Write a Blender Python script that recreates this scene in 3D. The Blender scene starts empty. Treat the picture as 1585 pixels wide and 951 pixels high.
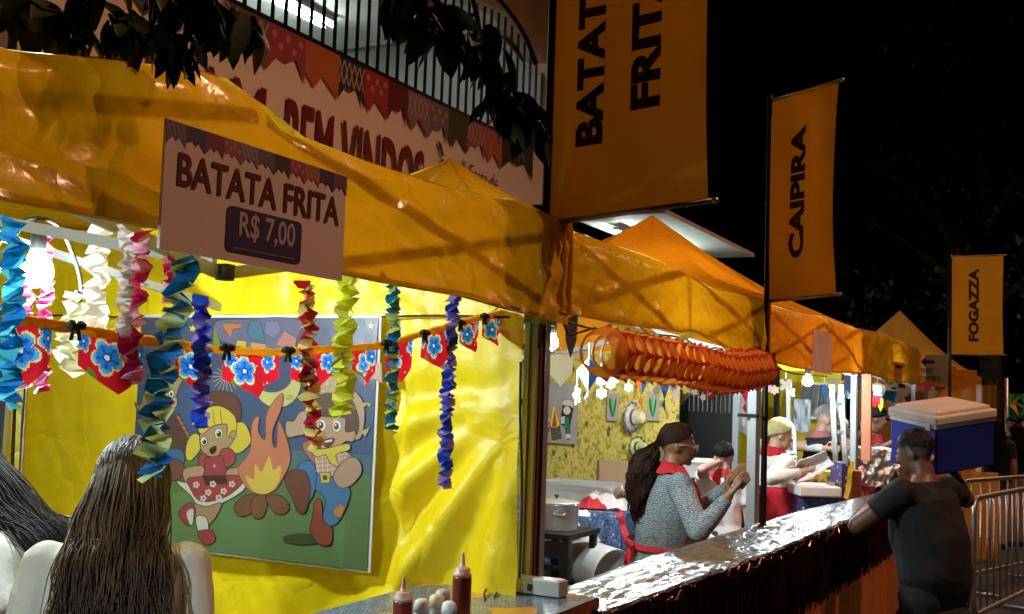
import bpy, bmesh, math, random
from mathutils import Vector as V, Matrix, noise, geometry
random.seed(7)
S = bpy.context.scene
COL = S.collection
R = math.radians
PI = math.pi

# ---------------------------------------------------------------- camera
PITCH, ROLL, YAW, FPX = R(4.34), R(2.0), R(26.5), 1738.0
CAM = V((0, 0, 1.8))
_fw = V((-math.sin(YAW)*math.cos(PITCH), math.cos(YAW)*math.cos(PITCH), math.sin(PITCH)))
_r0 = V((math.cos(YAW), math.sin(YAW), 0)); _u0 = _r0.cross(_fw)
_r = _r0*math.cos(ROLL) + _u0*math.sin(ROLL); _u = -_r0*math.sin(ROLL) + _u0*math.cos(ROLL)
cam = bpy.data.objects.new('camera', bpy.data.cameras.new('camera')); COL.objects.link(cam)
cam.matrix_world = Matrix(((_r.x, _u.x, -_fw.x, CAM.x), (_r.y, _u.y, -_fw.y, CAM.y), (_r.z, _u.z, -_fw.z, CAM.z), (0, 0, 0, 1)))
cam.data.sensor_width = 36; cam.data.lens = FPX/1585*36; cam.data.clip_start = .05; cam.data.clip_end = 400
S.camera = cam

# ---------------------------------------------------------------- world (night sky) and view
w = bpy.data.worlds.new('World'); S.world = w; w.use_nodes = True
bg = w.node_tree.nodes['Background']
sky = w.node_tree.nodes.new('ShaderNodeTexSky'); sky.sky_type = 'NISHITA'; sky.sun_disc = False
sky.sun_elevation = R(-9); sky.sun_rotation = R(60)
w.node_tree.links.new(sky.outputs[0], bg.inputs[0]); bg.inputs[1].default_value = .05
S.view_settings.view_transform = 'Standard'; S.view_settings.look = 'None'
S.view_settings.exposure = 0; S.view_settings.gamma = 1
S.cycles.use_denoising = True
S.cycles.max_bounces = 8; S.cycles.transparent_max_bounces = 8
S.cycles.sample_clamp_indirect = 4

# ---------------------------------------------------------------- helpers
def P(px, py, x=None, y=None, z=None, D=None):
    "the world point that a pixel of the 1585x951 photograph looks at, on a plane of the place"
    d = _fw + _r*((px-792.5)/FPX) - _u*((py-475.5)/FPX)
    if x is not None: t = (x-CAM.x)/d.x
    elif y is not None: t = (y-CAM.y)/d.y
    elif z is not None: t = (z-CAM.z)/d.z
    else: t = D
    return CAM + d*t
def s2l(c): return c/12.92 if c <= .04045 else ((c+.055)/1.055)**2.4
def hx(h):
    h = h.lstrip('#'); return tuple(s2l(int(h[i:i+2], 16)/255) for i in (0, 2, 4))
ORG = {}
def thing(name, label, cat, loc, group=None, rz=0, kind=None):
    o = bpy.data.objects.new(name, None); COL.objects.link(o)
    o.location = loc; o.rotation_euler.z = rz; o.empty_display_size = .1
    ORG[o.name] = V(loc); tag(o, label, cat, group, kind); return o
def tag(o, label=None, cat=None, group=None, kind=None):
    if label: o['label'] = label
    if cat: o['category'] = cat
    if group: o['group'] = group
    if kind: o['kind'] = kind
    return o
def link(name, me, parent=None, loc=None):
    o = bpy.data.objects.new(name, me); COL.objects.link(o)
    if parent: o.parent = parent
    if loc is not None: o.location = loc
    return o
def obj(name, bm, mats, parent=None, smooth=False, local=False, org=None, label=None):
    "bmesh in world coordinates -> one mesh object (relative to its parent's origin)"
    me = bpy.data.meshes.new(name)
    if not local:
        if parent: og = ORG[parent.name]
        else:
            if org is None:
                xs = [v.co for v in bm.verts]
                org = V(((min(c.x for c in xs)+max(c.x for c in xs))/2, (min(c.y for c in xs)+max(c.y for c in xs))/2, min(c.z for c in xs)))
            og = V(org)
        for v in bm.verts: v.co -= og
    bm.to_mesh(me); bm.free()
    for m in (mats if isinstance(mats, (list, tuple)) else [mats]): me.materials.append(m)
    if smooth:
        me.polygons.foreach_set('use_smooth', [True]*len(me.polygons))
    o = link(name, me, parent)
    if not local:
        ORG[o.name] = og
        if not parent: o.location = og
    else: ORG[o.name] = V((0, 0, 0))
    if label: o['label'] = label
    return o
def BM(): return bmesh.new()
def box(bm, c, s, rot=None, mi=0, bev=0):
    m = Matrix.Translation(V(c))
    if rot is not None: m = m @ (rot.to_4x4() if isinstance(rot, Matrix) else Matrix.Rotation(rot, 4, 'Z'))
    r = bmesh.ops.create_cube(bm, size=1, matrix=m @ Matrix.Diagonal((s[0], s[1], s[2], 1)))
    fs = set(f for v in r['verts'] for f in v.link_faces)
    for f in fs: f.material_index = mi
    if bev:
        es = list(set(e for v in r['verts'] for e in v.link_edges))
        rb = bmesh.ops.bevel(bm, geom=es, offset=bev, segments=2, affect='EDGES', profile=.5)
        for f in rb['faces']: f.material_index = mi
def frame_of(d):
    d = d.normalized(); a = V((0, 0, 1)) if abs(d.z) < .9 else V((1, 0, 0))
    x = d.cross(a).normalized(); return x, d.cross(x).normalized()
def bar(bm, p0, p1, w=.02, h=None, mi=0):
    "square tube between two points"
    p0, p1 = V(p0), V(p1); h = h or w; x, y = frame_of(p1-p0); vs = []
    for p in (p0, p1):
        for a, b in ((-1, -1), (1, -1), (1, 1), (-1, 1)): vs.append(bm.verts.new(p+x*a*w/2+y*b*h/2))
    for q in ((3, 2, 1, 0), (4, 5, 6, 7), (0, 1, 5, 4), (1, 2, 6, 5), (2, 3, 7, 6), (3, 0, 4, 7)):
        bm.faces.new([vs[i] for i in q]).material_index = mi
def tube(bm, pts, r, n=8, mi=0, cap=True, flat=1.0):
    pts = [V(p) for p in pts]; rs = r if isinstance(r, (list, tuple)) else [r]*len(pts); rings = []; px = None
    for i, p in enumerate(pts):
        d = pts[min(i+1, len(pts)-1)]-pts[max(i-1, 0)]
        if d.length < 1e-9: d = V((0, 0, 1))
        d.normalize()
        if px is None: x, y = frame_of(d)
        else:
            x = (px - d*px.dot(d))
            x = x.normalized() if x.length > 1e-6 else frame_of(d)[0]
            y = d.cross(x)
        px = x
        rings.append([bm.verts.new(p+(x*math.cos(2*PI*k/n)+y*math.sin(2*PI*k/n)*flat)*max(rs[i], 1e-4)) for k in range(n)])
    for a, b in zip(rings, rings[1:]):
        for k in range(n): bm.faces.new((a[k], a[(k+1) % n], b[(k+1) % n], b[k])).material_index = mi
    if cap:
        bm.faces.new(rings[0][::-1]).material_index = mi; bm.faces.new(rings[-1]).material_index = mi
def lathe(bm, c, prof, n=24, mi=0, axis=None):
    "prof: [(r,z)...]; revolved round the vertical through c"
    c = V(c); rings = []
    rot = axis if axis is not None else Matrix.Identity(3)
    for r, z in prof:
        rings.append([bm.verts.new(c+rot @ V((max(r, 1e-4)*math.cos(2*PI*k/n), max(r, 1e-4)*math.sin(2*PI*k/n), z))) for k in range(n)])
    for a, b in zip(rings, rings[1:]):
        for k in range(n): bm.faces.new((a[k], a[(k+1) % n], b[(k+1) % n], b[k])).material_index = mi
    bm.faces.new(rings[0][::-1]).material_index = mi; bm.faces.new(rings[-1]).material_index = mi
def ball(bm, c, r, sub=2, mi=0, rot=None):
    r = r if isinstance(r, (tuple, list)) else (r, r, r)
    m = Matrix.Translation(V(c))
    if rot is not None: m = m @ rot.to_4x4()
    q = bmesh.ops.create_icosphere(bm, subdivisions=sub, radius=1, matrix=m @ Matrix.Diagonal((*r, 1)))
    for f in set(f for v in q['verts'] for f in v.link_faces): f.material_index = mi
def grid(bm, nu, nv, fn, mi=0):
    vs = [[bm.verts.new(fn(i/nu, j/nv)) for i in range(nu+1)] for j in range(nv+1)]
    for j in range(nv):
        for i in range(nu): bm.faces.new((vs[j][i], vs[j][i+1], vs[j+1][i+1], vs[j+1][i])).material_index = mi
def nz(*a): return noise.noise(V(a))
def spline(pts, n=8):
    "catmull-rom through points"
    pts = [V(p) for p in pts]; out = []
    for i in range(len(pts)-1):
        p0, p1, p2, p3 = pts[max(i-1, 0)], pts[i], pts[i+1], pts[min(i+2, len(pts)-1)]
        for k in range(n):
            t = k/n
            out.append(.5*((2*p1)+(p2-p0)*t+(2*p0-5*p1+4*p2-p3)*t*t+(3*p1-p0-3*p2+p3)*t*t*t))
    out.append(pts[-1]); return out

# ---------------------------------------------------------------- materials
def mat(name, col, rough=.6, metal=0, bump=0, bscale=40, var=0, vscale=6, spec=.5, emit=None, alpha=None, trans=0, coat=0, col2=None, detail=4, dist=0, sss=0):
    m = bpy.data.materials.new(name); m.use_nodes = True; nt = m.node_tree; N = nt.nodes; L = nt.links
    b = N['Principled BSDF']; col = hx(col) if isinstance(col, str) else col
    b.inputs['Base Color'].default_value = (*col, 1); b.inputs['Roughness'].default_value = rough
    b.inputs['Metallic'].default_value = metal; b.inputs['Specular IOR Level'].default_value = spec
    b.inputs['Transmission Weight'].default_value = trans; b.inputs['Coat Weight'].default_value = coat
    if sss: b.inputs['Subsurface Weight'].default_value = sss; b.inputs['Subsurface Radius'].default_value = (.012, .005, .003); b.inputs['Subsurface Scale'].default_value = 1
    if alpha is not None: b.inputs['Alpha'].default_value = alpha
    if emit: b.inputs['Emission Color'].default_value = (*emit[0], 1); b.inputs['Emission Strength'].default_value = emit[1]
    tc = N.new('ShaderNodeTexCoord')
    if var or col2:
        nz_ = N.new('ShaderNodeTexNoise'); nz_.inputs['Scale'].default_value = vscale; nz_.inputs['Detail'].default_value = detail; nz_.inputs['Distortion'].default_value = dist
        L.new(tc.outputs['Object'], nz_.inputs['Vector'])
        rp = N.new('ShaderNodeValToRGB'); L.new(nz_.outputs[0], rp.inputs[0])
        c2 = (hx(col2) if isinstance(col2, str) else col2) if col2 else tuple(min(1, c*(1+var)) for c in col)
        c1 = col if col2 else tuple(c*(1-var) for c in col)
        rp.color_ramp.elements[0].position = .35; rp.color_ramp.elements[1].position = .65
        rp.color_ramp.elements[0].color = (*c1, 1); rp.color_ramp.elements[1].color = (*c2, 1)
        L.new(rp.outputs[0], b.inputs['Base Color'])
    if bump:
        n2 = N.new('ShaderNodeTexNoise'); n2.inputs['Scale'].default_value = bscale; n2.inputs['Detail'].default_value = 6
        L.new(tc.outputs['Object'], n2.inputs['Vector'])
        bp = N.new('ShaderNodeBump'); bp.inputs['Strength'].default_value = bump; bp.inputs['Distance'].default_value = .02
        L.new(n2.outputs[0], bp.inputs['Height']); L.new(bp.outputs[0], b.inputs['Normal'])
    return m
def tarp(name, col, tcol, tw=.35, rough=.3, crease=.5, cscale=3, fine=.15):
    "plastic sheet: glossy, creased, lets part of the light through"
    m = bpy.data.materials.new(name); m.use_nodes = True; nt = m.node_tree; N = nt.nodes; L = nt.links
    b = N['Principled BSDF']; b.inputs['Roughness'].default_value = rough
    tc = N.new('ShaderNodeTexCoord')
    n1 = N.new('ShaderNodeTexNoise'); n1.inputs['Scale'].default_value = cscale; n1.inputs['Detail'].default_value = 5; n1.inputs['Distortion'].default_value = 1.2
    vo = N.new('ShaderNodeTexVoronoi'); vo.feature = 'DISTANCE_TO_EDGE'; vo.inputs['Scale'].default_value = cscale*2.2
    n3 = N.new('ShaderNodeTexNoise'); n3.inputs['Scale'].default_value = 2.5; n3.inputs['Detail'].default_value = 3
    mixv = N.new('ShaderNodeMixRGB'); mixv.inputs[0].default_value = .35
    L.new(tc.outputs['Object'], n1.inputs['Vector']); L.new(tc.outputs['Object'], mixv.inputs[1]); L.new(n3.outputs['Color'], mixv.inputs[2]); L.new(tc.outputs['Object'], n3.inputs['Vector'])
    L.new(mixv.outputs[0], vo.inputs['Vector'])
    mr = N.new('ShaderNodeMath'); mr.operation = 'MINIMUM'; mr.inputs[1].default_value = .12; L.new(vo.outputs['Distance'], mr.inputs[0])
    ad = N.new('ShaderNodeMath'); ad.operation = 'MULTIPLY_ADD'; ad.inputs[1].default_value = 2.2*crease; L.new(mr.outputs[0], ad.inputs[0]); hn = N.new('ShaderNodeMath'); hn.operation = 'MULTIPLY'; hn.inputs[1].default_value = .55; L.new(n1.outputs[0], hn.inputs[0]); L.new(hn.outputs[0], ad.inputs[2])
    bp = N.new('ShaderNodeBump'); bp.inputs['Strength'].default_value = .6; bp.inputs['Distance'].default_value = .035
    L.new(ad.outputs[0], bp.inputs['Height'])
    n4 = N.new('ShaderNodeTexNoise'); n4.inputs['Scale'].default_value = 45; n4.inputs['Detail'].default_value = 3; L.new(tc.outputs['Object'], n4.inputs['Vector'])
    bp2 = N.new('ShaderNodeBump'); bp2.inputs['Strength'].default_value = fine; bp2.inputs['Distance'].default_value = .006; L.new(n4.outputs[0], bp2.inputs['Height']); L.new(bp.outputs[0], bp2.inputs['Normal'])
    L.new(bp2.outputs[0], b.inputs['Normal'])
    n5 = N.new('ShaderNodeTexNoise'); n5.inputs['Scale'].default_value = 1.7; n5.inputs['Detail'].default_value = 8; n5.inputs['Roughness'].default_value = .7; L.new(tc.outputs['Object'], n5.inputs['Vector'])
    rp = N.new('ShaderNodeValToRGB'); L.new(n5.outputs[0], rp.inputs[0])
    rp.color_ramp.elements[0].position = .3; rp.color_ramp.elements[1].position = .62
    rp.color_ramp.elements[0].color = (*[c*.78 for c in col], 1); rp.color_ramp.elements[1].color = (*col, 1)
    L.new(rp.outputs[0], b.inputs['Base Color'])
    t = N.new('ShaderNodeBsdfTranslucent'); t.inputs[0].default_value = (*tcol, 1)
    mx = N.new('ShaderNodeMixShader'); mx.inputs[0].default_value = tw
    L.new(bp2.outputs[0], t.inputs['Normal']); L.new(b.outputs[0], mx.inputs[1]); L.new(t.outputs[0], mx.inputs[2]); L.new(mx.outputs[0], N['Material Output'].inputs[0])
    return m
def printmat(name, rough=.5, tw=0.0, spec=.4, bump=0):
    "flat print: the colours of its shapes are stored per face"
    m = bpy.data.materials.new(name); m.use_nodes = True; nt = m.node_tree; N = nt.nodes; L = nt.links
    b = N['Principled BSDF']; b.inputs['Roughness'].default_value = rough; b.inputs['Specular IOR Level'].default_value = spec
    a = N.new('ShaderNodeAttribute'); a.attribute_name = 'ink'; L.new(a.outputs['Color'], b.inputs['Base Color'])
    if bump:
        tc = N.new('ShaderNodeTexCoord'); n2 = N.new('ShaderNodeTexNoise'); n2.inputs['Scale'].default_value = 14; n2.inputs['Detail'].default_value = 4; L.new(tc.outputs['Object'], n2.inputs['Vector'])
        bp = N.new('ShaderNodeBump'); bp.inputs['Strength'].default_value = bump; bp.inputs['Distance'].default_value = .01; L.new(n2.outputs[0], bp.inputs['Height']); L.new(bp.outputs[0], b.inputs['Normal'])
    if tw:
        t = N.new('ShaderNodeBsdfTranslucent'); L.new(a.outputs['Color'], t.inputs[0]); mx = N.new('ShaderNodeMixShader'); mx.inputs[0].default_value = tw
        L.new(b.outputs[0], mx.inputs[1]); L.new(t.outputs[0], mx.inputs[2]); L.new(mx.outputs[0], N['Material Output'].inputs[0])
    return m
def emis(name, col, st):
    m = bpy.data.materials.new(name); m.use_nodes = True; N = m.node_tree.nodes
    b = N['Principled BSDF']; b.inputs['Base Color'].default_value = (.9, .9, .9, 1); b.inputs['Emission Color'].default_value = (*col, 1); b.inputs['Emission Strength'].default_value = st
    return m

class Picture:
    "flat print made of filled outlines, each laid a hair above the one before; w(u,v) gives the world point of a print coordinate"
    def __init__(s, w, n, step=.00003): s.w, s.n, s.st, s.k, s.bm, s.mul = w, V(n), step, 0, BM(), None; s.lay = s.bm.loops.layers.float_color.new('ink')
    def poly(s, pts, col, lift=1):
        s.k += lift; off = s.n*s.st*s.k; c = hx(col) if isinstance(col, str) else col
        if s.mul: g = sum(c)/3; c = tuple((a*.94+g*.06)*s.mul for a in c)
        vs = [s.bm.verts.new(V(s.w(*p))+off) for p in pts]
        tris = geometry.tessellate_polygon([[V((p[0], p[1], 0)) for p in pts]])
        for t in tris:
            try: f = s.bm.faces.new([vs[i] for i in t])
            except ValueError: continue
            f.normal_update()
            if f.normal.dot(s.n) < 0: f.normal_flip()
            for l in f.loops: l[s.lay] = (*c, 1)
    def blob(s, pts, col, n=6, line=None, lw=1.2):
        "smooth closed outline; line = colour of a dark contour round it"
        q = [V((*p, 0)) for p in pts]; N = len(q); out = []
        for i in range(N):
            p0, p1, p2, p3 = q[i-1], q[i], q[(i+1) % N], q[(i+2) % N]
            for k in range(n):
                t = k/n; v = .5*((2*p1)+(p2-p0)*t+(2*p0-5*p1+4*p2-p3)*t*t+(3*p1-p0-3*p2+p3)*t*t*t); out.append((v.x, v.y))
        s.fill(out, col, line, lw)
    def fill(s, out, col, line=None, lw=1.2):
        if line:
            big = []; N = len(out); ar = sum(out[i-1][0]*out[i][1]-out[i][0]*out[i-1][1] for i in range(N)); sg = 1 if ar > 0 else -1
            for i in range(N):
                a, b = V(out[i-1]), V(out[(i+1) % N]); d = (b-a)
                d = d.normalized() if d.length > 1e-9 else V((1, 0)); big.append((out[i][0]+d.y*lw*sg, out[i][1]-d.x*lw*sg))
            s.poly(big, line)
        s.poly(out, col)
    def ell(s, cx, cy, rx, ry, col, rot=0, n=22, line=None, lw=1.2, a0=0, a1=2*PI):
        c, si = math.cos(rot), math.sin(rot)
        pts = [(cx+rx*math.cos(a0+(a1-a0)*k/n)*c-ry*math.sin(a0+(a1-a0)*k/n)*si, cy+rx*math.cos(a0+(a1-a0)*k/n)*si+ry*math.sin(a0+(a1-a0)*k/n)*c) for k in range(n)]
        s.fill(pts, col, line, lw)
    def rect(s, x0, y0, x1, y1, col): s.poly([(x0, y0), (x1, y0), (x1, y1), (x0, y1)], col)
    def stroke(s, pts, wd, col, sm=True):
        q = spline([V((*p, 0)) for p in pts], 5) if sm and len(pts) > 2 else [V((*p, 0)) for p in pts]; L_, R_ = [], []
        for i, p in enumerate(q):
            d = q[min(i+1, len(q)-1)]-q[max(i-1, 0)]; d = d.normalized() if d.length > 1e-9 else V((1, 0, 0)); nn = V((-d.y, d.x, 0))*wd/2
            L_.append(((p+nn).x, (p+nn).y)); R_.append(((p-nn).x, (p-nn).y))
        s.poly(L_+R_[::-1], col)
    def star(s, cx, cy, r, col, line=None, rot=0):
        s.fill([(cx+(r if k % 2 == 0 else r*.45)*math.sin(rot+k*PI/5), cy-(r if k % 2 == 0 else r*.45)*math.cos(rot+k*PI/5)) for k in range(10)], col, line)
    def text(s, t, x, y, size, col, bold=.012, xs=1.0, shear=0, sp=1.0, flip=-1, align='LEFT', rot=0, fit=None, cap=None):
        "lettering with its base line at (x, y); flip=-1 when print coordinates run downwards"
        cu = bpy.data.curves.new('t', 'FONT'); cu.body = t; cu.size = 1; cu.offset = bold; cu.shear = shear; cu.space_character = sp; cu.align_x = align; cu.resolution_u = 4
        o = bpy.data.objects.new('t', cu); COL.objects.link(o)
        me = bpy.data.meshes.new_from_object(o.evaluated_get(bpy.context.evaluated_depsgraph_get()))
        if cap: size = cap/(max(v.co.y for v in me.vertices)-min(0, 0))
        if fit:
            x0_ = min(v.co.x for v in me.vertices); x1_ = max(v.co.x for v in me.vertices); xs = fit/size/(x1_-x0_); x -= x0_*xs*size*math.cos(rot); y -= x0_*xs*size*math.sin(rot)
        s.k += 1; off = s.n*s.st*s.k; c = hx(col) if isinstance(col, str) else col; cr, sr = math.cos(rot), math.sin(rot); vs = []
        for v in me.vertices:
            a, b = v.co.x*xs*size, v.co.y*size*flip
            vs.append(s.bm.verts.new(V(s.w(x+a*cr-b*sr, y+a*sr+b*cr))+off))
        for p in me.polygons:
            try: f = s.bm.faces.new([vs[i] for i in p.vertices])
            except ValueError: continue
            f.normal_update()
            if f.normal.dot(s.n) < 0: f.normal_flip()
            for l in f.loops: l[s.lay] = (*c, 1)
        bpy.data.objects.remove(o); bpy.data.curves.remove(cu); bpy.data.meshes.remove(me)
    def done(s, name, m, parent=None, label=None, **k): return obj(name, s.bm, m, parent, label=label, **k)

def remeshed(bm, vox, it=4, fac=.5):
    me = bpy.data.meshes.new('tmp'); bm.to_mesh(me); bm.free()
    o = bpy.data.objects.new('tmp', me); COL.objects.link(o)
    md = o.modifiers.new('r', 'REMESH'); md.mode = 'VOXEL'; md.voxel_size = vox; md.use_smooth_shade = True
    sm = o.modifiers.new('s', 'SMOOTH'); sm.factor = fac; sm.iterations = it
    dg = bpy.context.evaluated_depsgraph_get(); dg.update()
    out = bpy.data.meshes.new_from_object(o.evaluated_get(dg))
    bpy.data.objects.remove(o); bpy.data.meshes.remove(me)
    out.polygons.foreach_set('use_smooth', [True]*len(out.polygons))
    return out

M = {}
def mk(n, *a, **k): M[n] = mat(n, *a, **k)
M['yellow_tarp'] = tarp('yellow_tarp', (.78, .50, .006), (.82, .31, .004), .2, .22, .7, 2.6)
M['yellow_sheet'] = tarp('yellow_sheet', (.86, .66, .004), (.8, .5, .01), .12, .42, .7, 2.0)
M['orange_tarp'] = tarp('orange_tarp', (.70, .26, .010), (.85, .22, .005), .22, .25, .7, 2.8)
M['orange_sheet'] = tarp('orange_sheet', (.7, .3, .02), (.7, .3, .02), .3, .35, .6, 2.6)
M['tan_sheet'] = tarp('tan_sheet', (.6, .36, .05), (.6, .3, .03), .3, .4, .8, 3)
M['flag_cloth'] = tarp('flag_cloth', (.76, .47, .006), (.8, .40, .01), .16, .62, .12, 1.2, .05)
mk('aluminium', (.40, .43, .46), .45, .45, .03, 60)
mk('steel_dark', (.08, .085, .09), .4, .7, .05, 50)
mk('red_post', (.16, .035, .02), .55, 0, .1, 60, .25)
mk('galvanised', (.36, .38, .38), .42, .85, .05, 50, .18, 14)
mk('black_plastic', (.012, .012, .013), .42)
mk('rubber', (.01, .01, .01), .7)
mk('white_paint', (.72, .73, .72), .45, 0, .03, 50, .06)
mk('white_plastic', (.75, .76, .76), .35, spec=.5)
mk('paper_white', (.8, .8, .79), .75, 0, .15, 18)
mk('black_iron', (.012, .012, .012), .45, .4)
M['print'] = printmat('print', .55)
M['gloss_print'] = printmat('gloss_print', .38, bump=.25)
M['cloth_print'] = printmat('cloth_print', .7, tw=.2)
BC = (.76, .94, 1)
M['bulb_glass'] = emis('bulb_glass', BC, 900); M['bulb_left'] = emis('bulb_left', BC, 1700); M['bulb_mid'] = emis('bulb_mid', BC, 1850); M['bulb_dim'] = emis('bulb_dim', BC, 700)
M['tube_bright'] = emis('tube_bright', (.86, 1, .93), 160); M['tube_glass'] = emis('tube_glass', (.86, 1, .95), 38)

# ================================================================ the setting
mk('asphalt', (.05, .045, .042), .85, 0, .5, 60, .3, 3)
mk('render_wall', (.62, .5, .42), .85, 0, .3, 25, .12, 2)
mk('parapet', (.3, .28, .26), .85, 0, .3, 25, .15, 2)
mk('room_wall', (.5, .52, .5), .8, 0, .1, 20, .08, 2)
mk('soffit_paint', (.75, .78, .74), .7, 0, .08, 12, .06)
bm = BM(); grid(bm, 40, 40, lambda u, v: V((-120+240*u, -120+240*v, 0)))
tag(obj('ground', bm, M['asphalt'], org=(0, 0, 0)), kind='structure')

b = thing('building', 'pale building behind the stalls with a barred, tube lit balcony', 'building', (-5.5, 6, 0))
bm = BM(); box(bm, (-5.65, 3.8, 2.25), (.28, 15.6, 4.5)); obj('parapet_wall', bm, M['parapet'], b)
bm = BM(); box(bm, (-8.6, 3.8, 3.9), (.2, 15.6, 7.8)); box(bm, (-7.1, 11.72, 3.9), (3.2, .2, 7.8)); box(bm, (-7.1, -4, 3.9), (3.2, .2, 7.8)); obj('room_wall', bm, M['room_wall'], b)
bm = BM(); box(bm, (-7.15, 3.8, 4.2), (2.7, 15.4, .18)); obj('balcony_floor', bm, M['parapet'], b)
CZ = P(470, 20, x=-7.6).z + .12
bm = BM(); box(bm, (-7.1, 3.8, CZ+.1), (3.1, 15.3, .18)); obj('balcony_ceiling', bm, M['soffit_paint'], b)
# gable wall: a sloping slab above the balcony rail
pg = [P(*q, x=-5.42) for q in ((735, -2), (790, 22), (846, 98), (862, 190), (880, 190), (880, -90), (690, -90))]
bm = BM()
fr = [bm.verts.new(p) for p in pg]; bk = [bm.verts.new(p+V((-.22, 0, 0))) for p in pg]
bm.faces.new(fr); bm.faces.new(bk[::-1])
for i in range(len(pg)): bm.faces.new((fr[i], bk[i], bk[(i+1) % len(pg)], fr[(i+1) % len(pg)]))
bmesh.ops.recalc_face_normals(bm, faces=bm.faces)
obj('gable_wall', bm, M['render_wall'], b)
# lit canopy of the next wing, further along the row
bm = BM(); c0 = P(1030, 331, x=-5.5); c1 = P(1168, 389, x=-5.5)
box(bm, (-6.3, (c0.y+c1.y)/2, c0.z+.04), (1.6, c1.y-c0.y, .07)); obj('canopy_slab', bm, M['soffit_paint'], b)
bm = BM(); box(bm, (-8.4, 17.5, 2.4), (.2, 11, 4.7)); box(bm, (-7, 12.4, 2.0), (2.8, .2, 4)); obj('side_wall', bm, M['room_wall'], b)

t = thing('balcony_fence', 'dark vertical bar fence on top of the parapet above the welcome banner', 'fence', (-5.5, 8, 4.5))
bm = BM(); box(bm, (-5.5, 8.05, 4.575), (.05, 7.1, .05)); obj('bottom_rail', bm, M['black_iron'], t)
bm = BM(); bar(bm, (0, 0, 0), (0, 0, 2.9), .022); me0 = obj('bar', bm, M['black_iron'], t, local=True).data
bars = [o for o in t.children if o.name == 'bar'][0]; y = 4.6; bars.location = (0, y-8, .1)
while y < 11.45:
    y += .163; link('bar', me0, t, (0, y-8, .1))

def tube_lamp(p0, p1, label, m='tube_glass'):
    p0, p1 = V(p0), V(p1); t = thing('tube_lamp', label, 'lamp', (p0+p1)/2)
    bm = BM(); bar(bm, p0+V((0, 0, .06)), p1+V((0, 0, .06)), .09, .05); obj('fitting', bm, M['white_paint'], t)
    bm = BM(); tube(bm, [p0, p1], .018, 10); obj('tube', bm, M[m], t)
for i in range(2):
    a, c = P(360, -30, x=-7.6), P(515, 45, x=-7.6); o = V((-.12*i, 0, 0)); a.z = c.z = CZ-.1
    tube_lamp(a+o, c+o, ['bright white fluorescent tube nearer the balcony bars', 'bright white fluorescent tube just behind the first one on the balcony ceiling'][i])
tube_lamp((-6.6, 16.9, c0.z-.14), (-6.6, 20.0, c0.z-.14), 'fluorescent tube under the far lit canopy', 'tube_bright')

# ---------------------------------------------------------------- welcome banner
t = thing('welcome_banner', 'long pale banner with maroon welcome lettering and printed pennants along its top', 'banner', (-5.44, 8, 3.2))
BX = -5.44
bm = BM(); grid(bm, 60, 8, lambda u, v: V((BX+.018*nz(u*9, v*2, 1)-.01, 4.4+7.2*u, 3.15+1.39*v)))
mk('banner_vinyl', (.80, .74, .7), .5, 0, .06, 8)
obj('sheet', bm, M['banner_vinyl'], t, True)
p = Picture(lambda u, v: (BX+.016, u, v), (1, 0, 0)); p.mul = .7
bxs = [P(q, 0.47*q-148, x=BX).y for q in (523, 562, 599, 630, 663, 692, 750, 775, 823)]
edges = [bxs[0]-.46*k for k in range(9, 0, -1)] + bxs[:6] + [(bxs[5]+bxs[6])/2] + bxs[6:]
cols = ['8a7468', 'b8a08e', 'a06a6a', '7a7280', '6b6a48', 'c04a5a', '5a5a6e', 'a89a96', '7a6850', 'b8506a', 'd87a3a', '3a3a50', 'c03a44', '7a2838', '9a8290', '8a8496', '5a5a38', 'c85a78', 'd87248', '2e3838']
for i in range(len(edges)-1):
    a, c = edges[i], edges[i+1]; z1 = 4.535; m_ = (a+c)/2; k = cols[(i+2) % len(cols)]
    p.poly([(a, z1), (a, z1-.36), ((a*3+c)/4, z1-.24), (m_, z1-.26), ((a+c*3)/4, z1-.2), (c, z1-.36), (c, z1)] if i % 2 else [(a, z1), (a, z1-.26), ((a+c)/2-.1, z1-.36), (m_, z1-.24), (c, z1-.37), (c, z1)], k)
    if i % 3 == 0:
        for s in range(5): p.stroke([(a+(c-a)*s/5, z1-.02), (a+(c-a)*(s+.9)/5, z1-.22)], .018, 'c8b8b0'); p.stroke([(a+(c-a)*(s+.9)/5, z1-.02), (a+(c-a)*s/5, z1-.22)], .018, 'c8b8b0')
    elif i % 3 == 1:
        for s in range(5): p.ell(a+(c-a)*(.15+.18*s), z1-.07-.08*(s % 2), .03, .03, 'e0909a', n=8)
tb = P(442, 150, x=BX); te = P(652, 240, x=BX)
H_ = .72
ya_, yb_ = tb.y, P(655, 240, x=BX).y; H_ = .62
p.text('BEM VINDOS', ya_, tb.z-H_, 1, '6e1a1e', .02, flip=1, fit=yb_-ya_, cap=H_, sp=1.05)
p.text('SEJAM', ya_-1.75, tb.z-H_, 1, '6e1a1e', .02, flip=1, fit=1.5, cap=H_, sp=1.05)
p.text('A', yb_+.18, tb.z-H_, 1, '6e1a1e', .02, flip=1, fit=.3, cap=H_); p.poly([(yb_+.22, tb.z+.16), (yb_+.30, tb.z+.14), (yb_+.36, tb.z+.03), (yb_+.31, tb.z+.03)], '6e1a1e')
f0 = P(722, 270, x=BX)
p.text('Festa de', f0.y, f0.z-.06, .25, '5a1a24', .0, .78, shear=.18, flip=1)
p.text('98ª', f0.y-.14, f0.z+.05, .1, '5a1a24', .0, .8, flip=1)
f1 = P(775, 318, x=BX); p.text('São João', f1.y-.1, f1.z-.3, .42, '6e1a1e', .01, .7, shear=.2, flip=1)
p.done('lettering', M['print'], t)

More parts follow.
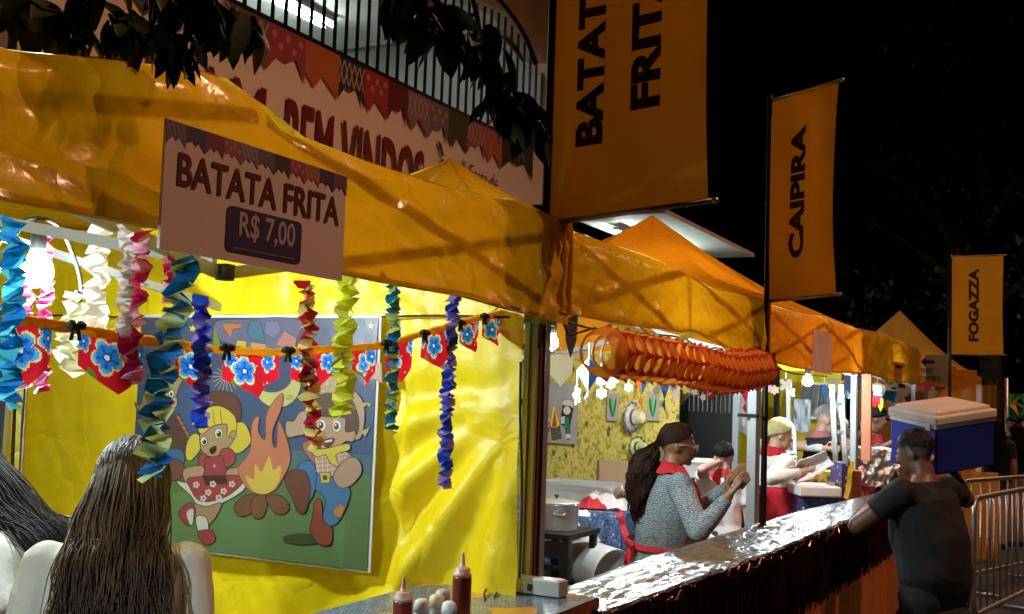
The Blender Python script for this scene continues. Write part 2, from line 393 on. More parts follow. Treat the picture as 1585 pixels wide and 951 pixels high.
# ---------------------------------------------------------------- street lamp (sodium), and the trees over the street
mk('bark', (.06, .045, .03), .9, 0, .6, 14, .3, 5)
M['leaf_dark'] = mat('leaf_dark', (.045, .08, .022), .42, 0, .1, 20, .25, 3)
M['leaf_far'] = mat('leaf_far', (.04, .07, .02), .55, 0, 0, 20, .4, .8)
def street_lamp(y, label, en):
    LP = V((2.6, y, 7.6)); t = thing('street_lamp', label, 'street lamp', (4.6, y, 0), 'sodium street lamps')
    bm = BM(); tube(bm, [(4.6, y, 0), (4.6, y, 4), (4.6, y, 7.4)], [.1, .08, .06], 12); obj('pole', bm, M['galvanised'], t, True)
    bm = BM(); tube(bm, spline([(4.6, y, 7.35), (4.3, y, 7.75), (3.4, y, 7.85), (2.75, y, 7.75)]), .03, 8); obj('arm', bm, M['galvanised'], t, True)
    bm = BM(); ball(bm, LP+V((.05, 0, .12)), (.32, .14, .09), 2); hd = obj('head', bm, M['steel_dark'], t, True)
    bm = BM(); ball(bm, LP+V((0, 0, .04)), (.2, .1, .06), 2); obj('lens', bm, M['sodium'], hd, True)
    sp = bpy.data.lights.new('sodium_light', 'SPOT'); sp.energy = en; sp.color = (1, .45, .25); sp.spot_size = R(150); sp.spot_blend = .6; sp.shadow_soft_size = .12
    so = bpy.data.objects.new('sodium_light', sp); COL.objects.link(so); so.parent = t; so.location = LP-V((4.6, y, 0))-V((0, 0, .06)); so.rotation_euler = (0, R(12), 0)
M['sodium'] = emis('sodium', (1, .42, .12), 25)
street_lamp(6.6, 'tall sodium street lamp with curved arm beside the middle stalls', 1250)
street_lamp(19.5, 'tall sodium street lamp with curved arm at the far end of the row', 1100)

def leafmesh():
    bm = BM(); n = 6; rows = []
    for i in range(n+1):
        t_ = i/n; wd = .24*math.sin(PI*min(1, t_*.97+.03))**.75*(1-.35*t_)*1.1; dz = -.18*t_*t_
        rows.append([bm.verts.new((-wd, t_, dz+.10*wd/.24*.6)), bm.verts.new((0, t_, dz)), bm.verts.new((wd, t_, dz+.10*wd/.24*.6))])
    for a, c in zip(rows, rows[1:]):
        for k in range(2): bm.faces.new((a[k], a[k+1], c[k+1], c[k]))
    me = bpy.data.meshes.new('leaf'); bm.to_mesh(me); bm.free(); me.materials.append(M['leaf_dark'])
    me.polygons.foreach_set('use_smooth', [True]*len(me.polygons)); return me
LEAF = leafmesh()
t = thing('street_tree', 'dark leaved tree whose low twigs hang across the top of the picture', 'tree', (.9, -.9, 0))
og = ORG[t.name]
bm = BM(); tube(bm, spline([(.9, -.9, 0), (.88, -.85, 1.2), (.8, -.75, 2.4), (.6, -.6, 3.6), (.3, -.2, 4.6)]), [.17]*8+[.15]*8+[.12]*8+[.09]*9, 12); obj('trunk', bm, M['bark'], t, True)
twigs = []
def twig(pts): twigs.append([P(a, c, D=d) for a, c, d in pts])
twig([(-260, -420, 1.7), (-120, -160, 1.8), (20, -20, 1.9), (90, 20, 1.95), (130, 40, 2.0)])
twig([(-100, -300, 1.7), (60, -60, 1.85), (170, 10, 1.95), (230, 45, 2.0), (300, 62, 2.0)])
twig([(0, -300, 1.7), (160, -80, 1.85), (270, -10, 1.95), (340, 10, 2.0), (385, 30, 2.05)])
twig([(-60, -200, 1.8), (20, -50, 1.9), (40, -5, 1.9)])
twig([(400, -400, 1.7), (520, -160, 1.85), (600, -40, 1.95), (650, 0, 2.0), (690, 40, 2.0)])
twig([(420, -300, 1.8), (600, -120, 1.9), (720, -20, 2.0), (745, 60, 2.05), (775, 110, 2.1), (800, 160, 2.1), (835, 185, 2.1)])
twig([(420, -300, 1.8), (560, -110, 1.9), (640, -30, 1.95), (700, 30, 2.0), (735, 110, 2.05)])
twig([(680, -140, 1.9), (740, -40, 2.0), (790, 20, 2.05), (815, 60, 2.1), (830, 100, 2.1)])
bm = BM()
root = V((.3, -.2, 4.6))
tube(bm, spline([root, V((-.1, .4, 4.2)), V((-.5, .7, 3.7)), P(-100, -300, D=1.7)]), .035, 7)
tube(bm, spline([root, V((.1, .6, 4.3)), V((-.1, 1.1, 3.9)), P(420, -300, D=1.8)]), .035, 7)
tube(bm, spline([P(420, -300, D=1.8), V((-.35, 1.3, 3.5)), P(680, -140, D=1.9)]), .012, 6)
tube(bm, spline([P(-100, -300, D=1.7), P(-180, -360, D=1.7), P(-260, -420, D=1.7)]), .012, 6); tube(bm, [P(-100, -300, D=1.7), P(-60, -200, D=1.8)], .01, 6); tube(bm, [P(-100, -300, D=1.7), P(0, -300, D=1.7)], .01, 6); tube(bm, [P(420, -300, D=1.8), P(400, -400, D=1.7)], .01, 6)
for tw_ in twigs: tube(bm, spline(tw_), .0055, 6)
obj('branch', bm, M['bark'], t, True)
rnd = random.Random(11); nl = 0
for ti, tw_ in enumerate(twigs):
    q = spline(tw_, 14); q = q[int(len(q)*.42):]; ln = len(q)
    step = 1 if ti not in (3,) else 2
    for i, c in enumerate(q[::step]):
        for s in range(2 if i % 2 else 1):
            if nl > 285: break
            nl += 1
            o = link('leaf', LEAF, t, c-og+V((rnd.gauss(0, .012), rnd.gauss(0, .012), rnd.gauss(0, .008))))
            L_ = rnd.uniform(.055, .10); o.scale = (L_*rnd.uniform(.8, 1.1), L_, L_)
            o.rotation_euler = (R(rnd.uniform(-95, -25)), R(rnd.uniform(-30, 30)), R(rnd.uniform(0, 360)))
# twig tips: a denser cluster over the banner end
cl = P(815, 150, D=2.1)
for i in range(14):
    o = link('leaf', LEAF, t, P(790+rnd.uniform(-25, 45), 140+rnd.uniform(-25, 50), D=2.1+rnd.uniform(-.05, .05))-og)
    L_ = rnd.uniform(.06, .1); o.scale = (L_, L_, L_); o.rotation_euler = (R(rnd.uniform(-95, -35)), R(rnd.uniform(-30, 30)), R(rnd.uniform(0, 360)))

def far_tree(x, y, h, r, seed, label):
    rn = random.Random(seed); t = thing('dark_tree', label, 'tree', (x, y, 0), 'dark trees beyond the stalls')
    bm = BM(); tube(bm, spline([(x, y, 0), (x+.2, y, h*.25), (x-.1, y+.2, h*.5), (x, y, h*.85)]), [.3]*8+[.24]*8+[.12]*9, 10)
    for k in range(7):
        a = rn.uniform(0, 2*PI); z0 = h*rn.uniform(.35, .6); tube(bm, spline([(x, y, z0), (x+r*.4*math.cos(a), y+r*.4*math.sin(a), z0+h*.12), (x+r*.8*math.cos(a), y+r*.8*math.sin(a), z0+h*.2)]), [.1]*8+[.06]*8+[.02], 6)
    obj('trunk', bm, M['bark'], t, True)
    bm = BM(); cl = []
    for k in range(34):
        a, e, q = rn.uniform(0, 2*PI), rn.uniform(-.75, 1), rn.uniform(.35, 1); cl.append(V((x+r*q*math.cos(a)*math.sqrt(1-e*e*.8), y+r*q*math.sin(a)*math.sqrt(1-e*e*.8), h*.62+h*.36*e)))
    for k in range(5200):
        c = rn.choice(cl)+V((rn.gauss(0, r*.16), rn.gauss(0, r*.16), rn.gauss(0, r*.12))); d = V((rn.gauss(0, 1), rn.gauss(0, 1), rn.gauss(0, 1)-.6)).normalized(); sx, sy = frame_of(d); L_ = rn.uniform(.1, .24)
        bm.faces.new([bm.verts.new(c+q) for q in (d*0, d*L_*.5+sx*L_*.3, d*L_, d*L_*.5-sx*L_*.3)])
    f = obj('crown', bm, M['leaf_far'], t); f['kind'] = 'stuff'
far_tree(3.2, 25, 11, 4.2, 1, 'broad dark tree behind the small far flag')
far_tree(-1.8, 27.5, 10.5, 3.8, 2, 'dark tree over the far end of the stall row')
far_tree(-6.5, 30, 12, 4.5, 3, 'tall dark tree beyond the lit canopy')

# ================================================================ stalls
X0, X1 = -1.5, -3.95
XC = (X0+X1)/2
def lut(L, y):
    if y <= L[0][0]: return L[0][1]
    for (a, p), (b, q) in zip(L, L[1:]):
        if y <= b: f = (y-a)/(b-a); f = f*f*(3-2*f)*.5+f*.5; return p+(q-p)*f
    return L[-1][1]
def tent(y0, y1, mk_, zp, label, seed, ze=2.385, zb=2.06, prof=None, hemp=None):
    t = thing('canopy_tent', label, 'tent', (XC, (y0+y1)/2, 0), 'row of pop up canopy stalls')
    yc = (y0+y1)/2; pk = V((XC, yc, zp)); m = M[mk_]
    def eave(a, b, s):      # one edge from corner a to corner b: rises at the middle where the frame lifts the cloth
        if prof and a[0] == X0 and b[0] == X0: q = V(a)+(V(b)-V(a))*s; q.z = lut(prof, q.y); return q
        f = abs(s-.5)*2; h = (s*2) % 1.0
        return V(a)+(V(b)-V(a))*s + V((0, 0, .025*(1-f) - .045*math.sin(PI*h)**2))
    cs = [V((X0, y0, ze)), V((X0, y1, ze)), V((X1, y1, ze)), V((X1, y0, ze))]
    nrm = [V((1, 0, 0)), V((0, 1, 0)), V((-1, 0, 0)), V((0, -1, 0))]
    for i in range(4):
        a, b_ = cs[i], cs[(i+1) % 4]
        def rf(u, v):
            e = eave(a, b_, u); q = e.lerp(pk, v); sag = math.sin(PI*v)*(.10+.03*math.cos(4*PI*u))
            q.z += -sag*.9+.012*nz(u*5+seed, v*4, i); return q
        bm = BM(); grid(bm, 24, 14, rf); obj('roof_panel', bm, m, t, True)
        N_ = 72 if i == 0 else 30
        def vf(u, v):
            e = eave(a, b_, u*1.026-.013); zb_ = lut(hemp, e.y) if hemp and i == 0 else zb+.012*nz(u*4, seed, 3); zz = e.z*(1-v)+zb_*v
            o = .012+.026*nz(u*5+seed*3, v*1.2, i+5)*(.3+v)+.020*(.4-abs(nz(u*9+v*2.5, v*1.2-u*5, seed)))+.010*(.4-abs(nz(u*17-v*5, v*2+u*10, seed+4)))+.0025*nz(u*60-v*16, v*14+u*30, seed+2)
            o += .03*v*(1-abs(2*((u*2) % 1)-1))
            return V((e.x, e.y, zz))+nrm[i]*(o*min(1, v*9)-.003*(1-min(1, v*9)))
        bm = BM(); grid(bm, N_*(2 if i == 0 else 1), 22 if i == 0 else 8, vf); vo_ = obj('valance', bm, m, t, True)
        if i == 0: front = vo_
    # hem seam of the front valance
    bm = BM(); tube(bm, [V((X0+.014, y0+(y1-y0)*k/40, (lut(hemp, y0+(y1-y0)*k/40) if hemp else zb+.012*nz(k/10, seed, 3))+.004)) for k in range(41)], .006, 5); obj('hem', bm, m, front, True)
    # frame
    I = .045
    px = [V((X0-(.068 if y0 < 4 else I), y0+I, 0)), V((X0-(.068 if y1 < 4 else I), y1-I, 0)), V((X1+I, y1-I, 0)), V((X1+I, y0+I, 0))]
    for i, q in enumerate(px):
        bm = BM(); box(bm, (q.x, q.y, 1.17), (.042, .042, 2.34)); box(bm, (q.x, q.y, .01), (.11, .11, .02)); box(bm, (q.x, q.y, 2.06), (.062, .062, .07)); obj('post', bm, M['aluminium'], t)
    for i in range(4):
        a, b_ = px[i], px[(i+1) % 4]; md = (a+b_)/2; off = nrm[i]*-.012
        for s, (c, n_) in enumerate(((a, 1), (b_, -1))):
            for (z0, z1, oo) in ((2.31, 2.03, .012), (2.04, 2.32, -.012)):
                bm = BM(); d = (md-c); bar(bm, V((c.x, c.y, z0))+d*.02-nrm[i]*(.02+oo), V((md.x, md.y, z1))-d*.01-nrm[i]*(.02+oo), .012, .026); obj('strut', bm, M['aluminium'], t)
        bm = BM(); box(bm, (md.x-nrm[i].x*.02, md.y-nrm[i].y*.02, 2.03), (.028, .028, .034)); obj('joint', bm, M['black_plastic'], t)
        bm = BM(); bar(bm, V((md.x, md.y, 2.05))-nrm[i]*.05, V((XC, yc, zp-.5)), .014, .026); obj('strut', bm, M['aluminium'], t)
    bm = BM(); box(bm, (XC, yc, zp-.3), (.034, .034, .55)); obj('mast', bm, M['aluminium'], t)
    return t
CS_ = 1
TY = [.30, 3.335, 6.10, 9.3, 13.1, 16.3]
tent(TY[0], TY[1]+.025, 'yellow_tarp', 2.74, 'yellow canopy stall nearest the camera, with the fried potato price sign on its front flap', 1, prof=[(.3, 2.37), (1.18, 2.31), (1.45, 2.365), (1.66, 2.402), (1.8, 2.384), (1.89, 2.338), (2.2, 2.338), (2.62, 2.346), (2.85, 2.362), (3.04, 2.38), (3.33, 2.372)], hemp=[(.3, 2.06), (1.2, 2.07), (1.54, 2.074), (1.87, 2.056), (2.32, 2.052), (2.64, 2.055), (2.96, 2.042), (3.33, 2.03)])
tent(TY[1]+.0, TY[2]+.012, 'yellow_tarp', 2.93, 'yellow canopy stall right of the big flag, an orange paper garland under its front flap', 2, 2.36, prof=[(3.34, 2.33), (3.52, 2.351), (4.48, 2.356), (4.78, 2.338), (5.17, 2.315), (5.66, 2.338), (6.0, 2.355), (6.1, 2.36)], hemp=[(3.34, 2.064), (3.9, 2.065), (4.6, 2.08), (4.75, 2.095), (5.1, 2.065), (5.68, 2.0), (6.1, 2.01)])
tent(TY[2]-.004, TY[3]+.012, 'orange_tarp', 3.12, 'orange canopy stall behind the middle flag, with a small pink paper on its flap', 3, prof=[(6.1, 2.332), (6.5, 2.34), (7.65, 2.38), (9.3, 2.395)], hemp=[(6.1, 2.02), (6.9, 2.005), (8.14, 2.018), (9.3, 2.045)])
tent(TY[3]+.004, TY[4]-.004, 'yellow_tarp', 2.9, 'shiny yellow canopy stall left of the arrow sign', 4, prof=[(9.3, 2.395), (10.6, 2.44), (13.1, 2.43)], hemp=[(9.3, 2.055), (11.0, 2.03), (13.1, 2.035)])
tent(TY[4]+1.1, TY[5]+1.0, 'orange_tarp', 2.9, 'orange canopy stall behind the pole of the smallest flag', 5)
tent(19.5, 22.5, 'tan_sheet', 3.5, 'dull brown canopy furthest along the row, its peak above the other roofs', 6)

# ---------------------------------------------------------------- partitions and curtains
def sheet(name, fn, m, label, cat='curtain', nu=90, nv=60, group=None):
    bm = BM(); grid(bm, nu, nv, fn); o = obj(name, bm, m, None, True); tag(o, label, cat, group); return o
def ridge(x, z, x0, z0, ang, wd, amp):
    dx, dz = x-x0, z-z0; d = -dx*math.sin(ang)+dz*math.cos(ang); al = dx*math.cos(ang)+dz*math.sin(ang)
    return amp*math.exp(-(d/wd)**2)*(1/(1+math.exp(-al*9)))
def wallfn(u, v):
    x = -3.70+2.182*u; z = .02+2.35*v; y = 3.135
    k = 0
    for an, wd, am in ((198, .045, -.05), (208, .05, .05), (217, .045, -.065), (226, .05, .06), (236, .05, -.055), (247, .06, .045), (188, .045, .035), (259, .06, -.035)):
        k += ridge(x, z, -1.50, 1.82, R(an), wd*(1+.8*max(0, (-1.5-x))), am*(1 if x > -2.1 else max(0, 1-(-2.1-x)*2.5)))
    k += .022*nz(x*2.2, z*1.1, 3)+.018*nz(x*5, z*3, 7)+.010*(.5-abs(nz(x*6+z*4, z*6-x*3, 2)))+.006*nz(x*14+z*6, z*11-x*4, 2)
    if -3.1 < x < -1.93 and 1.15 < z < 2.1: k *= .35
    return V((x, y+k, z))
sheet('yellow_partition', wallfn, M['yellow_sheet'], 'creased yellow plastic partition behind the bonfire poster', nu=150, nv=120)
def backfn(u, v):
    y = .3+2.86*u; z = .02+2.35*v; return V((-3.73+.03*nz(y*2, z*.7, 9)+.012*nz(y*6, z*4, 5), y, z))
sheet('yellow_back_curtain', backfn, M['yellow_sheet'], 'yellow plastic back curtain at the left edge behind the second poster', nu=50, nv=40)
mk('floral_yellow', (.62, .5, .12), .8, 0, .1, 40)
def floral():
    m = bpy.data.materials.new('floral_cloth'); m.use_nodes = True; nt = m.node_tree; N = nt.nodes; L = nt.links; b_ = N['Principled BSDF']; b_.inputs['Roughness'].default_value = .85
    tc = N.new('ShaderNodeTexCoord'); mp = N.new('ShaderNodeMapping'); mp.inputs['Scale'].default_value = (1, 1, .6); L.new(tc.outputs['Object'], mp.inputs[0])
    nb = N.new('ShaderNodeTexNoise'); nb.inputs['Scale'].default_value = 22; nb.inputs['Detail'].default_value = 3; nb.inputs['Distortion'].default_value = 1.5; L.new(mp.outputs[0], nb.inputs['Vector'])
    r1 = N.new('ShaderNodeValToRGB'); L.new(nb.outputs[0], r1.inputs[0]); e = r1.color_ramp.elements
    e[0].position = .36; e[0].color = (.30, .28, .045, 1); e[1].position = .5; e[1].color = (.66, .52, .10, 1)
    x = e.new(.62); x.color = (.74, .6, .16, 1); x = e.new(.70); x.color = (.58, .30, .04, 1)
    v = N.new('ShaderNodeTexVoronoi'); v.inputs['Scale'].default_value = 11; L.new(mp.outputs[0], v.inputs['Vector'])
    r2 = N.new('ShaderNodeValToRGB'); r2.color_ramp.elements[0].position = .12; r2.color_ramp.elements[1].position = .22; r2.color_ramp.elements[0].color = (1, 1, 1, 1); r2.color_ramp.elements[1].color = (0, 0, 0, 1); L.new(v.outputs['Distance'], r2.inputs[0])
    sx = N.new('ShaderNodeMixRGB'); L.new(r2.outputs[0], sx.inputs[0]); L.new(r1.outputs[0], sx.inputs[1]); sx.inputs[2].default_value = (.10, .12, .04, 1)
    L.new(sx.outputs[0], b_.inputs['Base Color']); return m
M['floral'] = floral()
YF = 9.0
fx0, fx1 = P(800, 640, y=YF).x-.35, P(1050, 640, y=YF).x
def ffn(u, v):
    x = fx0+(fx1-fx0)*u; z = .25+1.95*v; return V((x, YF+.02+.018*nz(x*3, z*.6, 2)+.006*nz(x*9, z*3, 6), z))
sheet('floral_partition', ffn, M['floral'], 'yellow floral cloth wall hung with hats and cut out figures', nu=60, nv=40)
def stub(name, pa, pb, y, m, label, amp=.03, zt=2.3, zb=.1, fr=3):
    xa, xb = P(pa, 640, y=y).x, P(pb, 640, y=y).x
    def fn(u, v):
        x = xa+(xb-xa)*u; z = zb+(zt-zb)*v; return V((x, y+amp*nz(x*fr*2, z*.6, y)+amp*.4*nz(x*fr*5, z*3, y), z))
    return sheet(name, fn, m, label, nu=40, nv=36)
stub('yellow_side_curtain', 1120, 1302, 12.2, M['yellow_sheet'], 'yellow curtain behind the woman in the patterned headscarf')
stub('orange_curtain', 1318, 1512, 15.9, M['orange_sheet'], 'orange curtain behind the man in the black cap', .04)
stub('tan_curtain', 1496, 1542, 18.2, M['tan_sheet'], 'crumpled tan curtain left of the green flag', .05, 2.15)
stub('orange_skirt', 1490, 1545, 14.6, M['orange_sheet'], 'orange cloth hanging to the ground right of the man with the cool box', .03, 1.05, .02)

# dark gate seen past the end of the floral wall
YG = 9.9
g0, g1 = P(1046, 640, y=YG).x, P(1136, 640, y=YG).x
t = thing('dark_gate', 'dark metal gate with slanted top and pale gaps between its bars, beside the floral wall', 'gate', ((g0+g1)/2, YG, 0))
bm = BM(); za, zb_ = P(1060, 655, y=YG).z, P(1120, 655, y=YG).z; box(bm, ((g0+g1)/2, YG, .85), (g1-g0, .04, 1.7-.03)); obj('panel', bm, M['black_iron'], t)
zt = P(1100, 590, y=YG).z
for k in range(13):
    x = g0+(g1-g0)*(k+.5)/13; bm = BM(); bar(bm, (x, YG, 1.66), (x, YG, min(zt+.1, 1.72+.045*(k+1))), .022); obj('bar', bm, M['black_iron'], t)
bm = BM(); bar(bm, (g0, YG-.03, 1.70), (g0+.25, YG-.03, zt), .03); obj('brace', bm, M['galvanised'], t)
bm = BM(); box(bm, (g1+.02, YG, 1.15), (.05, .05, 2.3)); obj('gate_post', bm, M['aluminium'], t)
bm = BM(); box(bm, ((g0+g1)/2, YG, zt+.12), (g1-g0, .05, .05)); obj('top_rail', bm, M['galvanised'], t)
mk('grey_board', (.55, .56, .55), .7, 0, .1, 20, .15, 6)
bm = BM(); box(bm, ((g0+g1)/2-.03, YG+.07, 1.1), (g1-g0-.06, .03, 2.2)); tag(obj('grey_board', bm, M['grey_board']), 'pale grey board showing through the bars of the dark gate', 'board')

# red and dark posts strapped beside the first tent pole
def strapped(name, x, y, w_, z0, z1, m, label, straps=()):
    t = thing(name, label, 'post', (x, y, 0)); bm = BM(); box(bm, (x, y, (z0+z1)/2), (w_, w_, z1-z0)); obj('shaft', bm, m, t)
    for z in straps:
        bm = BM(); box(bm, (x-.03, y-.005, z), (w_+.075, w_+.02, .018)); obj('strap', bm, M['rubber'], t)
    return t
def pole_x(px, y): return P(px, 700, y=y).x
mk('brown_steel', (.10, .06, .05), .5, .3, .1, 40, .2)
strapped('brown_post', pole_x(826, 3.35), 3.33, .034, 0, 2.42, M['brown_steel'], 'brown steel post between the grey tent leg and the red post', (1.77, 1.95))
strapped('red_post', pole_x(833.5, 3.345), 3.325, .022, 0, 2.25, M['red_post'], 'thin red post on the right of the strapped post bundle beside the power box')
strapped('grey_tent_leg', pole_x(812, 3.29), 3.29, .018, 0, 2.2, M['aluminium'], 'thin pale grey leg on the left of the strapped post bundle')
strapped('grey_tent_leg', pole_x(1166, 6.0), 6.0, .03, 0, 2.12, M['aluminium'], 'grey strapped leg left of the middle flag pole', (1.72, 1.95))
strapped('orange_post', pole_x(1341, 9.28), 9.28, .07, 1.36, 2.04, mat('orange_post', (.55, .2, .1), .6, 0, .1, 20, .1), 'flat orange post on the far stall corner left of the man in the black cap')
strapped('white_post', pole_x(1521, 16.0), 15.3, .06, 0, 2.1, M['white_paint'], 'white tent leg at the far end of the row')
strapped('black_post', pole_x(1201, 11.6), 11.6, .05, 0, 2.2, M['black_iron'], 'black post in front of the yellow curtain behind the headscarf')
bm = BM(); tube(bm, [V((-3.7+2.16*k/16, 3.075, 2.03+.004*math.sin(k))) for k in range(17)], .004, 6); tag(obj('dark_rope', bm, M['rubber'], smooth=True), 'thin dark rope stretched along the top of the bonfire poster', 'rope')
bm = BM(); tube(bm, [P(24, 600, y=3.0), P(20, 700, y=3.0), P(17, 800, y=3.0), P(15, 1200, y=3.0)], .007, 6); tag(obj('corner_cord', bm, M['rubber'], smooth=True), 'dark cord hanging down the left corner of the yellow partition', 'cord')
bm = BM(); tube(bm, spline([P(806, 560, y=3.06), P(805, 640, y=3.06), P(808, 760, y=3.06), P(804, 895, y=3.06)]), .004, 6); tag(obj('black_cable', bm, M['rubber'], smooth=True), 'thin black cable running down the edge of the yellow partition to the power box', 'cable')

# ================================================================ signs and flags
def Pp(px, py, pt, n):
    d = _fw + _r*((px-792.5)/FPX) - _u*((py-475.5)/FPX); return CAM + d*((V(pt)-CAM).dot(V(n))/d.dot(V(n)))
PENC = ['6a6478', '4a4868', '8a3a48', 'a06a6a', '8a8090', '6a6880', '4a4a28', 'a85068', 'b8683a', '4a3a60', '7a5068', '806a80']
SX = -1.395
sc = [P(*q, x=SX) for q in ((258, 190), (537, 268), (521, 427), (245, 393))]
y0, y1 = sc[0].y, sc[1].y; z1, z0 = (sc[0].z+sc[1].z)/2, (sc[2].z+sc[3].z)/2
t = thing('price_sign', 'white fried potato price sign with a purple price box hanging on the nearest front flap', 'sign', (SX, (y0+y1)/2, z0))
mk('sign_board', (.82, .74, .72), .6, 0, .04, 30, .03, 4)
bm = BM(); box(bm, (SX-.003, (y0+y1)/2, (z0+z1)/2), (.006, y1-y0, z1-z0)); obj('board', bm, M['sign_board'], t)
p = Picture(lambda u, v: (SX+.0006, y0+u, z0+v), (1, 0, 0)); W_, H_ = y1-y0, z1-z0
def pennants(p, es, zt, h, cols):
    for i in range(len(es)-1):
        a, c = es[i], es[i+1]; m_ = (a+c)/2
        p.poly([(a, zt), (a, zt-h*(.75 if i % 2 else 1)), ((a*2+c)/3, zt-h*.62), (m_, zt-h*.8), ((a+c*2)/3, zt-h*.62), (c, zt-h), (c, zt)], cols[i % len(cols)])
        for k in range(4):
            if i % 4 == 0: p.stroke([(a+(c-a)*k/4, zt-.002), (a+(c-a)*(k+.9)/4, zt-h*.6)], (c-a)*.035, 'b0a8b4')
            elif i % 4 == 3: p.ell(a+(c-a)*(.14+.24*k), zt-h*(.2+.25*(k % 2)), h*.1, h*.1, 'd08898', n=8)
pennants(p, [W_*k/11 for k in range(12)], H_-.0012, .042, PENC)
def sp_(px, py): q = P(px, py, x=SX); return q.y-y0, q.z-z0
a, b_ = sp_(273, 291), sp_(524, 344)
p.text('BATATA FRITA', a[0], (a[1]+b_[1])/2, 1, '5a1410', .022, flip=1, fit=b_[0]-a[0], cap=.0575)
q = [sp_(*k) for k in ((352, 321), (468, 342), (463, 407), (347, 391))]
u0, u1, v1, v0 = (q[0][0]+q[3][0])/2, (q[1][0]+q[2][0])/2, (q[0][1]+q[1][1])/2, (q[2][1]+q[3][1])/2; rr = .012
pts = []
for cx, cy, a0 in ((u1-rr, v1-rr, 0), (u0+rr, v1-rr, PI/2), (u0+rr, v0+rr, PI), (u1-rr, v0+rr, 1.5*PI)):
    pts += [(cx+rr*math.cos(a0+k*PI/12), cy+rr*math.sin(a0+k*PI/12)) for k in range(7)]
p.poly(pts, '3c3464')
a, b_ = sp_(369, 367), sp_(455, 381); p.text('R$ 7,00', a[0], (a[1]+b_[1])/2+.001, .047/.73, 'cdbcc4', .012, flip=1, fit=b_[0]-a[0])
a, b_ = sp_(360, 385), sp_(453, 400); rn = random.Random(3); x = a[0]
while x < b_[0]:
    w_ = rn.uniform(.001, .004); p.rect(x, (a[1]+b_[1])/2-.002, x+w_, (a[1]+b_[1])/2+.002, '8a7a90'); x += w_+.0008
p.done('lettering', M['print'], t)

mk('dark_pole', (.02, .016, .014), .4, .6)
def flag(A, E, zb, zt, words, label, pole_r, pole_top, seed, wave=.02, wx=None):
    A, E = V(A), V(E); d = (E-A); W_ = V((d.x, d.y, 0)).length; dr = V((d.x, d.y, 0)).normalized(); n = V((dr.y, -dr.x, 0))
    t = thing('flag_banner', label, 'flag', (A.x, A.y, 0), 'vertical yellow flags naming the stalls')
    tilt = (E.z-A.z)/W_
    def w(u, v):    # u along the arm, v above the lower arm
        s = u/W_; k = min(1, v/.25)*min(1, (zt-zb-v)/.15 if v < zt-zb else 0)
        return A+dr*u+V((0, 0, v+zb-A.z+tilt*u)) + n*(k*wave*(math.sin(3.4*u/W_*2+seed)*s+.6*nz(u*4, v*1.3, seed)))
    bm = BM(); grid(bm, 24, 40, lambda s, v: w(.012+(W_-.012)*s-(.012*math.sin(PI*v)*s), (zt-zb)*v)); obj('cloth', bm, M['flag_cloth'], t, True)
    bm = BM(); tube(bm, [V((A.x, A.y, 0)), V((A.x, A.y, pole_top))], pole_r, 10); obj('pole', bm, M['dark_pole'], t, True)
    for z in (zb, zt):
        bm = BM(); a_ = A+V((0, 0, z-A.z)); tube(bm, [a_, a_+dr*(W_+.02)+V((0, 0, tilt*W_))], .009, 8); ball(bm, a_+dr*(W_+.022)+V((0, 0, tilt*W_)), .013, 1); obj('arm', bm, M['galvanised'], t, True)
    p = Picture(lambda u, v: w(u, v)+n*.001, n)
    if p.n.dot(CAM-A) < 0: p.n = -n
    if p.n.dot(n) < 0: p.w = lambda u, v: w(u, v)-n*.001
    def uv(px, py): q = Pp(px, py, A, n); return (q-A).dot(dr), q.z-zb
    cl_ = [o for o in t.children if o.name.startswith('cloth')][0]
    for s, lo, hi, b_ in words:
        a0, a1 = uv(*lo), uv(*hi); c0 = uv(*b_)
        if a0[0] > a1[0]: a0, a1 = a1, a0
        cap = abs(c0[0]-a0[0]); q_ = Picture(p.w, p.n); q_.text(s, max(c0[0], a0[0]), lo and uv(*lo)[1]-tilt*uv(*lo)[0], 1, '1e0a08', .05, flip=1, rot=PI/2, cap=cap, fit=uv(*hi)[1]-uv(*lo)[1]-tilt*(uv(*hi)[0]-uv(*lo)[0])); q_.done('lettering', M['print'], cl_)
    p.bm.free()
# the letters' foot, top and far side are read off the photograph on the flag's own plane
A = P(845, 347, y=3.34); E = P(1096, 311, y=3.34)
flag(A, E, A.z, A.z+1.32, [('BATATA', (890, 229), (919, -58), (929, 222)), ('FRITA', (973, 171), (1000, -60), (1017, 165))], 'big dark yellow potato flag at the top centre, cut by the picture edge', .014, 4.1, 1, .018)
A = P(1187, 467, y=6.05); E = P(1294, 456, D=5.72)
flag(A, E, A.z, A.z+1.11, [('CAIPIRA', (1219, 401), (1236, 194), (1241, 398))], 'middle yellow flag with one dark word, on the pole at the counter', .016, A.z+1.14, 2.6, .03)
A = P(1470, 549, D=12.6); E = P(1553, 550, D=12.45)
flag(A, E, A.z, A.z+1.115, [('FOGAZZA', (1499, 529), (1502, 416), (1514, 529))], 'smallest and farthest yellow flag, above the blue cool box', .02, A.z+1.13, .5, .015)

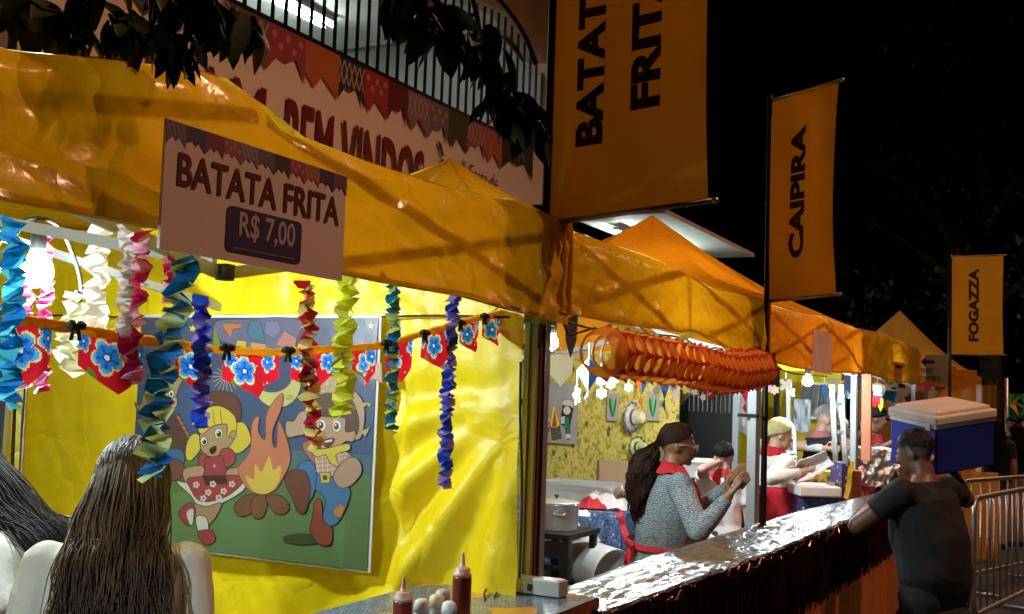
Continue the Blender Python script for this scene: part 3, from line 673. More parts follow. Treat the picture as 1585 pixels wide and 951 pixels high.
q = [P(*k, D=13.2) for k in ((1424, 549), (1466, 550), (1466, 592), (1424, 592))]; o0 = q[3]; ux = q[2]-q[3]; nn = V((0, -1, 0))
ux = V((ux.length, 0, 0)); hh = q[0].z-q[3].z
t = thing('arrow_sign', 'small white arrow sign between the far stalls, left of the farthest flag', 'sign', o0+ux/2)
bm = BM(); box(bm, o0+ux/2+V((0, .012, hh/2)), (ux.x, .02, hh)); obj('board', bm, M['sign_board'], t)
p = Picture(lambda u, v: (o0.x+u*ux.x, o0.y-.0015, o0.z+v*hh), nn)
p.rect(.14, .68, .5, .80, '2a1814'); p.poly([(.02, .74), (.2, .92), (.2, .56)], '2a1814')
p.text('BINGO', .04, .36, .22, '3a2018', .01, flip=1, fit=.42); p.text('SANITÁRIOS', .04, .08, .22, '3a2018', .01, flip=1, fit=.66); p.done('lettering', M['print'], t)
q = P(1273, 545, x=-1.41)
bm = BM(); box(bm, (q.x, q.y, q.z), (.003, .62, .265)); o = obj('pink_paper', bm, mat('pink_paper', (.72, .52, .45), .8, 0, .1, 20, .1)); tag(o, 'plain pinkish paper sheet stuck on the orange front flap behind the middle flag', 'paper')
# little slatted gondola hanging under the fourth flap
q = P(1391, 581, x=-1.44); t = thing('paper_basket', 'small brown slatted paper basket hanging on the shiny flap left of the arrow sign', 'basket', (q.x, q.y, q.z-.1))
mk('brown_paper', (.34, .15, .05), .8, 0, .1, 30, .2, 12)
for k in range(9):
    f = (k-4)/4; bm = BM(); bar(bm, (q.x, q.y+f*.21, q.z-.08), (q.x, q.y+f*.27, q.z+.09), .03, .008); obj('slat', bm, M['brown_paper'], t)
bm = BM(); box(bm, (q.x, q.y, q.z-.1), (.06, .52, .035)); obj('base', bm, M['black_plastic'], t)
bm = BM(); box(bm, (q.x, q.y, q.z+.1), (.05, .6, .025)); obj('rim', bm, M['brown_paper'], t)

# ---------------------------------------------------------------- bonfire poster on the yellow partition
YP = 3.066
t = thing('bonfire_poster', 'printed poster of two children dancing beside a bonfire, on the yellow partition', 'poster', P(390, 870, y=YP))
c = [P(*q, y=YP) for q in ((211, 490), (592, 485), (570, 883), (204, 846))]
xl, xr = (c[0].x+c[3].x)/2, (c[1].x+c[2].x)/2; zt, zb = (c[0].z+c[1].z)/2, (c[2].z+c[3].z)/2
mk('poster_cloth', (.5, .5, .5), .6, 0, .05, 20)
bm = BM(); grid(bm, 30, 20, lambda u, v: V((xl+(xr-xl)*u, YP+.004+.0015*nz(u*6, v*4, 1), zb+(zt-zb)*v))); obj('sheet', bm, M['poster_cloth'], t, True)
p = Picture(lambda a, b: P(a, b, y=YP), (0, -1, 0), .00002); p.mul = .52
def inr(px, py): q = P(px, py, y=YP); return (q.x-xl)/(xr-xl), (zt-q.z)/(zt-zb)
def pxy(u, v):   # poster fraction -> photograph coordinate used for drawing
    q = V((xl+(xr-xl)*u, YP, zt+(zb-zt)*v))-CAM; d = q.dot(_fw); return 792.5+FPX*q.dot(_r)/d, 475.5-FPX*q.dot(_u)/d
def area(u0, v0, u1, v1, col, n=8): p.poly([pxy(u0+(u1-u0)*k/n, v0) for k in range(n+1)]+[pxy(u1-(u1-u0)*k/n, v1) for k in range(n+1)], col)
area(.004, .012, .99, .994, '454d70'); area(.004, .3, .99, .994, '3f5680'); area(.004, .55, .99, .994, '4f6f7c')
LN = '2e2420'
p.poly([pxy(.004, .64)]+[pxy(.004+.986*k/16, .61+.02*math.sin(k*1.3)) for k in range(17)]+[pxy(.99, .994), pxy(.004, .994)], '5d7d4e')
p.poly([pxy(.1, .78)]+[pxy(.1+.8*k/12, .76+.015*math.sin(k*1.7)) for k in range(13)]+[pxy(.9, .99), pxy(.1, .99)], '668a58')
K5 = lambda L: [(200+a/3.3975, 480+b/3.396) for a, b in L]
K6 = lambda L: [(a/2.709, 600+b/2.709) for a, b in L]
K7 = lambda L: [(400+a/2.709, 600+b/2.709) for a, b in L]
# patchwork paper balloon at the top
p.blob(K5([(450, 70), (520, 52), (640, 50), (780, 42), (905, 60), (880, 150), (820, 205), (640, 200), (540, 180), (470, 150)]), '6c6c92', line=LN)
for g, cc in (([(490, 70), (590, 72), (590, 95), (545, 100), (535, 150), (500, 100)], 'c87850'), ([(445, 85), (470, 140), (480, 190), (440, 180)], '6f8f4a'), ([(640, 55), (690, 60), (715, 160), (640, 160), (620, 110)], '4a7a98'), ([(815, 110), (880, 150), (870, 205), (770, 185)], 'c88078'), ([(570, 160), (615, 165), (615, 195), (560, 190)], 'd8c030'), ([(640, 170), (720, 180), (715, 210), (640, 205)], 'd89a68'), ([(720, 60), (780, 60), (800, 110), (760, 150), (710, 120)], '807ca8')): p.fill(K5(g), cc, LN, .8)
for a, b, r_ in ((333, 98, 22), (1272, 85, 20), (565, 490, 20), (1258, 495, 18), (328, 357, 15), (1205, 90, 10)):
    q = K5([(a, b)])[0]; p.star(q[0], q[1], r_/3.4, 'dcd850', LN, .2)
for k in range(17):
    a = k*2*PI/17; q = K5([(510, 355), (510+72*math.cos(a), 355+72*math.sin(a)+12)]); p.stroke([q[0], ((q[0][0]+q[1][0])/2, (q[0][1]+q[1][1])/2-1.5), q[1]], .9, 'c8c4a0')
q = K5([(780, 385)])[0]; p.ell(q[0], q[1], 36, 38, 'd8cc78', line=LN); q = K5([(752, 330)])[0]; p.ell(q[0], q[1], 33, 31, '45547c')
q = K5([(845, 460)])[0]; p.ell(q[0], q[1], 6, 5, 'c0b460'); 
p.fill(K5([(1235, 290), (1325, 280), (1330, 385), (1280, 360), (1235, 400)]), 'c88e70', LN, .8)
p.fill(K5([(1040, 235), (1100, 235), (1085, 330), (1030, 320)]), '4a8a9c', LN, .8)
# accordion player at the left, mostly behind the streamer
p.blob(K5([(100, 420), (60, 500), (30, 490), (70, 540), (200, 560), (260, 350), (250, 420)]), 'a87c58', line=LN)
p.blob(K5([(150, 420), (215, 395), (250, 460), (245, 510), (190, 530), (140, 490)]), 'c09a78', line=LN)
p.blob(K5([(240, 330), (290, 345), (265, 400), (240, 460), (225, 400)]), 'b08a68', line=LN); q = K5([(222, 440)])[0]; p.ell(*q, 4, 5.5, 'e8e4dc', line=LN); p.ell(q[0], q[1]+1, 2, 3, '3a2a22')
p.fill(K5([(190, 560), (260, 545), (310, 650), (330, 740), (200, 740)]), '5a4038', LN)
for k in range(5): p.fill(K5([(250+k*14, 560+k*26), (262+k*14, 556+k*26), (275+k*14, 575+k*26), (262+k*14, 582+k*26)]), 'b86a60', LN, .6)
p.blob(K6([(690, 265), (760, 262), (770, 320), (700, 345), (660, 330)]), '3f6a98', line=LN); p.blob(K6([(700, 330), (740, 300), (772, 330), (768, 370), (725, 390), (690, 370)]), '7a4a44', line=LN)
# girl
p.blob(K5([(420, 440), (540, 440), (590, 520), (560, 600), (420, 600), (350, 560)]), '6a4038', line=LN)
p.blob(K5([(350, 650), (310, 690), (300, 770), (325, 790), (370, 740), (385, 690)]), 'd8c23c', line=LN)
p.blob(K5([(560, 600), (610, 600), (640, 690), (580, 750), (530, 730), (535, 660)]), 'd8c23c', line=LN)
p.blob(K5([(375, 640), (400, 570), (480, 540), (550, 600), (560, 660), (505, 740), (440, 770), (385, 740)]), 'b0906e', line=LN)
p.blob(K5([(365, 625), (385, 540), (470, 505), (555, 560), (560, 650), (520, 660), (515, 600), (440, 610), (390, 650)]), 'dcc43c', line=LN)
for s in (400, 440, 480): p.stroke(K5([(s, 525), (s+10, 600)]), .9, LN)
for a, b, r_ in ((395, 690, 17), (472, 650, 20)):
    q = K5([(a, b)])[0]; p.ell(q[0], q[1], r_/3.4, r_*1.25/3.4, 'e8e4d8', line=LN, lw=.8); p.ell(q[0]+.6, q[1]+.8, r_*.62/3.4, r_*.85/3.4, '4a2c1c'); p.ell(q[0]-1, q[1]-2, 1.2, 1.4, 'f0ece4')
p.blob(K5([(425, 735), (455, 715), (458, 740), (438, 758)]), '4a1c1c', line=LN, lw=.6); q = K5([(548, 655)])[0]; p.ell(*q, 5, 6, 'b0906e', line=LN, lw=.8)
p.blob(K5([(370, 770), (410, 765), (400, 830), (370, 850)]), 'a8404e', line=LN); p.blob(K5([(490, 735), (540, 735), (560, 790), (510, 830), (480, 790)]), 'a8404e', line=LN)
p.fill(K5([(400, 780), (490, 765), (520, 870), (400, 890)]), 'a03c4c', LN); q = K5([(450, 820)])[0]; p.ell(*q, 2, 2.4, 'd8a0a0')
p.blob(K6([(780, 340), (850, 330), (850, 370), (790, 400), (770, 370)]), 'b89478', line=LN); p.blob(K6([(960, 345), (1020, 340), (1030, 390), (985, 400), (950, 380)]), 'b89478', line=LN)
p.blob(K6([(745, 395), (800, 400), (1000, 380), (1035, 400), (1010, 440), (930, 485), (870, 505), (830, 490), (800, 450)]), 'd8d4c4', line=LN)
p.blob(K6([(790, 385), (850, 375), (990, 370), (1020, 395), (960, 450), (890, 475), (835, 470), (800, 420)]), 'a83c48', line=LN)
p.fill(K6([(850, 375), (950, 375), (955, 400), (865, 405)]), '4c2c30', LN)
for a, b in ((825, 408), (875, 440), (895, 405), (940, 435), (975, 405), (855, 465), (920, 462)):
    for k in range(5): q = K6([(a+9*math.cos(k*1.257), b+9*math.sin(k*1.257))])[0]; p.ell(*q, 2, 2, 'ded4c8', n=8)
p.blob(K6([(815, 490), (870, 500), (930, 485), (905, 545), (870, 575), (830, 560), (812, 520)]), 'b08a6c', line=LN)
p.blob(K6([(755, 520), (800, 485), (822, 520), (800, 575), (770, 560)]), 'a83c48', line=LN); p.blob(K6([(785, 525), (812, 510), (812, 560), (800, 575)]), 'd8d4c8', line=LN, lw=.7)
p.blob(K6([(825, 545), (865, 545), (875, 600), (840, 610)]), 'dcd8cc', line=LN); p.blob(K6([(835, 605), (890, 600), (903, 640), (870, 660), (845, 640)]), 'a83c48', line=LN)
# bonfire
p.blob(K6([(985, 500), (1020, 460), (1080, 450), (1060, 520), (1010, 540)]), '7c5040', line=LN); p.blob(K6([(1060, 470), (1110, 450), (1120, 500), (1100, 545), (1065, 540)]), '80543f', line=LN); p.blob(K6([(1120, 460), (1180, 455), (1215, 500), (1190, 530), (1150, 520)]), '7c5040', line=LN)
p.blob(K5([(580, 830), (640, 740), (650, 600), (685, 565), (680, 640), (720, 680), (730, 540), (805, 440), (800, 520), (760, 620), (755, 700), (780, 720), (790, 590), (830, 680), (848, 790), (800, 900), (760, 950), (660, 960), (600, 900)]), 'cc7a5c', line='8a4a3a')
p.blob(K5([(615, 870), (660, 890), (665, 810), (700, 850), (740, 770), (760, 840), (800, 820), (790, 900), (740, 960), (680, 965), (640, 930)]), 'dcc048')
# boy
p.blob(K5([(940, 420), (990, 370), (1080, 350), (1180, 420), (1235, 500), (1230, 640), (1180, 680), (990, 600)]), 'b89a74', line=LN)
for g in ([(1020, 400), (1050, 360), (1060, 400)], [(1225, 490), (1265, 485), (1240, 510)], [(1220, 640), (1270, 615), (1245, 665)], [(1000, 410), (985, 440), (1060, 430)]): p.fill(K5(g), 'c8ac80', LN, .8)
p.blob(K5([(980, 470), (1060, 440), (1160, 460), (1205, 560), (1200, 650), (1140, 660), (1130, 560), (990, 560)]), '5a4034', line=LN)
p.blob(K5([(985, 590), (1000, 560), (1130, 560), (1140, 640), (1190, 640), (1180, 690), (1140, 690), (1080, 740), (1020, 730), (990, 670)]), 'b89274', line=LN)
p.fill(K5([(980, 560), (985, 480), (1030, 540), (1050, 490), (1080, 545), (1130, 500), (1140, 570)]), '5a4034')
for a, b in ((1015, 605), (1095, 610)):
    q = K5([(a, b)])[0]; p.ell(*q, 6.6, 9, 'e8e4da', line=LN, lw=.8); p.ell(q[0]-.8, q[1]+.5, 4, 5.4, '5a3c2c'); p.ell(q[0]-1.8, q[1]-1.4, 1.4, 1.6, 'f0ece4')
p.stroke(K5([(1035, 640), (1025, 665), (1045, 668)]), 1, LN); p.blob(K5([(1025, 685), (1080, 675), (1075, 700), (1050, 722), (1030, 712)]), '6a3028', line=LN, lw=.7); p.fill(K5([(1032, 688), (1072, 680), (1070, 692), (1034, 698)]), 'e8e0d0')
p.stroke(K5([(990, 545), (1030, 555)]), 1.4, LN); p.stroke(K5([(1070, 548), (1115, 552)]), 1.4, LN)
p.blob(K5([(830, 590), (870, 585), (900, 540), (935, 540), (930, 600), (925, 650), (885, 660), (835, 665)]), 'c0a088', line=LN)
p.blob(K5([(915, 715), (950, 690), (985, 740), (1000, 820), (960, 790)]), 'b06a60', line=LN)
p.blob(K7([(195, 335), (240, 330), (300, 370), (380, 420), (378, 480), (330, 570), (270, 565), (285, 470), (215, 400)]), '3f74a8', line=LN)
p.blob(K7([(170, 330), (225, 310), (245, 370), (235, 440), (215, 470), (190, 400)]), '3f74a8', line=LN)
p.fill(K5([(975, 760), (1130, 735), (1200, 790), (1140, 850), (1050, 880), (990, 850)]), 'c09080', LN)
for k in range(6):
    p.stroke(K5([(985+k*32, 760-k*3), (1000+k*24, 860)]), 1.1, 'dccbb8', False)
    if k < 4: p.stroke(K5([(985, 775+k*24), (1160, 755+k*24)]), 1.1, 'dccbb8', False)
p.blob(K5([(1140, 790), (1200, 780), (1225, 850), (1170, 920), (1110, 930), (1080, 870)]), 'b8907c', line=LN)
p.blob(K5([(965, 735), (1040, 730), (1150, 705), (1160, 735), (1090, 760), (1105, 820), (1060, 800), (1040, 760), (990, 770)]), 'd4bc3c', line=LN)
p.fill(K7([(262, 358), (302, 358), (302, 398), (268, 400)]), 'd8b830', LN); p.fill(K7([(272, 368), (292, 368), (292, 388), (275, 390)]), '5a4a40')
p.blob(K7([(115, 390), (140, 350), (200, 355), (220, 430), (200, 520), (170, 520), (150, 470)]), '70423a', line=LN)
p.fill(K7([(315, 515), (345, 488), (368, 500), (350, 545), (322, 540)]), 'c08048', LN, .8)
p.ell(*K7([(190, 635)])[0], 32, 9, '3e5038')
p.blob(K7([(240, 480), (265, 475), (275, 560), (310, 590), (305, 655), (260, 655), (222, 600), (232, 540)]), '9a463c', line=LN)
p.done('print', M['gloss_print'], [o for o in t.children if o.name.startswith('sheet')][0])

# second poster on the back curtain, only its edge is in view
t = thing('edge_poster', 'printed poster cut off by the left picture edge, on the yellow back curtain', 'poster', P(5, 760, x=-3.69))
q0 = P(22, 500, x=-3.69); q1 = P(19, 770, x=-3.69)
bm = BM(); box(bm, (-3.693, q0.y-.45, (q0.z+q1.z)/2), (.002, .9, q0.z-q1.z)); obj('sheet', bm, M['poster_cloth'], t)
p = Picture(lambda u, v: (-3.6915, q0.y-.9+.9*u, q1.z+(q0.z-q1.z)*v), (1, 0, 0), .00003)
p.rect(.0, .01, .985, .99, '454d70'); p.rect(0, .01, .985, .42, '5d7d4e'); p.rect(0, .25, .985, .42, '4a5a48')
p.blob([(.7, .45), (.85, .5), (.95, .42), (.93, .3), (.8, .26)], 'a86a40', line=LN, lw=.004); p.blob([(.6, .3), (.9, .32), (.92, .2), (.7, .16)], '3f6a98', line=LN, lw=.004); p.blob([(.75, .18), (.92, .2), (.94, .1), (.8, .1)], 'a06048', line=LN, lw=.004)
p.done('print', M['print'], t)

# ================================================================ paper decorations
PAP = {}
def paper(h, tw=.45):
    if h not in PAP:
        c = hx(h); m = bpy.data.materials.new('paper_'+h); m.use_nodes = True; N = m.node_tree.nodes; L = m.node_tree.links; b_ = N['Principled BSDF']
        b_.inputs['Base Color'].default_value = (*c, 1); b_.inputs['Roughness'].default_value = .75
        t_ = N.new('ShaderNodeBsdfTranslucent'); t_.inputs[0].default_value = (*c, 1); mx = N.new('ShaderNodeMixShader'); mx.inputs[0].default_value = tw
        tc = N.new('ShaderNodeTexCoord'); n2 = N.new('ShaderNodeTexNoise'); n2.inputs['Scale'].default_value = 90; L.new(tc.outputs['Object'], n2.inputs['Vector']); bp = N.new('ShaderNodeBump'); bp.inputs['Strength'].default_value = .2; bp.inputs['Distance'].default_value = .004; L.new(n2.outputs[0], bp.inputs['Height']); L.new(bp.outputs[0], b_.inputs['Normal'])
        L.new(b_.outputs[0], mx.inputs[1]); L.new(t_.outputs[0], mx.inputs[2]); L.new(mx.outputs[0], N['Material Output'].inputs[0]); PAP[h] = m
    return PAP[h]
def streamer(path, wpx, ca, cb, label, x=-1.57, seed=0, pitch=.34, loose=1.3, twist=.42):
    "two crepe strips folded over each other (a folded paper spring), pulled out and hung"
    rn = random.Random(seed); pts = spline([P(a, c, x=x+dx) for a, c, dx in [(*q, 0) if len(q) == 2 else q for q in path]], 10)
    # resample evenly
    D_ = (pts[0]-CAM).dot(_fw); W_ = wpx*D_/FPX*.98; W_ *= 1.08; step = W_*pitch; out = [pts[0]]; acc = 0
    for a, c in zip(pts, pts[1:]):
        ln = (c-a).length; s = step-acc
        while s <= ln: out.append(a.lerp(c, s/ln)); s += step
        acc = ln-(s-step)
    n = len(out); bm = BM(); ang = rn.uniform(0, 3); E0 = []
    for k, c in enumerate(out):
        ang += twist*rn.uniform(.4, 1.6); w2 = W_/2*rn.uniform(.82, 1.1); t = V((0, 0, 1))
        a = V((math.cos(ang), math.sin(ang), rn.uniform(-.25, .25)*loose)); b_ = V((-math.sin(ang), math.cos(ang), rn.uniform(-.25, .25)*loose)); E0.append((c, a, b_, w2))
    for st, mi in ((0, 0), (1, 1)):
        prev = None
        for k, (c, a, b_, w2) in enumerate(E0):
            u, v = (a, b_) if st == 0 else (b_, a); sg = 1 if (k+(0 if st == 0 else 0)) % 2 else -1
            off = u*sg*w2*.72; zo = V((0, 0, -step*(.5 if st else 0)))
            p0, p1 = c+off-v*w2*.72+zo, c+off+v*w2*.72+zo
            if prev:
                md0 = (prev[0]+p0)/2+V((rn.gauss(0, .003), rn.gauss(0, .003), rn.gauss(0, .004)))*loose
                md1 = (prev[1]+p1)/2+V((rn.gauss(0, .003), rn.gauss(0, .003), rn.gauss(0, .004)))*loose
                vs = [bm.verts.new(q) for q in (prev[0], prev[1], md1, md0, p1, p0)]
                bm.faces.new((vs[0], vs[1], vs[2], vs[3])).material_index = mi; bm.faces.new((vs[3], vs[2], vs[4], vs[5])).material_index = mi
            prev = (p0, p1)
    o = obj('crepe_streamer', bm, [paper(ca), paper(cb)]); tag(o, label, 'streamer', 'folded paper streamers under the nearest front flap')
SB, SG, SR, SL = '0a6fc4', 'c8d870', 'c01838', 'a890e8'
streamer([(18, 338), (24, 400), (20, 480), (14, 560), (12, 638)], 40, '0a7cc8', '4ac8d8', 'blue and turquoise folded streamer at the left picture edge', seed=1)
streamer([(66, 352), (72, 420), (66, 520), (66, 612)], 26, 'd8286c', 'f0c0d8', 'pink and white folded streamer just right of the nearest bulb', seed=2, x=-2.6)
streamer([(44, 400), (40, 450), (40, 530), (37, 600)], 26, 'd0306c', 'f0d0e0', 'short pink and white folded streamer below the nearest bulb', seed=3, x=-2.64)
streamer([(158, 345), (150, 400), (148, 470), (140, 552)], 40, 'f4f0e4', 'f4e8e0', 'long white folded streamer right of the nearest bulb', x=-2.02, seed=4)
streamer([(117, 450), (112, 490), (104, 540), (112, 585)], 40, 'f4f0d8', 'f0ecd0', 'short off white folded streamer behind the black bow of the bunting', x=-2.05, seed=5)
streamer([(222, 360), (212, 430), (203, 510), (205, 594)], 40, 'c81458', 'f0b8d0', 'magenta and pale pink folded streamer left of the price sign', seed=6)
streamer([(194, 352), (198, 420), (193, 470), (192, 520)], 28, 'f4f0ec', 'f0e4e8', 'white folded streamer hanging in front of the magenta one', x=-1.55, seed=7)
streamer([(262, 392), (263, 430), (262, 470)], 24, 'c81458', 'f0b8d0', 'short pink and white folded streamer under the corner of the price sign', x=-1.6, seed=8)
streamer([(292, 398), (278, 450), (262, 520), (248, 590), (240, 660), (236, 752)], 50, SB, 'cfe09a', 'longest and widest streamer, blue and pale green, hanging over the dark haired head', seed=9, x=-1.53)
streamer([(314, 460), (313, 520), (312, 600), (311, 668)], 31, '2850d0', SL, 'royal blue and lilac folded streamer in front of the poster girl', seed=10, x=-1.56)
streamer([(473, 436), (477, 500), (478, 570), (484, 640), (485, 690)], 31, SR, 'd8cc78', 'red and cream twisted streamer in front of the poster boy', seed=11, x=-1.58, twist=.5)
streamer([(537, 427), (536, 480), (532, 540), (533, 600), (529, 650)], 40, 'd4e04c', 'dcdc58', 'pale yellow folded streamer at the right part of the poster', seed=12, x=-1.57)
streamer([(610, 440), (609, 500), (607, 580), (605, 672)], 25, '1070c0', SG, 'thin blue and yellow green streamer along the right edge of the poster', seed=13, x=-1.58, twist=.45)
streamer([(702, 452), (699, 520), (693, 600), (690, 680), (689, 756)], 25, '1c48c0', SL, 'thin blue and lilac streamer in the middle of the bare yellow partition', seed=14, x=-1.58, twist=.5)
streamer([(770, 480), (780, 540), (788, 610), (792, 704)], 30, '1060b4', SG, 'blue and pale green streamer nearest the tent pole', seed=15, x=-1.62)

# ---------------------------------------------------------------- bunting
M['ink_cloth'] = printmat('ink_cloth', .75, tw=.62)
BXX = -1.60
bp = [(-40, 482), (0, 489), (90, 505), (170, 518), (250, 531), (330, 541), (420, 546), (500, 541), (580, 536), (650, 518), (720, 498), (776, 484)]
bc = spline([P(*q, x=BXX) for q in bp], 14)
t = thing('bunting', 'orange ruffled ribbon of red flowered pennants and black bows across the nearest stall', 'bunting', bc[len(bc)//2]-V((0, 0, .15)))
bm = BM(); rn = random.Random(5); prev = None
for i in range(len(bc)*3-3):
    f = i/3; k = int(f); c = bc[k].lerp(bc[min(k+1, len(bc)-1)], f-k); o = .010*(1 if i % 2 else -1)*rn.uniform(.5, 1.2); hh = rn.uniform(.006, .011)
    row = [bm.verts.new(c+V((o, 0, hh))), bm.verts.new(c+V((-o*.6+.004, 0, 0))), bm.verts.new(c+V((o*.9, 0, -hh)))]
    if prev:
        for j in range(2): bm.faces.new((prev[j], row[j], row[j+1], prev[j+1]))
    prev = row
obj('ruffled_band', bm, paper('f2b41c', .4), t)
def pennant(px0, px1, dep, seed, top=0, base='b81c2c'):
    "cloth pennant: flat print of big blue flowers on red, pointed foot"
    a = min(bc, key=lambda c: abs(proj_x(c)-px0)); c = min(bc, key=lambda c: abs(proj_x(c)-px1)); W_ = (c-a).length; D_ = (a-CAM).dot(_fw); h = dep*D_/FPX; ux = (c-a)/W_; rn = random.Random(seed)
    yw = rn.uniform(-.3, .3)
    def w(u, v): return a+ux*u*W_+V((.018*math.sin(PI*u)*v+.012*yw*v+.006*math.sin(9*u+seed), 0, -.008-v*h))
    asp = W_/h; fl = [(rn.uniform(.3, .42), rn.uniform(.34, .44), .36, rn.uniform(0, 6))]
    if W_ > .06: fl.append((rn.uniform(.8, .95), rn.uniform(.1, .25), .27, rn.uniform(0, 6)))
    if W_ > .1: fl.append((rn.uniform(.05, .15), rn.uniform(.05, .15), .22, rn.uniform(0, 6)))
    dots = [(rn.uniform(.05, .95), rn.uniform(.05, .8)) for k in range(7)]
    def ink(u, v):
        for (cu, cv, r, a0) in fl:
            x, y = (u-cu)*asp, v-cv; d = math.hypot(x, y); an = math.atan2(y, x)-a0; pet = abs(math.cos(an*2.5)); R1 = r*(.55+.45*pet**.6)
            if d < .14*r: return 'f0e6d0'
            if d < R1*.86: return '1c4ec0' if (pet > .93 and d < R1*.6) or d < r*.26 else ('58a8f0' if d > R1*.66 and pet > .6 else '2a80e0')
            if d < R1: return 'ecd890'
        lx, ly = (u-.2)*asp, v-.66
        if (lx*.8+ly*.6)**2/.02+(ly*.8-lx*.6)**2/.004 < 1: return '5c7a34'
        for du, dv in dots:
            if math.hypot((u-du)*asp, v-dv) < .022: return 'f4e4d8'
        return 'cc1c30'
    bm = BM(); lay = bm.loops.layers.float_color.new('ink'); n = max(16, int(W_/.0026)); nv_ = 36
    foot = lambda u: .56+.44*(1-abs(u-.5)*2)**1.15
    vs = [[bm.verts.new(w(i/n, foot(i/n)*k/nv_)) for i in range(n+1)] for k in range(nv_+1)]
    for k in range(nv_):
        for i in range(n):
            f = bm.faces.new((vs[k][i], vs[k+1][i], vs[k+1][i+1], vs[k][i+1])); u = (i+.5)/n; cc = hx(ink(u, foot(u)*(k+.5)/nv_))
            for l in f.loops: l[lay] = (*cc, 1)
    obj('pennant', bm, M['ink_cloth'], t, True)
def proj_x(c): d = c-CAM; return 792.5+FPX*d.dot(_r)/d.dot(_fw)
for i, (a, c, d) in enumerate(((0, 84, 95), (118, 226, 88), (274, 332, 66), (350, 434, 68), (455, 512, 66), (545, 582, 55), (597, 642, 62), (652, 700, 56), (713, 742, 46), (748, 778, 46))): pennant(a, c, d, i+1)
def bow():
    bm = BM()
    for s in (-1, 1): lathe(bm, (s*.012, 0, .002), [(.002, -.011), (.007, -.006), (.007, .005), (.002, .011)], 7, axis=Matrix.Rotation(s*1.1, 3, 'X')); bar(bm, (s*.003, 0, 0), (s*.010, 0, -.026), .008, .002)
    ball(bm, (0, 0, 0), .005, 1); 
    for v in bm.verts: v.co = V((v.co.y, v.co.x, v.co.z))
    return bm
bow_me = None
for px in (107, 248, 345, 440, 593, 650, 706, 745):
    c = min(bc, key=lambda q: abs(proj_x(q)-px))+V((.016, 0, .004))
    if bow_me is None: o = obj('bow', bow(), paper('14301c', .1), t, local=True); bow_me = o.data; o.location = c-ORG[t.name]
    else: link('bow', bow_me, t, c-ORG[t.name])

# ---------------------------------------------------------------- orange paper garland under the second flap
gp = spline([P(926, 544, x=-1.47), P(965, 549, x=-1.47), P(1010, 556, x=-1.47), P(1070, 566, x=-1.46), P(1120, 576, x=-1.45), P(1172, 571, x=-1.45)], 40)
t = thing('paper_garland', 'fat orange scalloped paper garland hanging below the second yellow flap', 'garland', gp[len(gp)//2]-V((0, 0, .1)))
def shell():
    "one scalloped paper bell: narrow towards the camera, flared and pointed at the far rim"
    bm = BM(); n = 8; sub = 7; N_ = n*sub; rows = []
    for (r, ax) in ((.064, -.014), (.080, .0), (.092, .016), (.101, .034), (1, 0)):
        ring = []
        for k in range(N_):
            a = 2*PI*k/N_; ph = abs(math.sin(PI*k/sub))
            rr = r if r < 1 else .100+.020*(1-ph)**2.2
            ring.append(bm.verts.new((rr*math.cos(a), ax if r < 1 else .041+.024*(1-ph)**2.2, rr*math.sin(a))))
        rows.append(ring)
    for a, b_ in zip(rows, rows[1:]):
        for k in range(N_): bm.faces.new((a[k], a[(k+1) % N_], b_[(k+1) % N_], b_[k])).material_index = 1 if b_ is rows[-1] else 0
    return bm
sh = None; total = [0]
for a, b_ in zip(gp, gp[1:]): total.append(total[-1]+(b_-a).length)
s = 0; k = 0; rn = random.Random(2)
while s < total[-1]:
    i = max(j for j in range(len(total)) if total[j] <= s); c = gp[i]; d = (gp[min(i+1, len(gp)-1)]-gp[max(i-1, 0)]).normalized()
    if sh is None: o = obj('paper_bell', shell(), [paper('f0982c', .3), paper('b8400c', .3)], t, True, local=True); sh = o.data
    else: o = link('paper_bell', sh, t)
    x = d.cross(V((0, 0, 1))).normalized(); z = x.cross(d); mt = Matrix((x, d, z)).transposed()
    o.rotation_euler = (mt @ Matrix.Rotation(rn.uniform(-.05, .05), 3, 'Y')).to_euler(); o.location = c-ORG[t.name]
    f = s/total[-1]; g_ = 1-.28*min(1, f*1.5); q_ = rn.uniform(.95, 1.04); o.scale = ((.86+.1*f)*q_, g_*1.7, (.86+.1*f)*q_)
    s += .102*g_; k += 1
bm = BM(); tube(bm, [P(926, 544, x=-1.47)+V((0, -.03, .08)), P(880, 520, x=-1.5)+V((0, 0, 0)), P(868, 492, x=-1.53)], .004, 5); obj('string', bm, M['rubber'], t, True)

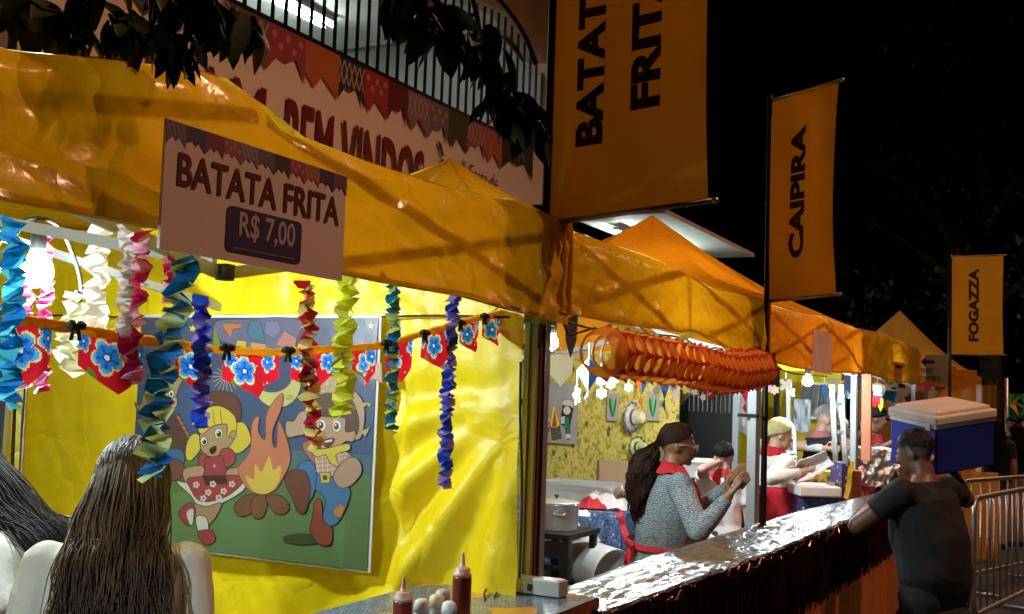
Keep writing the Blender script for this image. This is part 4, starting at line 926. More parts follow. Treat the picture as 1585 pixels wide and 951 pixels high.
# ---------------------------------------------------------------- small hanging ornaments
def kite(px, py, wpx, hpx, x, ca, cb, label, tail=True, group='small paper ornaments strung under the canopies'):
    c = P(px, py, x=x); D_ = (c-CAM).dot(_fw); w_, h = wpx*D_/FPX/2, hpx*D_/FPX/2
    t = thing('paper_kite', label, 'ornament', c-V((0, 0, h)), group); d = V((-.75, -.66, 0)); f = V((.35, -.93, 0)).normalized(); r_ = V((.93, .35, 0)).normalized()
    for sg, cc in ((-1, ca), (1, cb)):
        bm = BM(); q = [c+V((0, 0, h)), c+r_*sg*w_-f*.012+V((0, 0, h*.2)), c-V((0, 0, h))]; bk = [a-f*.003 for a in q]
        vf_ = [bm.verts.new(a) for a in q]; vb = [bm.verts.new(a) for a in bk]; bm.faces.new(vf_); bm.faces.new(vb[::-1])
        for i in range(3): bm.faces.new((vf_[i], vb[i], vb[(i+1) % 3], vf_[(i+1) % 3]))
        bmesh.ops.recalc_face_normals(bm, faces=bm.faces); obj('kite_half', bm, paper(cc), t)
    bm = BM(); tube(bm, [c+V((0, 0, h)), c+V((0, 0, h+.07))], .002, 4)
    obj('string', bm, M['paper_white'], t)
    if tail:
        bm = BM(); tube(bm, [c-V((0, 0, h)), c-V((.005, 0, h+.03)), c-V((-.005, 0, h+.06))], [.003, .012, .002], 5); obj('tail', bm, paper(ca), t)
def lantern(px, py, wpx, hpx, x, cc, label, n=8, group='small paper ornaments strung under the canopies'):
    c = P(px, py, x=x); D_ = (c-CAM).dot(_fw); r_, h = wpx*D_/FPX/2, hpx*D_/FPX; t = thing('paper_lantern', label, 'ornament', c-V((0, 0, h/2)), group)
    bm = BM(); lathe(bm, c, [(r_*.25, -h*.5), (r_*.35, -h*.42), (r_*.75, -h*.1), (r_, h*.18), (r_*.8, h*.4), (r_*.25, h*.5)], n); obj('shade', bm, paper(cc), t)
    bm = BM(); tube(bm, [c+V((0, 0, h*.5)), c+V((0, 0, h*.5+.06))], .002, 4); obj('string', bm, M['paper_white'], t)
def doily(px, py, wpx, x, cc, label, sc_=.12, n=9, el=1.0, group='small paper ornaments strung under the canopies'):
    c = P(px, py, x=x); D_ = (c-CAM).dot(_fw); r_ = wpx*D_/FPX/2; f = V((.3, -.95, 0)).normalized(); rt = V((.95, .3, 0)).normalized()
    bm = BM(); N_ = n*4; fr = []; bk = []
    for k in range(N_):
        a = 2*PI*k/N_; rr = r_*(1-sc_+sc_*2*abs(math.sin(PI*k/4))-sc_*.5); q = c+rt*rr*math.cos(a)+V((0, 0, rr*el*math.sin(a))); fr.append(bm.verts.new(q)); bk.append(bm.verts.new(q-f*.003))
    bm.faces.new(fr); bm.faces.new(bk[::-1])
    for k in range(N_): bm.faces.new((fr[k], bk[k], bk[(k+1) % N_], fr[(k+1) % N_]))
    bmesh.ops.recalc_face_normals(bm, faces=bm.faces); t = thing('paper_cutout', label, 'ornament', c-V((0, 0, r_*el)), group); obj('card', bm, paper(cc), t)
    bm = BM(); tube(bm, [c+V((0, 0, r_*el*.95)), c+V((0, 0, r_*el+.06))], .002, 4); obj('string', bm, M['paper_white'], t)
def pennon(px, py, wpx, hpx, x, cc, label, swallow=False, group='small paper ornaments strung under the canopies'):
    c = P(px, py, x=x); D_ = (c-CAM).dot(_fw); w_, h = wpx*D_/FPX/2, hpx*D_/FPX; f = V((.3, -.95, 0)).normalized(); rt = V((.95, .3, 0)).normalized()
    pts = [(-w_, h/2), (w_, h/2), (w_*.9, -h*.1 if not swallow else -h/2), (0, -h/2 if not swallow else -h*.1), (-w_*.9, -h*.1 if not swallow else -h/2)]
    bm = BM(); fr = [bm.verts.new(c+rt*a+V((0, 0, b_))+f*.01*math.sin(a*30)) for a, b_ in pts]; bk = [bm.verts.new(v.co-f*.002) for v in fr]
    bm.faces.new(fr); bm.faces.new(bk[::-1])
    for k in range(5): bm.faces.new((fr[k], bk[k], bk[(k+1) % 5], fr[(k+1) % 5]))
    bmesh.ops.recalc_face_normals(bm, faces=bm.faces); t = thing('paper_pennant', label, 'ornament', c-V((0, 0, h/2)), group); obj('card', bm, paper(cc), t)
    bm = BM(); tube(bm, [c+rt*-w_+V((0, 0, h/2)), c+V((0, 0, h/2+.004)), c+rt*w_+V((0, 0, h/2))], .003, 4); obj('string', bm, M['paper_white'], t)
WH = 'f2f0e8'
pennon(868, 574, 40, 50, -2.0, WH, 'big bright white paper cut out right of the second bulb')
doily(893, 612, 12, -2.1, WH, 'narrow white paper figure hanging over the cut out panel', .3, 5, 2.4)
pennon(884, 520, 20, 70, -1.72, '5a4a58', 'dark printed cloth strip at the left end of the orange garland')
pennon(842, 575, 10, 34, -2.0, '3a9ac0', 'pale blue paper strip beside the red post')
kite(911, 580, 38, 52, -2.0, 'e8e4f0', '1a4fb0', 'white and blue paper kite under the near end of the orange garland')
for i, (px, py, w_, cc, lb) in enumerate(((930, 590, 16, '9cc8dc', 'pale blue paper scrap right of the white and blue kite'), (931, 609, 17, 'e8d8c0', 'cream paper figure hanging lowest below the garland'), (945, 595, 16, 'f0ead8', 'cream paper cut out above the first paper corn'), (953, 588, 12, WH, 'small white paper cut out under the garland'), (973, 600, 15, WH, 'round white doily between the first corn and the hat'))): doily(px, py, w_, -2.05-.05*(i % 3), cc, lb, .16, 6)
kite(993, 595, 20, 36, -2.05, 'e07818', '1878b0', 'orange and blue paper kite above the straw hat')
doily(1015, 604, 15, -2.05, WH, 'round white paper disc right of the orange and blue kite', .05)
kite(1029, 602, 14, 34, -2.05, '2a70c8', '58b0e0', 'narrow blue paper kite near the second paper corn')
for i, (px, py, w_, cc, lb) in enumerate(((1042, 596, 14, '6aa8dc', 'sky blue paper cut out right of the narrow blue kite'), (1046, 612, 15, 'f0dcc0', 'cream paper figure at the right edge of the floral wall'), (1062, 602, 14, 'ece4a8', 'pale yellow paper cut out before the dark gate'), (1075, 607, 10, WH, 'small white paper drop before the dark gate'), (1088, 615, 9, 'f4ece0', 'white paper figure hanging before the gate bars'))): doily(px, py, w_, -2.1, cc, lb, .2, 5, 1.2)
lantern(1101, 614, 9, 12, -2.1, 'c0203c', 'tiny red paper ball before the gate')
kite(1154, 606, 17, 36, -1.75, 'e02858', 'f04878', 'red pink paper kite left of the middle flag pole')
doily(1186, 600, 18, -2.0, 'e8c8e8', 'lilac paper flower just right of the middle flag pole', .2, 6)
doily(1199, 604, 14, -2.0, 'f0e8d0', 'cream paper flower right of the lilac one', .2, 6)
doily(1216, 596, 20, -2.0, WH, 'white paper cross cut out left of the middle stall bulb', .35, 4)
doily(1224, 608, 14, -2.0, 'f4e4e8', 'small pinkish paper cut out below the white cross', .3, 4)
kite(1276, 605, 8, 24, -1.9, '1e78c8', '2a90d8', 'small blue kite right of the middle stall bulb', False)
pennon(1291, 598, 20, 26, -1.9, 'd8d090', 'yellow paper pennant right of the small blue kite')
pennon(1320, 598, 26, 34, -1.62, '2c3a58', 'dark blue flowered pennant left of the orange post')
lantern(1312, 606, 16, 22, -1.95, 'c8e0e4', 'pale blue paper lantern behind the dark pennant')
lantern(1358, 608, 26, 30, -1.75, 'd8d0c0', 'grey white paper lantern right of the orange post', 7)
lantern(1400, 602, 32, 24, -1.75, 'f0f0f0', 'bright white paper lantern under the far flap', 7)
lantern(1384, 592, 16, 22, -1.8, '4a4858', 'dark paper lantern under the little slatted basket', 7)
pennon(1354, 622, 18, 20, -1.7, 'd81c30', 'red paper pennant over the man in the black cap')
pennon(1346, 612, 12, 12, -1.72, '2840a0', 'blue paper pennant above the red one')
pennon(1375, 616, 26, 22, -1.7, '1898d8', 'sky blue swallow tailed paper pennant over the cool box', True)
pennon(1363, 628, 8, 20, -1.7, 'd0c838', 'yellow paper strip between the red and sky blue pennants')
lantern(1408, 615, 20, 22, -1.9, '6a3828', 'brown paper lantern behind the sky blue pennant')
doily(1433, 598, 17, -1.5, 'e07078', 'round pink paper disc under the arrow sign', .03)
pennon(1451, 606, 8, 10, -1.6, 'e88838', 'small orange triangle over the lid of the cool box')
pennon(1481, 605, 7, 11, -1.6, 'c838b0', 'small magenta triangle over the lid of the cool box'); pennon(1490, 606, 5, 8, -1.6, '208040', 'small green triangle right of the magenta one')

# ---------------------------------------------------------------- bulbs
def bulb(c, label, r=.036, drop=.09, m='bulb_glass', cable=None):
    t = thing('light_bulb', label, 'bulb', c-V((0, 0, r)), 'bare bulbs lighting the stalls')
    bm = BM(); lathe(bm, c, [(.004, -r), (r*.6, -r*.82), (r*.97, -r*.25), (r*.9, r*.4), (r*.55, r*.95), (.017, r*1.35)], 20); obj('globe', bm, M[m], t, True)
    bm = BM(); lathe(bm, c, [(.018, r*1.2), (.021, r*1.4), (.022, r*1.4+.05), (.012, r*1.4+.062), (.005, r*1.4+.07)], 16); obj('socket', bm, M['black_plastic'], t, True)
    bm = BM(); tube(bm, spline(cable) if cable else [c+V((0, 0, r*1.4+.06)), c+V((0, 0, drop+.2))], .0045, 6); obj('cable', bm, M['rubber'], t, True)
    return t
B1 = P(57, 420, x=-2.5); q = lambda a, c: P(a, c, x=-2.5)
bulb(B1, 'glaring bare bulb at the left edge of the nearest stall', .044, cable=[B1+V((0, 0, .1)), q(62, 352), q(40, 345), q(8, 395), q(-20, 470)])
t = thing('extension_lead', 'black power cord arching over the nearest bulb', 'cord', q(120, 470)); bm = BM(); tube(bm, spline([q(-30, 420), q(10, 360), q(50, 338), q(90, 350), q(115, 400), q(125, 440), q(124, 465), q(118, 450)]), .006, 7); obj('loop', bm, M['rubber'], t, True)
bulb(V((-1.64, .36, 2.10)), 'bare bulb under the front flap beyond the left picture edge', .034, .1, 'bulb_left')
bulb(P(854, 531, x=-2.15), 'bare bulb close to the strapped posts of the second stall', .032, .1, 'bulb_mid')
bulb(P(1250, 590, x=-1.85), 'bare bulb in the middle stall right of the middle flag pole', .04, .1, 'bulb_dim')
bulb(P(1345, 597, x=-1.75), 'small bare bulb at the orange post', .032, .1, 'bulb_dim')
bulb(V((-2.55, 7.4, 2.16)), 'bare bulb over the blue flowered table', .036, .1, 'bulb_mid')
bulb(V((-2.6, 14.2, 2.1)), 'bare bulb in the far orange stall', .03, .1, 'bulb_dim')
t = thing('sagging_cable', 'thin black cable sagging below the second and middle flaps', 'cable', P(1060, 540, x=-1.75)); bm = BM()
tube(bm, spline([P(845, 486, x=-1.7), P(930, 512, x=-1.7), P(1050, 522, x=-1.7), P(1090, 540, x=-1.75), P(1160, 535, x=-1.75), P(1215, 575, x=-1.75), P(1280, 583, x=-1.75)]), .005, 5); obj('line', bm, M['rubber'], t, True)

# ---------------------------------------------------------------- wall decorations on the floral wall
YW = YF-.03
def wallpt(px, py, y=YW): return P(px, py, y=y)
t = thing('cutout_panel', 'grey board with cut out children and a bonfire, at the left of the floral wall', 'wall decoration', wallpt(860, 688))
a, c = wallpt(820, 592), wallpt(893, 688); mk('grey_card', (.38, .36, .32), .9, 0, .1, 30, .1, 5)
bm = BM(); box(bm, ((a.x+c.x)/2, YW, (a.z+c.z)/2), (c.x-a.x, .012, a.z-c.z)); obj('board', bm, M['grey_card'], t)
F8 = lambda L: [(820+x/5.283, 540+y/5.283) for x, y in L]
def cut(name, shapes, y=YW-.009):
    p = Picture(lambda u, v: P(u, v, y=y), (0, -1, 0), .0006)
    for kind, pts, cc in shapes:
        if kind == 'b': p.blob(F8(pts), cc)
        elif kind == 'p': p.fill(F8(pts), cc)
        else: q = F8([pts[:2]])[0]; p.ell(q[0], q[1], pts[2]/5.283, pts[3]/5.283, cc)
    return p.done(name, M['print'], t)
cut('girl_figure', [('b', [(85, 690), (70, 620), (95, 560), (150, 560), (165, 640), (130, 720), (120, 745), (80, 730)], '3a3230'), ('b', [(95, 430), (125, 405), (155, 440), (150, 490), (95, 500)], 'd8b078'), ('p', [(95, 470), (148, 465), (150, 500), (92, 505)], 'b02820'), ('e', (118, 515, 30, 32), 'e8c0b8'), ('b', [(85, 560), (150, 555), (160, 600), (80, 605)], 'e0b8d0'), ('b', [(70, 620), (90, 600), (150, 600), (160, 640), (130, 662), (90, 655)], 'c8a8e0'), ('p', [(90, 665), (125, 665), (128, 710), (95, 715)], 'f0ece4'), ('b', [(75, 705), (110, 715), (128, 705), (120, 740), (85, 738)], '18141a')])
cut('fire_figure', [('p', [(165, 640), (245, 625), (262, 735), (190, 752)], '2a2422'), ('p', [(165, 635), (240, 630), (255, 740), (180, 745)], '605850'), ('b', [(170, 635), (180, 540), (200, 455), (215, 530), (235, 590), (235, 635)], 'f0d018'), ('b', [(185, 635), (192, 580), (203, 505), (215, 580), (220, 632)], 'c83840')])
cut('boy_figure', [('b', [(268, 470), (285, 420), (330, 420), (355, 480), (350, 530), (330, 640), (335, 730), (300, 735), (285, 640), (250, 610)], '2e2a28'), ('b', [(268, 450), (290, 420), (335, 425), (355, 480), (300, 470)], 'd8d0b8'), ('p', [(285, 465), (340, 470), (348, 510), (320, 500)], '241c1a'), ('e', (305, 505, 30, 34), 'e8d0c0'), ('p', [(255, 560), (290, 550), (292, 610), (255, 615)], 'd8d0c8'), ('p', [(285, 560), (322, 565), (325, 650), (285, 650)], '1c8a58'), ('p', [(295, 655), (325, 655), (325, 700), (305, 700)], '6a6462'), ('b', [(300, 700), (335, 700), (335, 730), (298, 732)], 'd8d4d0')])
for px0, px1, lb in ((941, 957, 'grey card with a green paper corn cob, left of the straw hat'), (1003, 1020, 'grey card with a green paper corn cob, right of the straw hat')):
    t = thing('corn_card', lb, 'wall decoration', wallpt((px0+px1)/2, 652)); a, c = wallpt(px0-1, 608), wallpt(px1, 652)
    bm = BM(); box(bm, ((a.x+c.x)/2, YW, (a.z+c.z)/2), (c.x-a.x, .01, a.z-c.z), bev=.003); obj('card', bm, M['grey_card'], t)
    o_ = px0-941; p = Picture(lambda u, v: P(u+o_, v, y=YW-.007), (0, -1, 0), .0006)
    p.blob(F8([(655, 400), (675, 470), (680, 560), (660, 520), (648, 450)]), '0c6a3c'); p.blob(F8([(705, 400), (690, 470), (682, 560), (700, 500), (708, 440)]), '0c6a3c'); p.blob(F8([(672, 395), (684, 440), (682, 540), (670, 480), (664, 430)]), '5cc048'); p.done('corn_cob', M['print'], t)
mk('straw', (.62, .54, .34), .8, 0, .5, 90, .15, 30); mk('ribbon_blue', (.05, .07, .28), .7); mk('hat_dark', (.02, .025, .03), .7)
def hat(px, py, rpx, label, band, tilt, cover=None):
    c = wallpt(px, py, YW-.03); D_ = (c-CAM).dot(_fw); r_ = rpx*D_/FPX
    t = thing('straw_hat', label, 'hat', c-V((0, 0, r_))); ax = Matrix.Rotation(tilt, 3, 'Z') @ Matrix.Rotation(R(90), 3, 'X')   # crown points away from the wall
    bm = BM(); lathe(bm, c, [(r_*1.0, -.004), (r_*1.0, .004), (r_*.55, .012), (r_*.5, .06), (r_*.44, .10), (r_*.3, .118), (.004, .122)], 28, axis=ax); obj('crown', bm, M['straw'] if not cover else cover, t, True)
    bm = BM(); lathe(bm, c, [(r_*.56, .014), (r_*.57, .016), (r_*.54, .034), (r_*.5, .036)], 28, axis=ax); obj('band', bm, band, t, True)
    bm = BM(); n = 48; ro = []
    for k in range(n):
        a = 2*PI*k/n; rr = r_*(1.0+(.14 if k % 2 else .05)); ro.append((bm.verts.new(c+ax @ V((r_*.93*math.cos(a), r_*.93*math.sin(a), .007))), bm.verts.new(c+ax @ V((rr*math.cos(a), rr*math.sin(a), .012 if k % 4 < 2 else -.006)))))
    for k in range(n): bm.faces.new((ro[k][0], ro[k][1], ro[(k+1) % n][1], ro[(k+1) % n][0]))
    obj('brim_frill', bm, band, t)
hat(978, 646, 22, 'straw hat with blue frilled brim hanging on the floral wall', M['ribbon_blue'], R(80))
hat(986, 692, 15, 'smaller flowered hat with dark brim hanging below the straw hat', M['hat_dark'], R(58), mat('flower_hat', (.62, .6, .3), .8, 0, .2, 60, 0, 30, col2=(.3, .42, .2)))

# ================================================================ counters and things on them
def foilmat(name, sc_, rough=.16, st=1.0, col=(.78, .79, .8)):
    m = bpy.data.materials.new(name); m.use_nodes = True; nt = m.node_tree; N = nt.nodes; L = nt.links; b_ = N['Principled BSDF']
    b_.inputs['Base Color'].default_value = (*col, 1); b_.inputs['Metallic'].default_value = 1; b_.inputs['Roughness'].default_value = rough
    tc = N.new('ShaderNodeTexCoord'); v = N.new('ShaderNodeTexVoronoi'); v.feature = 'F1'; v.inputs['Scale'].default_value = sc_; n1 = N.new('ShaderNodeTexNoise'); n1.inputs['Scale'].default_value = sc_*.5; n1.inputs['Detail'].default_value = 6; n1.inputs['Distortion'].default_value = 1
    mp = N.new('ShaderNodeMapping'); mp.inputs['Scale'].default_value = (1, .35, 1); L.new(tc.outputs['Object'], mp.inputs[0])
    L.new(mp.outputs[0], v.inputs['Vector']); L.new(mp.outputs[0], n1.inputs['Vector']); a = N.new('ShaderNodeMath'); a.operation = 'MULTIPLY_ADD'; a.inputs[1].default_value = .5; L.new(v.outputs['Distance'], a.inputs[0]); L.new(n1.outputs[0], a.inputs[2])
    bp = N.new('ShaderNodeBump'); bp.inputs['Strength'].default_value = st; bp.inputs['Distance'].default_value = .02; L.new(a.outputs[0], bp.inputs['Height']); L.new(bp.outputs[0], b_.inputs['Normal']); return m
M['foil'] = foilmat('foil', 24, .24, .8, (.155, .172, .205)); M['foil_fine'] = foilmat('foil_fine', 26, .16, .9)
CZ1 = 1.15
fe = [P(*q, z=CZ1) for q in ((929, 947), (1074, 895), (1200, 850), (1300, 809), (1380, 776))]; fe[0] = fe[0]; fe.append(fe[-1]+(fe[-1]-fe[-2])*.6)
be = [P(*q, z=CZ1) for q in ((885, 903), (985, 867), (1160, 813), (1235, 791), (1300, 776))]; be.append(be[-1]+(be[-1]-be[-2])*.5)
def interp(L, y):
    for a, c in zip(L, L[1:]):
        if y <= c.y or c is L[-1]: f = (y-a.y)/(c.y-a.y); return a.x+(c.x-a.x)*f
YA, YB = fe[0].y, fe[-1].y
t = thing('foil_counter', 'long serving counter with a crinkled foil top and brown tinsel skirt', 'counter', (-1.4, (YA+YB)/2, 0))
def topfn(u, v):
    y = YA+(YB-YA)*u; f, b_ = interp(fe, y), interp(be, y); x = f+.012+(b_-f)*v; edge = min(1, v*6)*min(1, (1-v)*6)
    return V((x, y, CZ1+(.007*nz(x*9, y*5, 1)+.004*nz(x*30, y*14, 2)+.004*nz(x*4+y*22, y*5, 3))*(.4+.6*edge)-(.012 if v < .01 else 0)))
bm = BM(); grid(bm, 340, 34, topfn); obj('foil_top', bm, M['foil'], t, True)
mk('chipboard', (.35, .24, .14), .8, 0, .1, 30, .15)
bm = BM(); N_ = 30; rows = []
for k in range(N_+1):
    y = YA+(YB-YA)*k/N_; f, b_ = interp(fe, y)-.012, interp(be, y)+.01; rows.append([bm.verts.new(q) for q in ((f, y, CZ1-.014), (b_, y, CZ1-.014), (b_, y, CZ1-.04), (f, y, CZ1-.04))])
for a, c in zip(rows, rows[1:]):
    for k in range(4): bm.faces.new((a[k], a[(k+1) % 4], c[(k+1) % 4], c[k]))
bm.faces.new(rows[0][::-1]); bm.faces.new(rows[-1]); obj('counter_board', bm, M['chipboard'], t)
M['skirt_cloth'] = tarp('skirt_cloth', (.42, .10, .015), (.4, .12, .02), .1, .6, .3, 3)
bm = BM(); grid(bm, 160, 12, lambda u, v: V((interp(fe, YA+(YB-YA)*u)-.03+.022*math.sin(u*95+2*nz(u*9, v, 1))*(.4+.6*(1-v))+.01*nz(u*40, v*2, 4), YA+(YB-YA)*u, .02+(CZ1-.045)*v))); obj('skirt', bm, M['skirt_cloth'], t, True)
M['tinsel'] = mat('tinsel', (.085, .03, .018), .32, .85, .1, 60, .35, 30)
bm = BM(); rn = random.Random(9); y = YA
while y < YB:
    for lay in range(2):
        x = interp(fe, y)+.004+.012*lay+rn.uniform(-.004, .006); l = rn.uniform(.20, .36); a = rn.uniform(-.9, .9); wv = rn.uniform(.002, .0045); pr = None; sw = rn.uniform(-.012, .012)
        for k in range(4):
            f = k/3; c = V((x+.006*math.sin(f*3+a), y+sw*f, CZ1-.008-l*f)); d = V((math.sin(a+f*2), math.cos(a+f*2), 0))*wv; q = (bm.verts.new(c-d), bm.verts.new(c+d))
            if pr: bm.faces.new((pr[0], pr[1], q[1], q[0]))
            pr = q
    y += .0042
o = obj('tinsel_fringe', bm, M['tinsel'], t); o['kind'] = 'stuff'
M['copper'] = mat('copper', (.75, .32, .18), .3, .9)
for (ya, yb) in ((3.55, 4.0), (4.3, 6.6), (6.7, 8.6)):
    bm = BM(); pts = []; y = ya
    while y < yb: pts.append(V((interp(fe, y)+.02+rn.uniform(-.01, .012), y, CZ1-.012+rn.uniform(-.035, .012)))); y += rn.uniform(.02, .06)
    tube(bm, spline(pts, 3), .0028, 4); obj('tinsel_wire', bm, M['copper'], t)

# printed table of the nearest stall
def tablecloth():
    m = bpy.data.materials.new('printed_cloth'); m.use_nodes = True; nt = m.node_tree; N = nt.nodes; L = nt.links; b_ = N['Principled BSDF']; b_.inputs['Roughness'].default_value = .22
    tc = N.new('ShaderNodeTexCoord'); mp = N.new('ShaderNodeMapping'); mp.inputs['Scale'].default_value = (14, 7, 14); L.new(tc.outputs['Object'], mp.inputs[0])
    br = N.new('ShaderNodeTexBrick'); br.inputs['Color1'].default_value = (.10, .20, .36, 1); br.inputs['Color2'].default_value = (.28, .36, .44, 1); br.inputs['Mortar'].default_value = (.02, .025, .04, 1); br.inputs['Scale'].default_value = 3; br.inputs['Mortar Size'].default_value = .03; L.new(mp.outputs[0], br.inputs['Vector'])
    v = N.new('ShaderNodeTexVoronoi'); v.inputs['Scale'].default_value = 1.1; L.new(mp.outputs[0], v.inputs['Vector'])
    r_ = N.new('ShaderNodeValToRGB'); r_.color_ramp.interpolation = 'CONSTANT'; e = r_.color_ramp.elements; e[0].position = 0; e[0].color = (0, 0, 0, 1); e[1].position = .72; e[1].color = (1, 1, 1, 1); L.new(v.outputs['Color'], r_.inputs[0])
    cr = N.new('ShaderNodeValToRGB'); e = cr.color_ramp.elements; e[0].color = (.55, .12, .05, 1); e[1].color = (.7, .42, .08, 1); L.new(v.outputs['Color'], cr.inputs[0])
    mx = N.new('ShaderNodeMixRGB'); L.new(r_.outputs[0], mx.inputs[0]); L.new(br.outputs[0], mx.inputs[1]); L.new(cr.outputs[0], mx.inputs[2]); L.new(mx.outputs[0], b_.inputs['Base Color']); return m
TZ = 1.18
c0 = P(926, 923, z=TZ); t = thing('printed_table', 'serving table of the nearest stall under a shiny blue printed cloth', 'table', (-1.6, 2, 0))
FX = P(862, 950, z=TZ).x
bm = BM(); ya, yb = .45, c0.y-.02
grid(bm, 60, 16, lambda u, v: V((FX-.55*v, ya+(yb-ya)*u, TZ+.002*nz(u*20, v*4, 1)))); obj('cloth_top', bm, tablecloth(), t, True)
bm = BM(); grid(bm, 80, 12, lambda u, v: V((FX+.004+(.012*math.sin(u*60)+.01*nz(u*20, v*2, 8))*v, ya+(yb-ya)*u, TZ-.002-.55*v))); obj('cloth_fall', bm, mat('cloth_fall', (.25, .07, .03), .55, .2, .4, 30, .4, 18), t, True)
bm = BM(); grid(bm, 20, 12, lambda u, v: V((FX-.5*u, yb+.002+(.008*math.sin(u*20))*v, TZ-.002-.55*v))); obj('cloth_end', bm, M['paper_white'], t, True)
bm = BM(); box(bm, (FX-.275, (ya+yb)/2, TZ-.025), (.53, yb-ya-.02, .04)); obj('table_board', bm, M['chipboard'], t)
for sx in (.05, .5):
    for sy in (.1, yb-ya-.1): bm = BM(); box(bm, (FX-sx, ya+sy, TZ/2-.025), (.04, .04, TZ-.05)); obj('leg', bm, M['galvanised'], t)

p0, p1, p2 = P(783, 916, z=TZ), P(865, 928, z=TZ), P(879, 918, z=TZ); d = (p1-p0); W_ = d.length; dr = d.normalized(); nn = V((-dr.y, dr.x, 0)); nn = nn if nn.y > 0 else -nn; h = .046; dp = .055
rt = Matrix((dr, nn, V((0, 0, 1)))).transposed(); c = (p0+p1)/2+nn*dp/2
t = thing('power_box', 'grey metal power box at the foot of the strapped posts on the printed table', 'power box', (c.x, c.y, TZ))
mk('grey_metal', (.42, .45, .45), .45, .2, .04, 40, .06)
bm = BM(); box(bm, c+V((0, 0, h/2+.004)), (W_, dp, h), rt, bev=.002); obj('case', bm, M['grey_metal'], t)
bm = BM(); box(bm, c+dr*W_*.24+V((0, 0, h+.0055)), (W_*.44, dp*.92, .003), rt); obj('lid', bm, M['white_plastic'], t)
bm = BM(); box(bm, c-dr*W_*.04-nn*(dp/2+.002)+V((0, 0, h*.52)), (.017, .005, .02), rt, bev=.001); obj('switch', bm, M['black_plastic'], t)
bm = BM(); box(bm, c+V((0, 0, .002)), (W_*.96, dp*.9, .004), rt); obj('foot', bm, M['rubber'], t)
bm = BM(); tube(bm, [p0+V((0, 0, .026)), p0-dr*.022+V((0, 0, .026))], [.006, .004], 8); tube(bm, spline([p0-dr*.02+V((0, 0, .026)), p0-dr*.05+V((0, -.01, .02)), P(750, 922, z=TZ)+V((0, 0, .01)), P(751, 930, z=TZ)+V((0, 0, .002))]), .003, 6); tube(bm, spline([p0+V((0, 0, .012)), p0-dr*.02+V((0, 0, .01)), P(765, 926, z=TZ)+V((0, 0, .003))]), .003, 6); obj('plug_cable', bm, M['rubber'], t, True)
def bottle(px, pyb, r, h, label, liquid, kind=0):
    c = P(px, pyb, z=TZ+.001); t = thing('sauce_bottle', label, 'bottle', c, 'condiment bottles on the printed table')
    bm = BM(); lathe(bm, c, [(r*.9, 0), (r, .004), (r, h*.62), (r*.98, h*.66)], 24); obj('body', bm, liquid, t, True)
    bm = BM(); lathe(bm, c, [(r*.985, h*.655), (r*.96, h*.70), (r*.82, h*.715), (r*.82, h*.765), (r*.74, h*.775), (r*.30, h*.79), (r*.22, h*.9), (r*.13, h*.985), (r*.08, h)], 24); obj('nozzle_cap', bm, mat('cap_pink', (.72, .5, .46), .35, sss=.1) if liquid is not None else M['white_plastic'], t, True)
mk('ketchup', (.17, .018, .012), .32)
bottle(713, 963, .0255, .185, 'tall red sauce squeeze bottle on the printed table', M['ketchup'])
bottle(621, 1000, .024, .165, 'shorter red sauce bottle with a pale nozzle, leftmost on the printed table', M['ketchup'])
def shaker(px, pyb, r, h, label, cap, body):
    c = P(px, pyb, z=TZ+.001); t = thing('salt_shaker', label, 'shaker', c, 'condiment bottles on the printed table')
    bm = BM(); lathe(bm, c, [(r*.92, 0), (r, .003), (r, h*.66), (r*.9, h*.7)], 20); obj('jar', bm, body, t, True)
    bm = BM(); lathe(bm, c, [(r*1.02, h*.69), (r*1.02, h*.84), (r*.9, h*.94), (r*.5, h*.99), (r*.1, h)], 20); obj('lid', bm, cap, t, True)
mk('clear_jar', (.7, .72, .74), .2, trans=.3)
shaker(651, 990, .020, .10, 'white lidded salt shaker next to the shorter red bottle', M['white_plastic'], M['clear_jar'])
shaker(674, 985, .020, .105, 'cream lidded shaker in the middle of the small jars', mat('cream_cap', (.75, .7, .5), .4), M['clear_jar'])
shaker(683, 972, .020, .10, 'pale lidded shaker behind the cream one', mat('pale_cap', (.62, .6, .62), .4), M['clear_jar'])
shaker(693, 994, .0185, .10, 'white lidded shaker touching the tall red bottle', M['white_plastic'], M['clear_jar'])

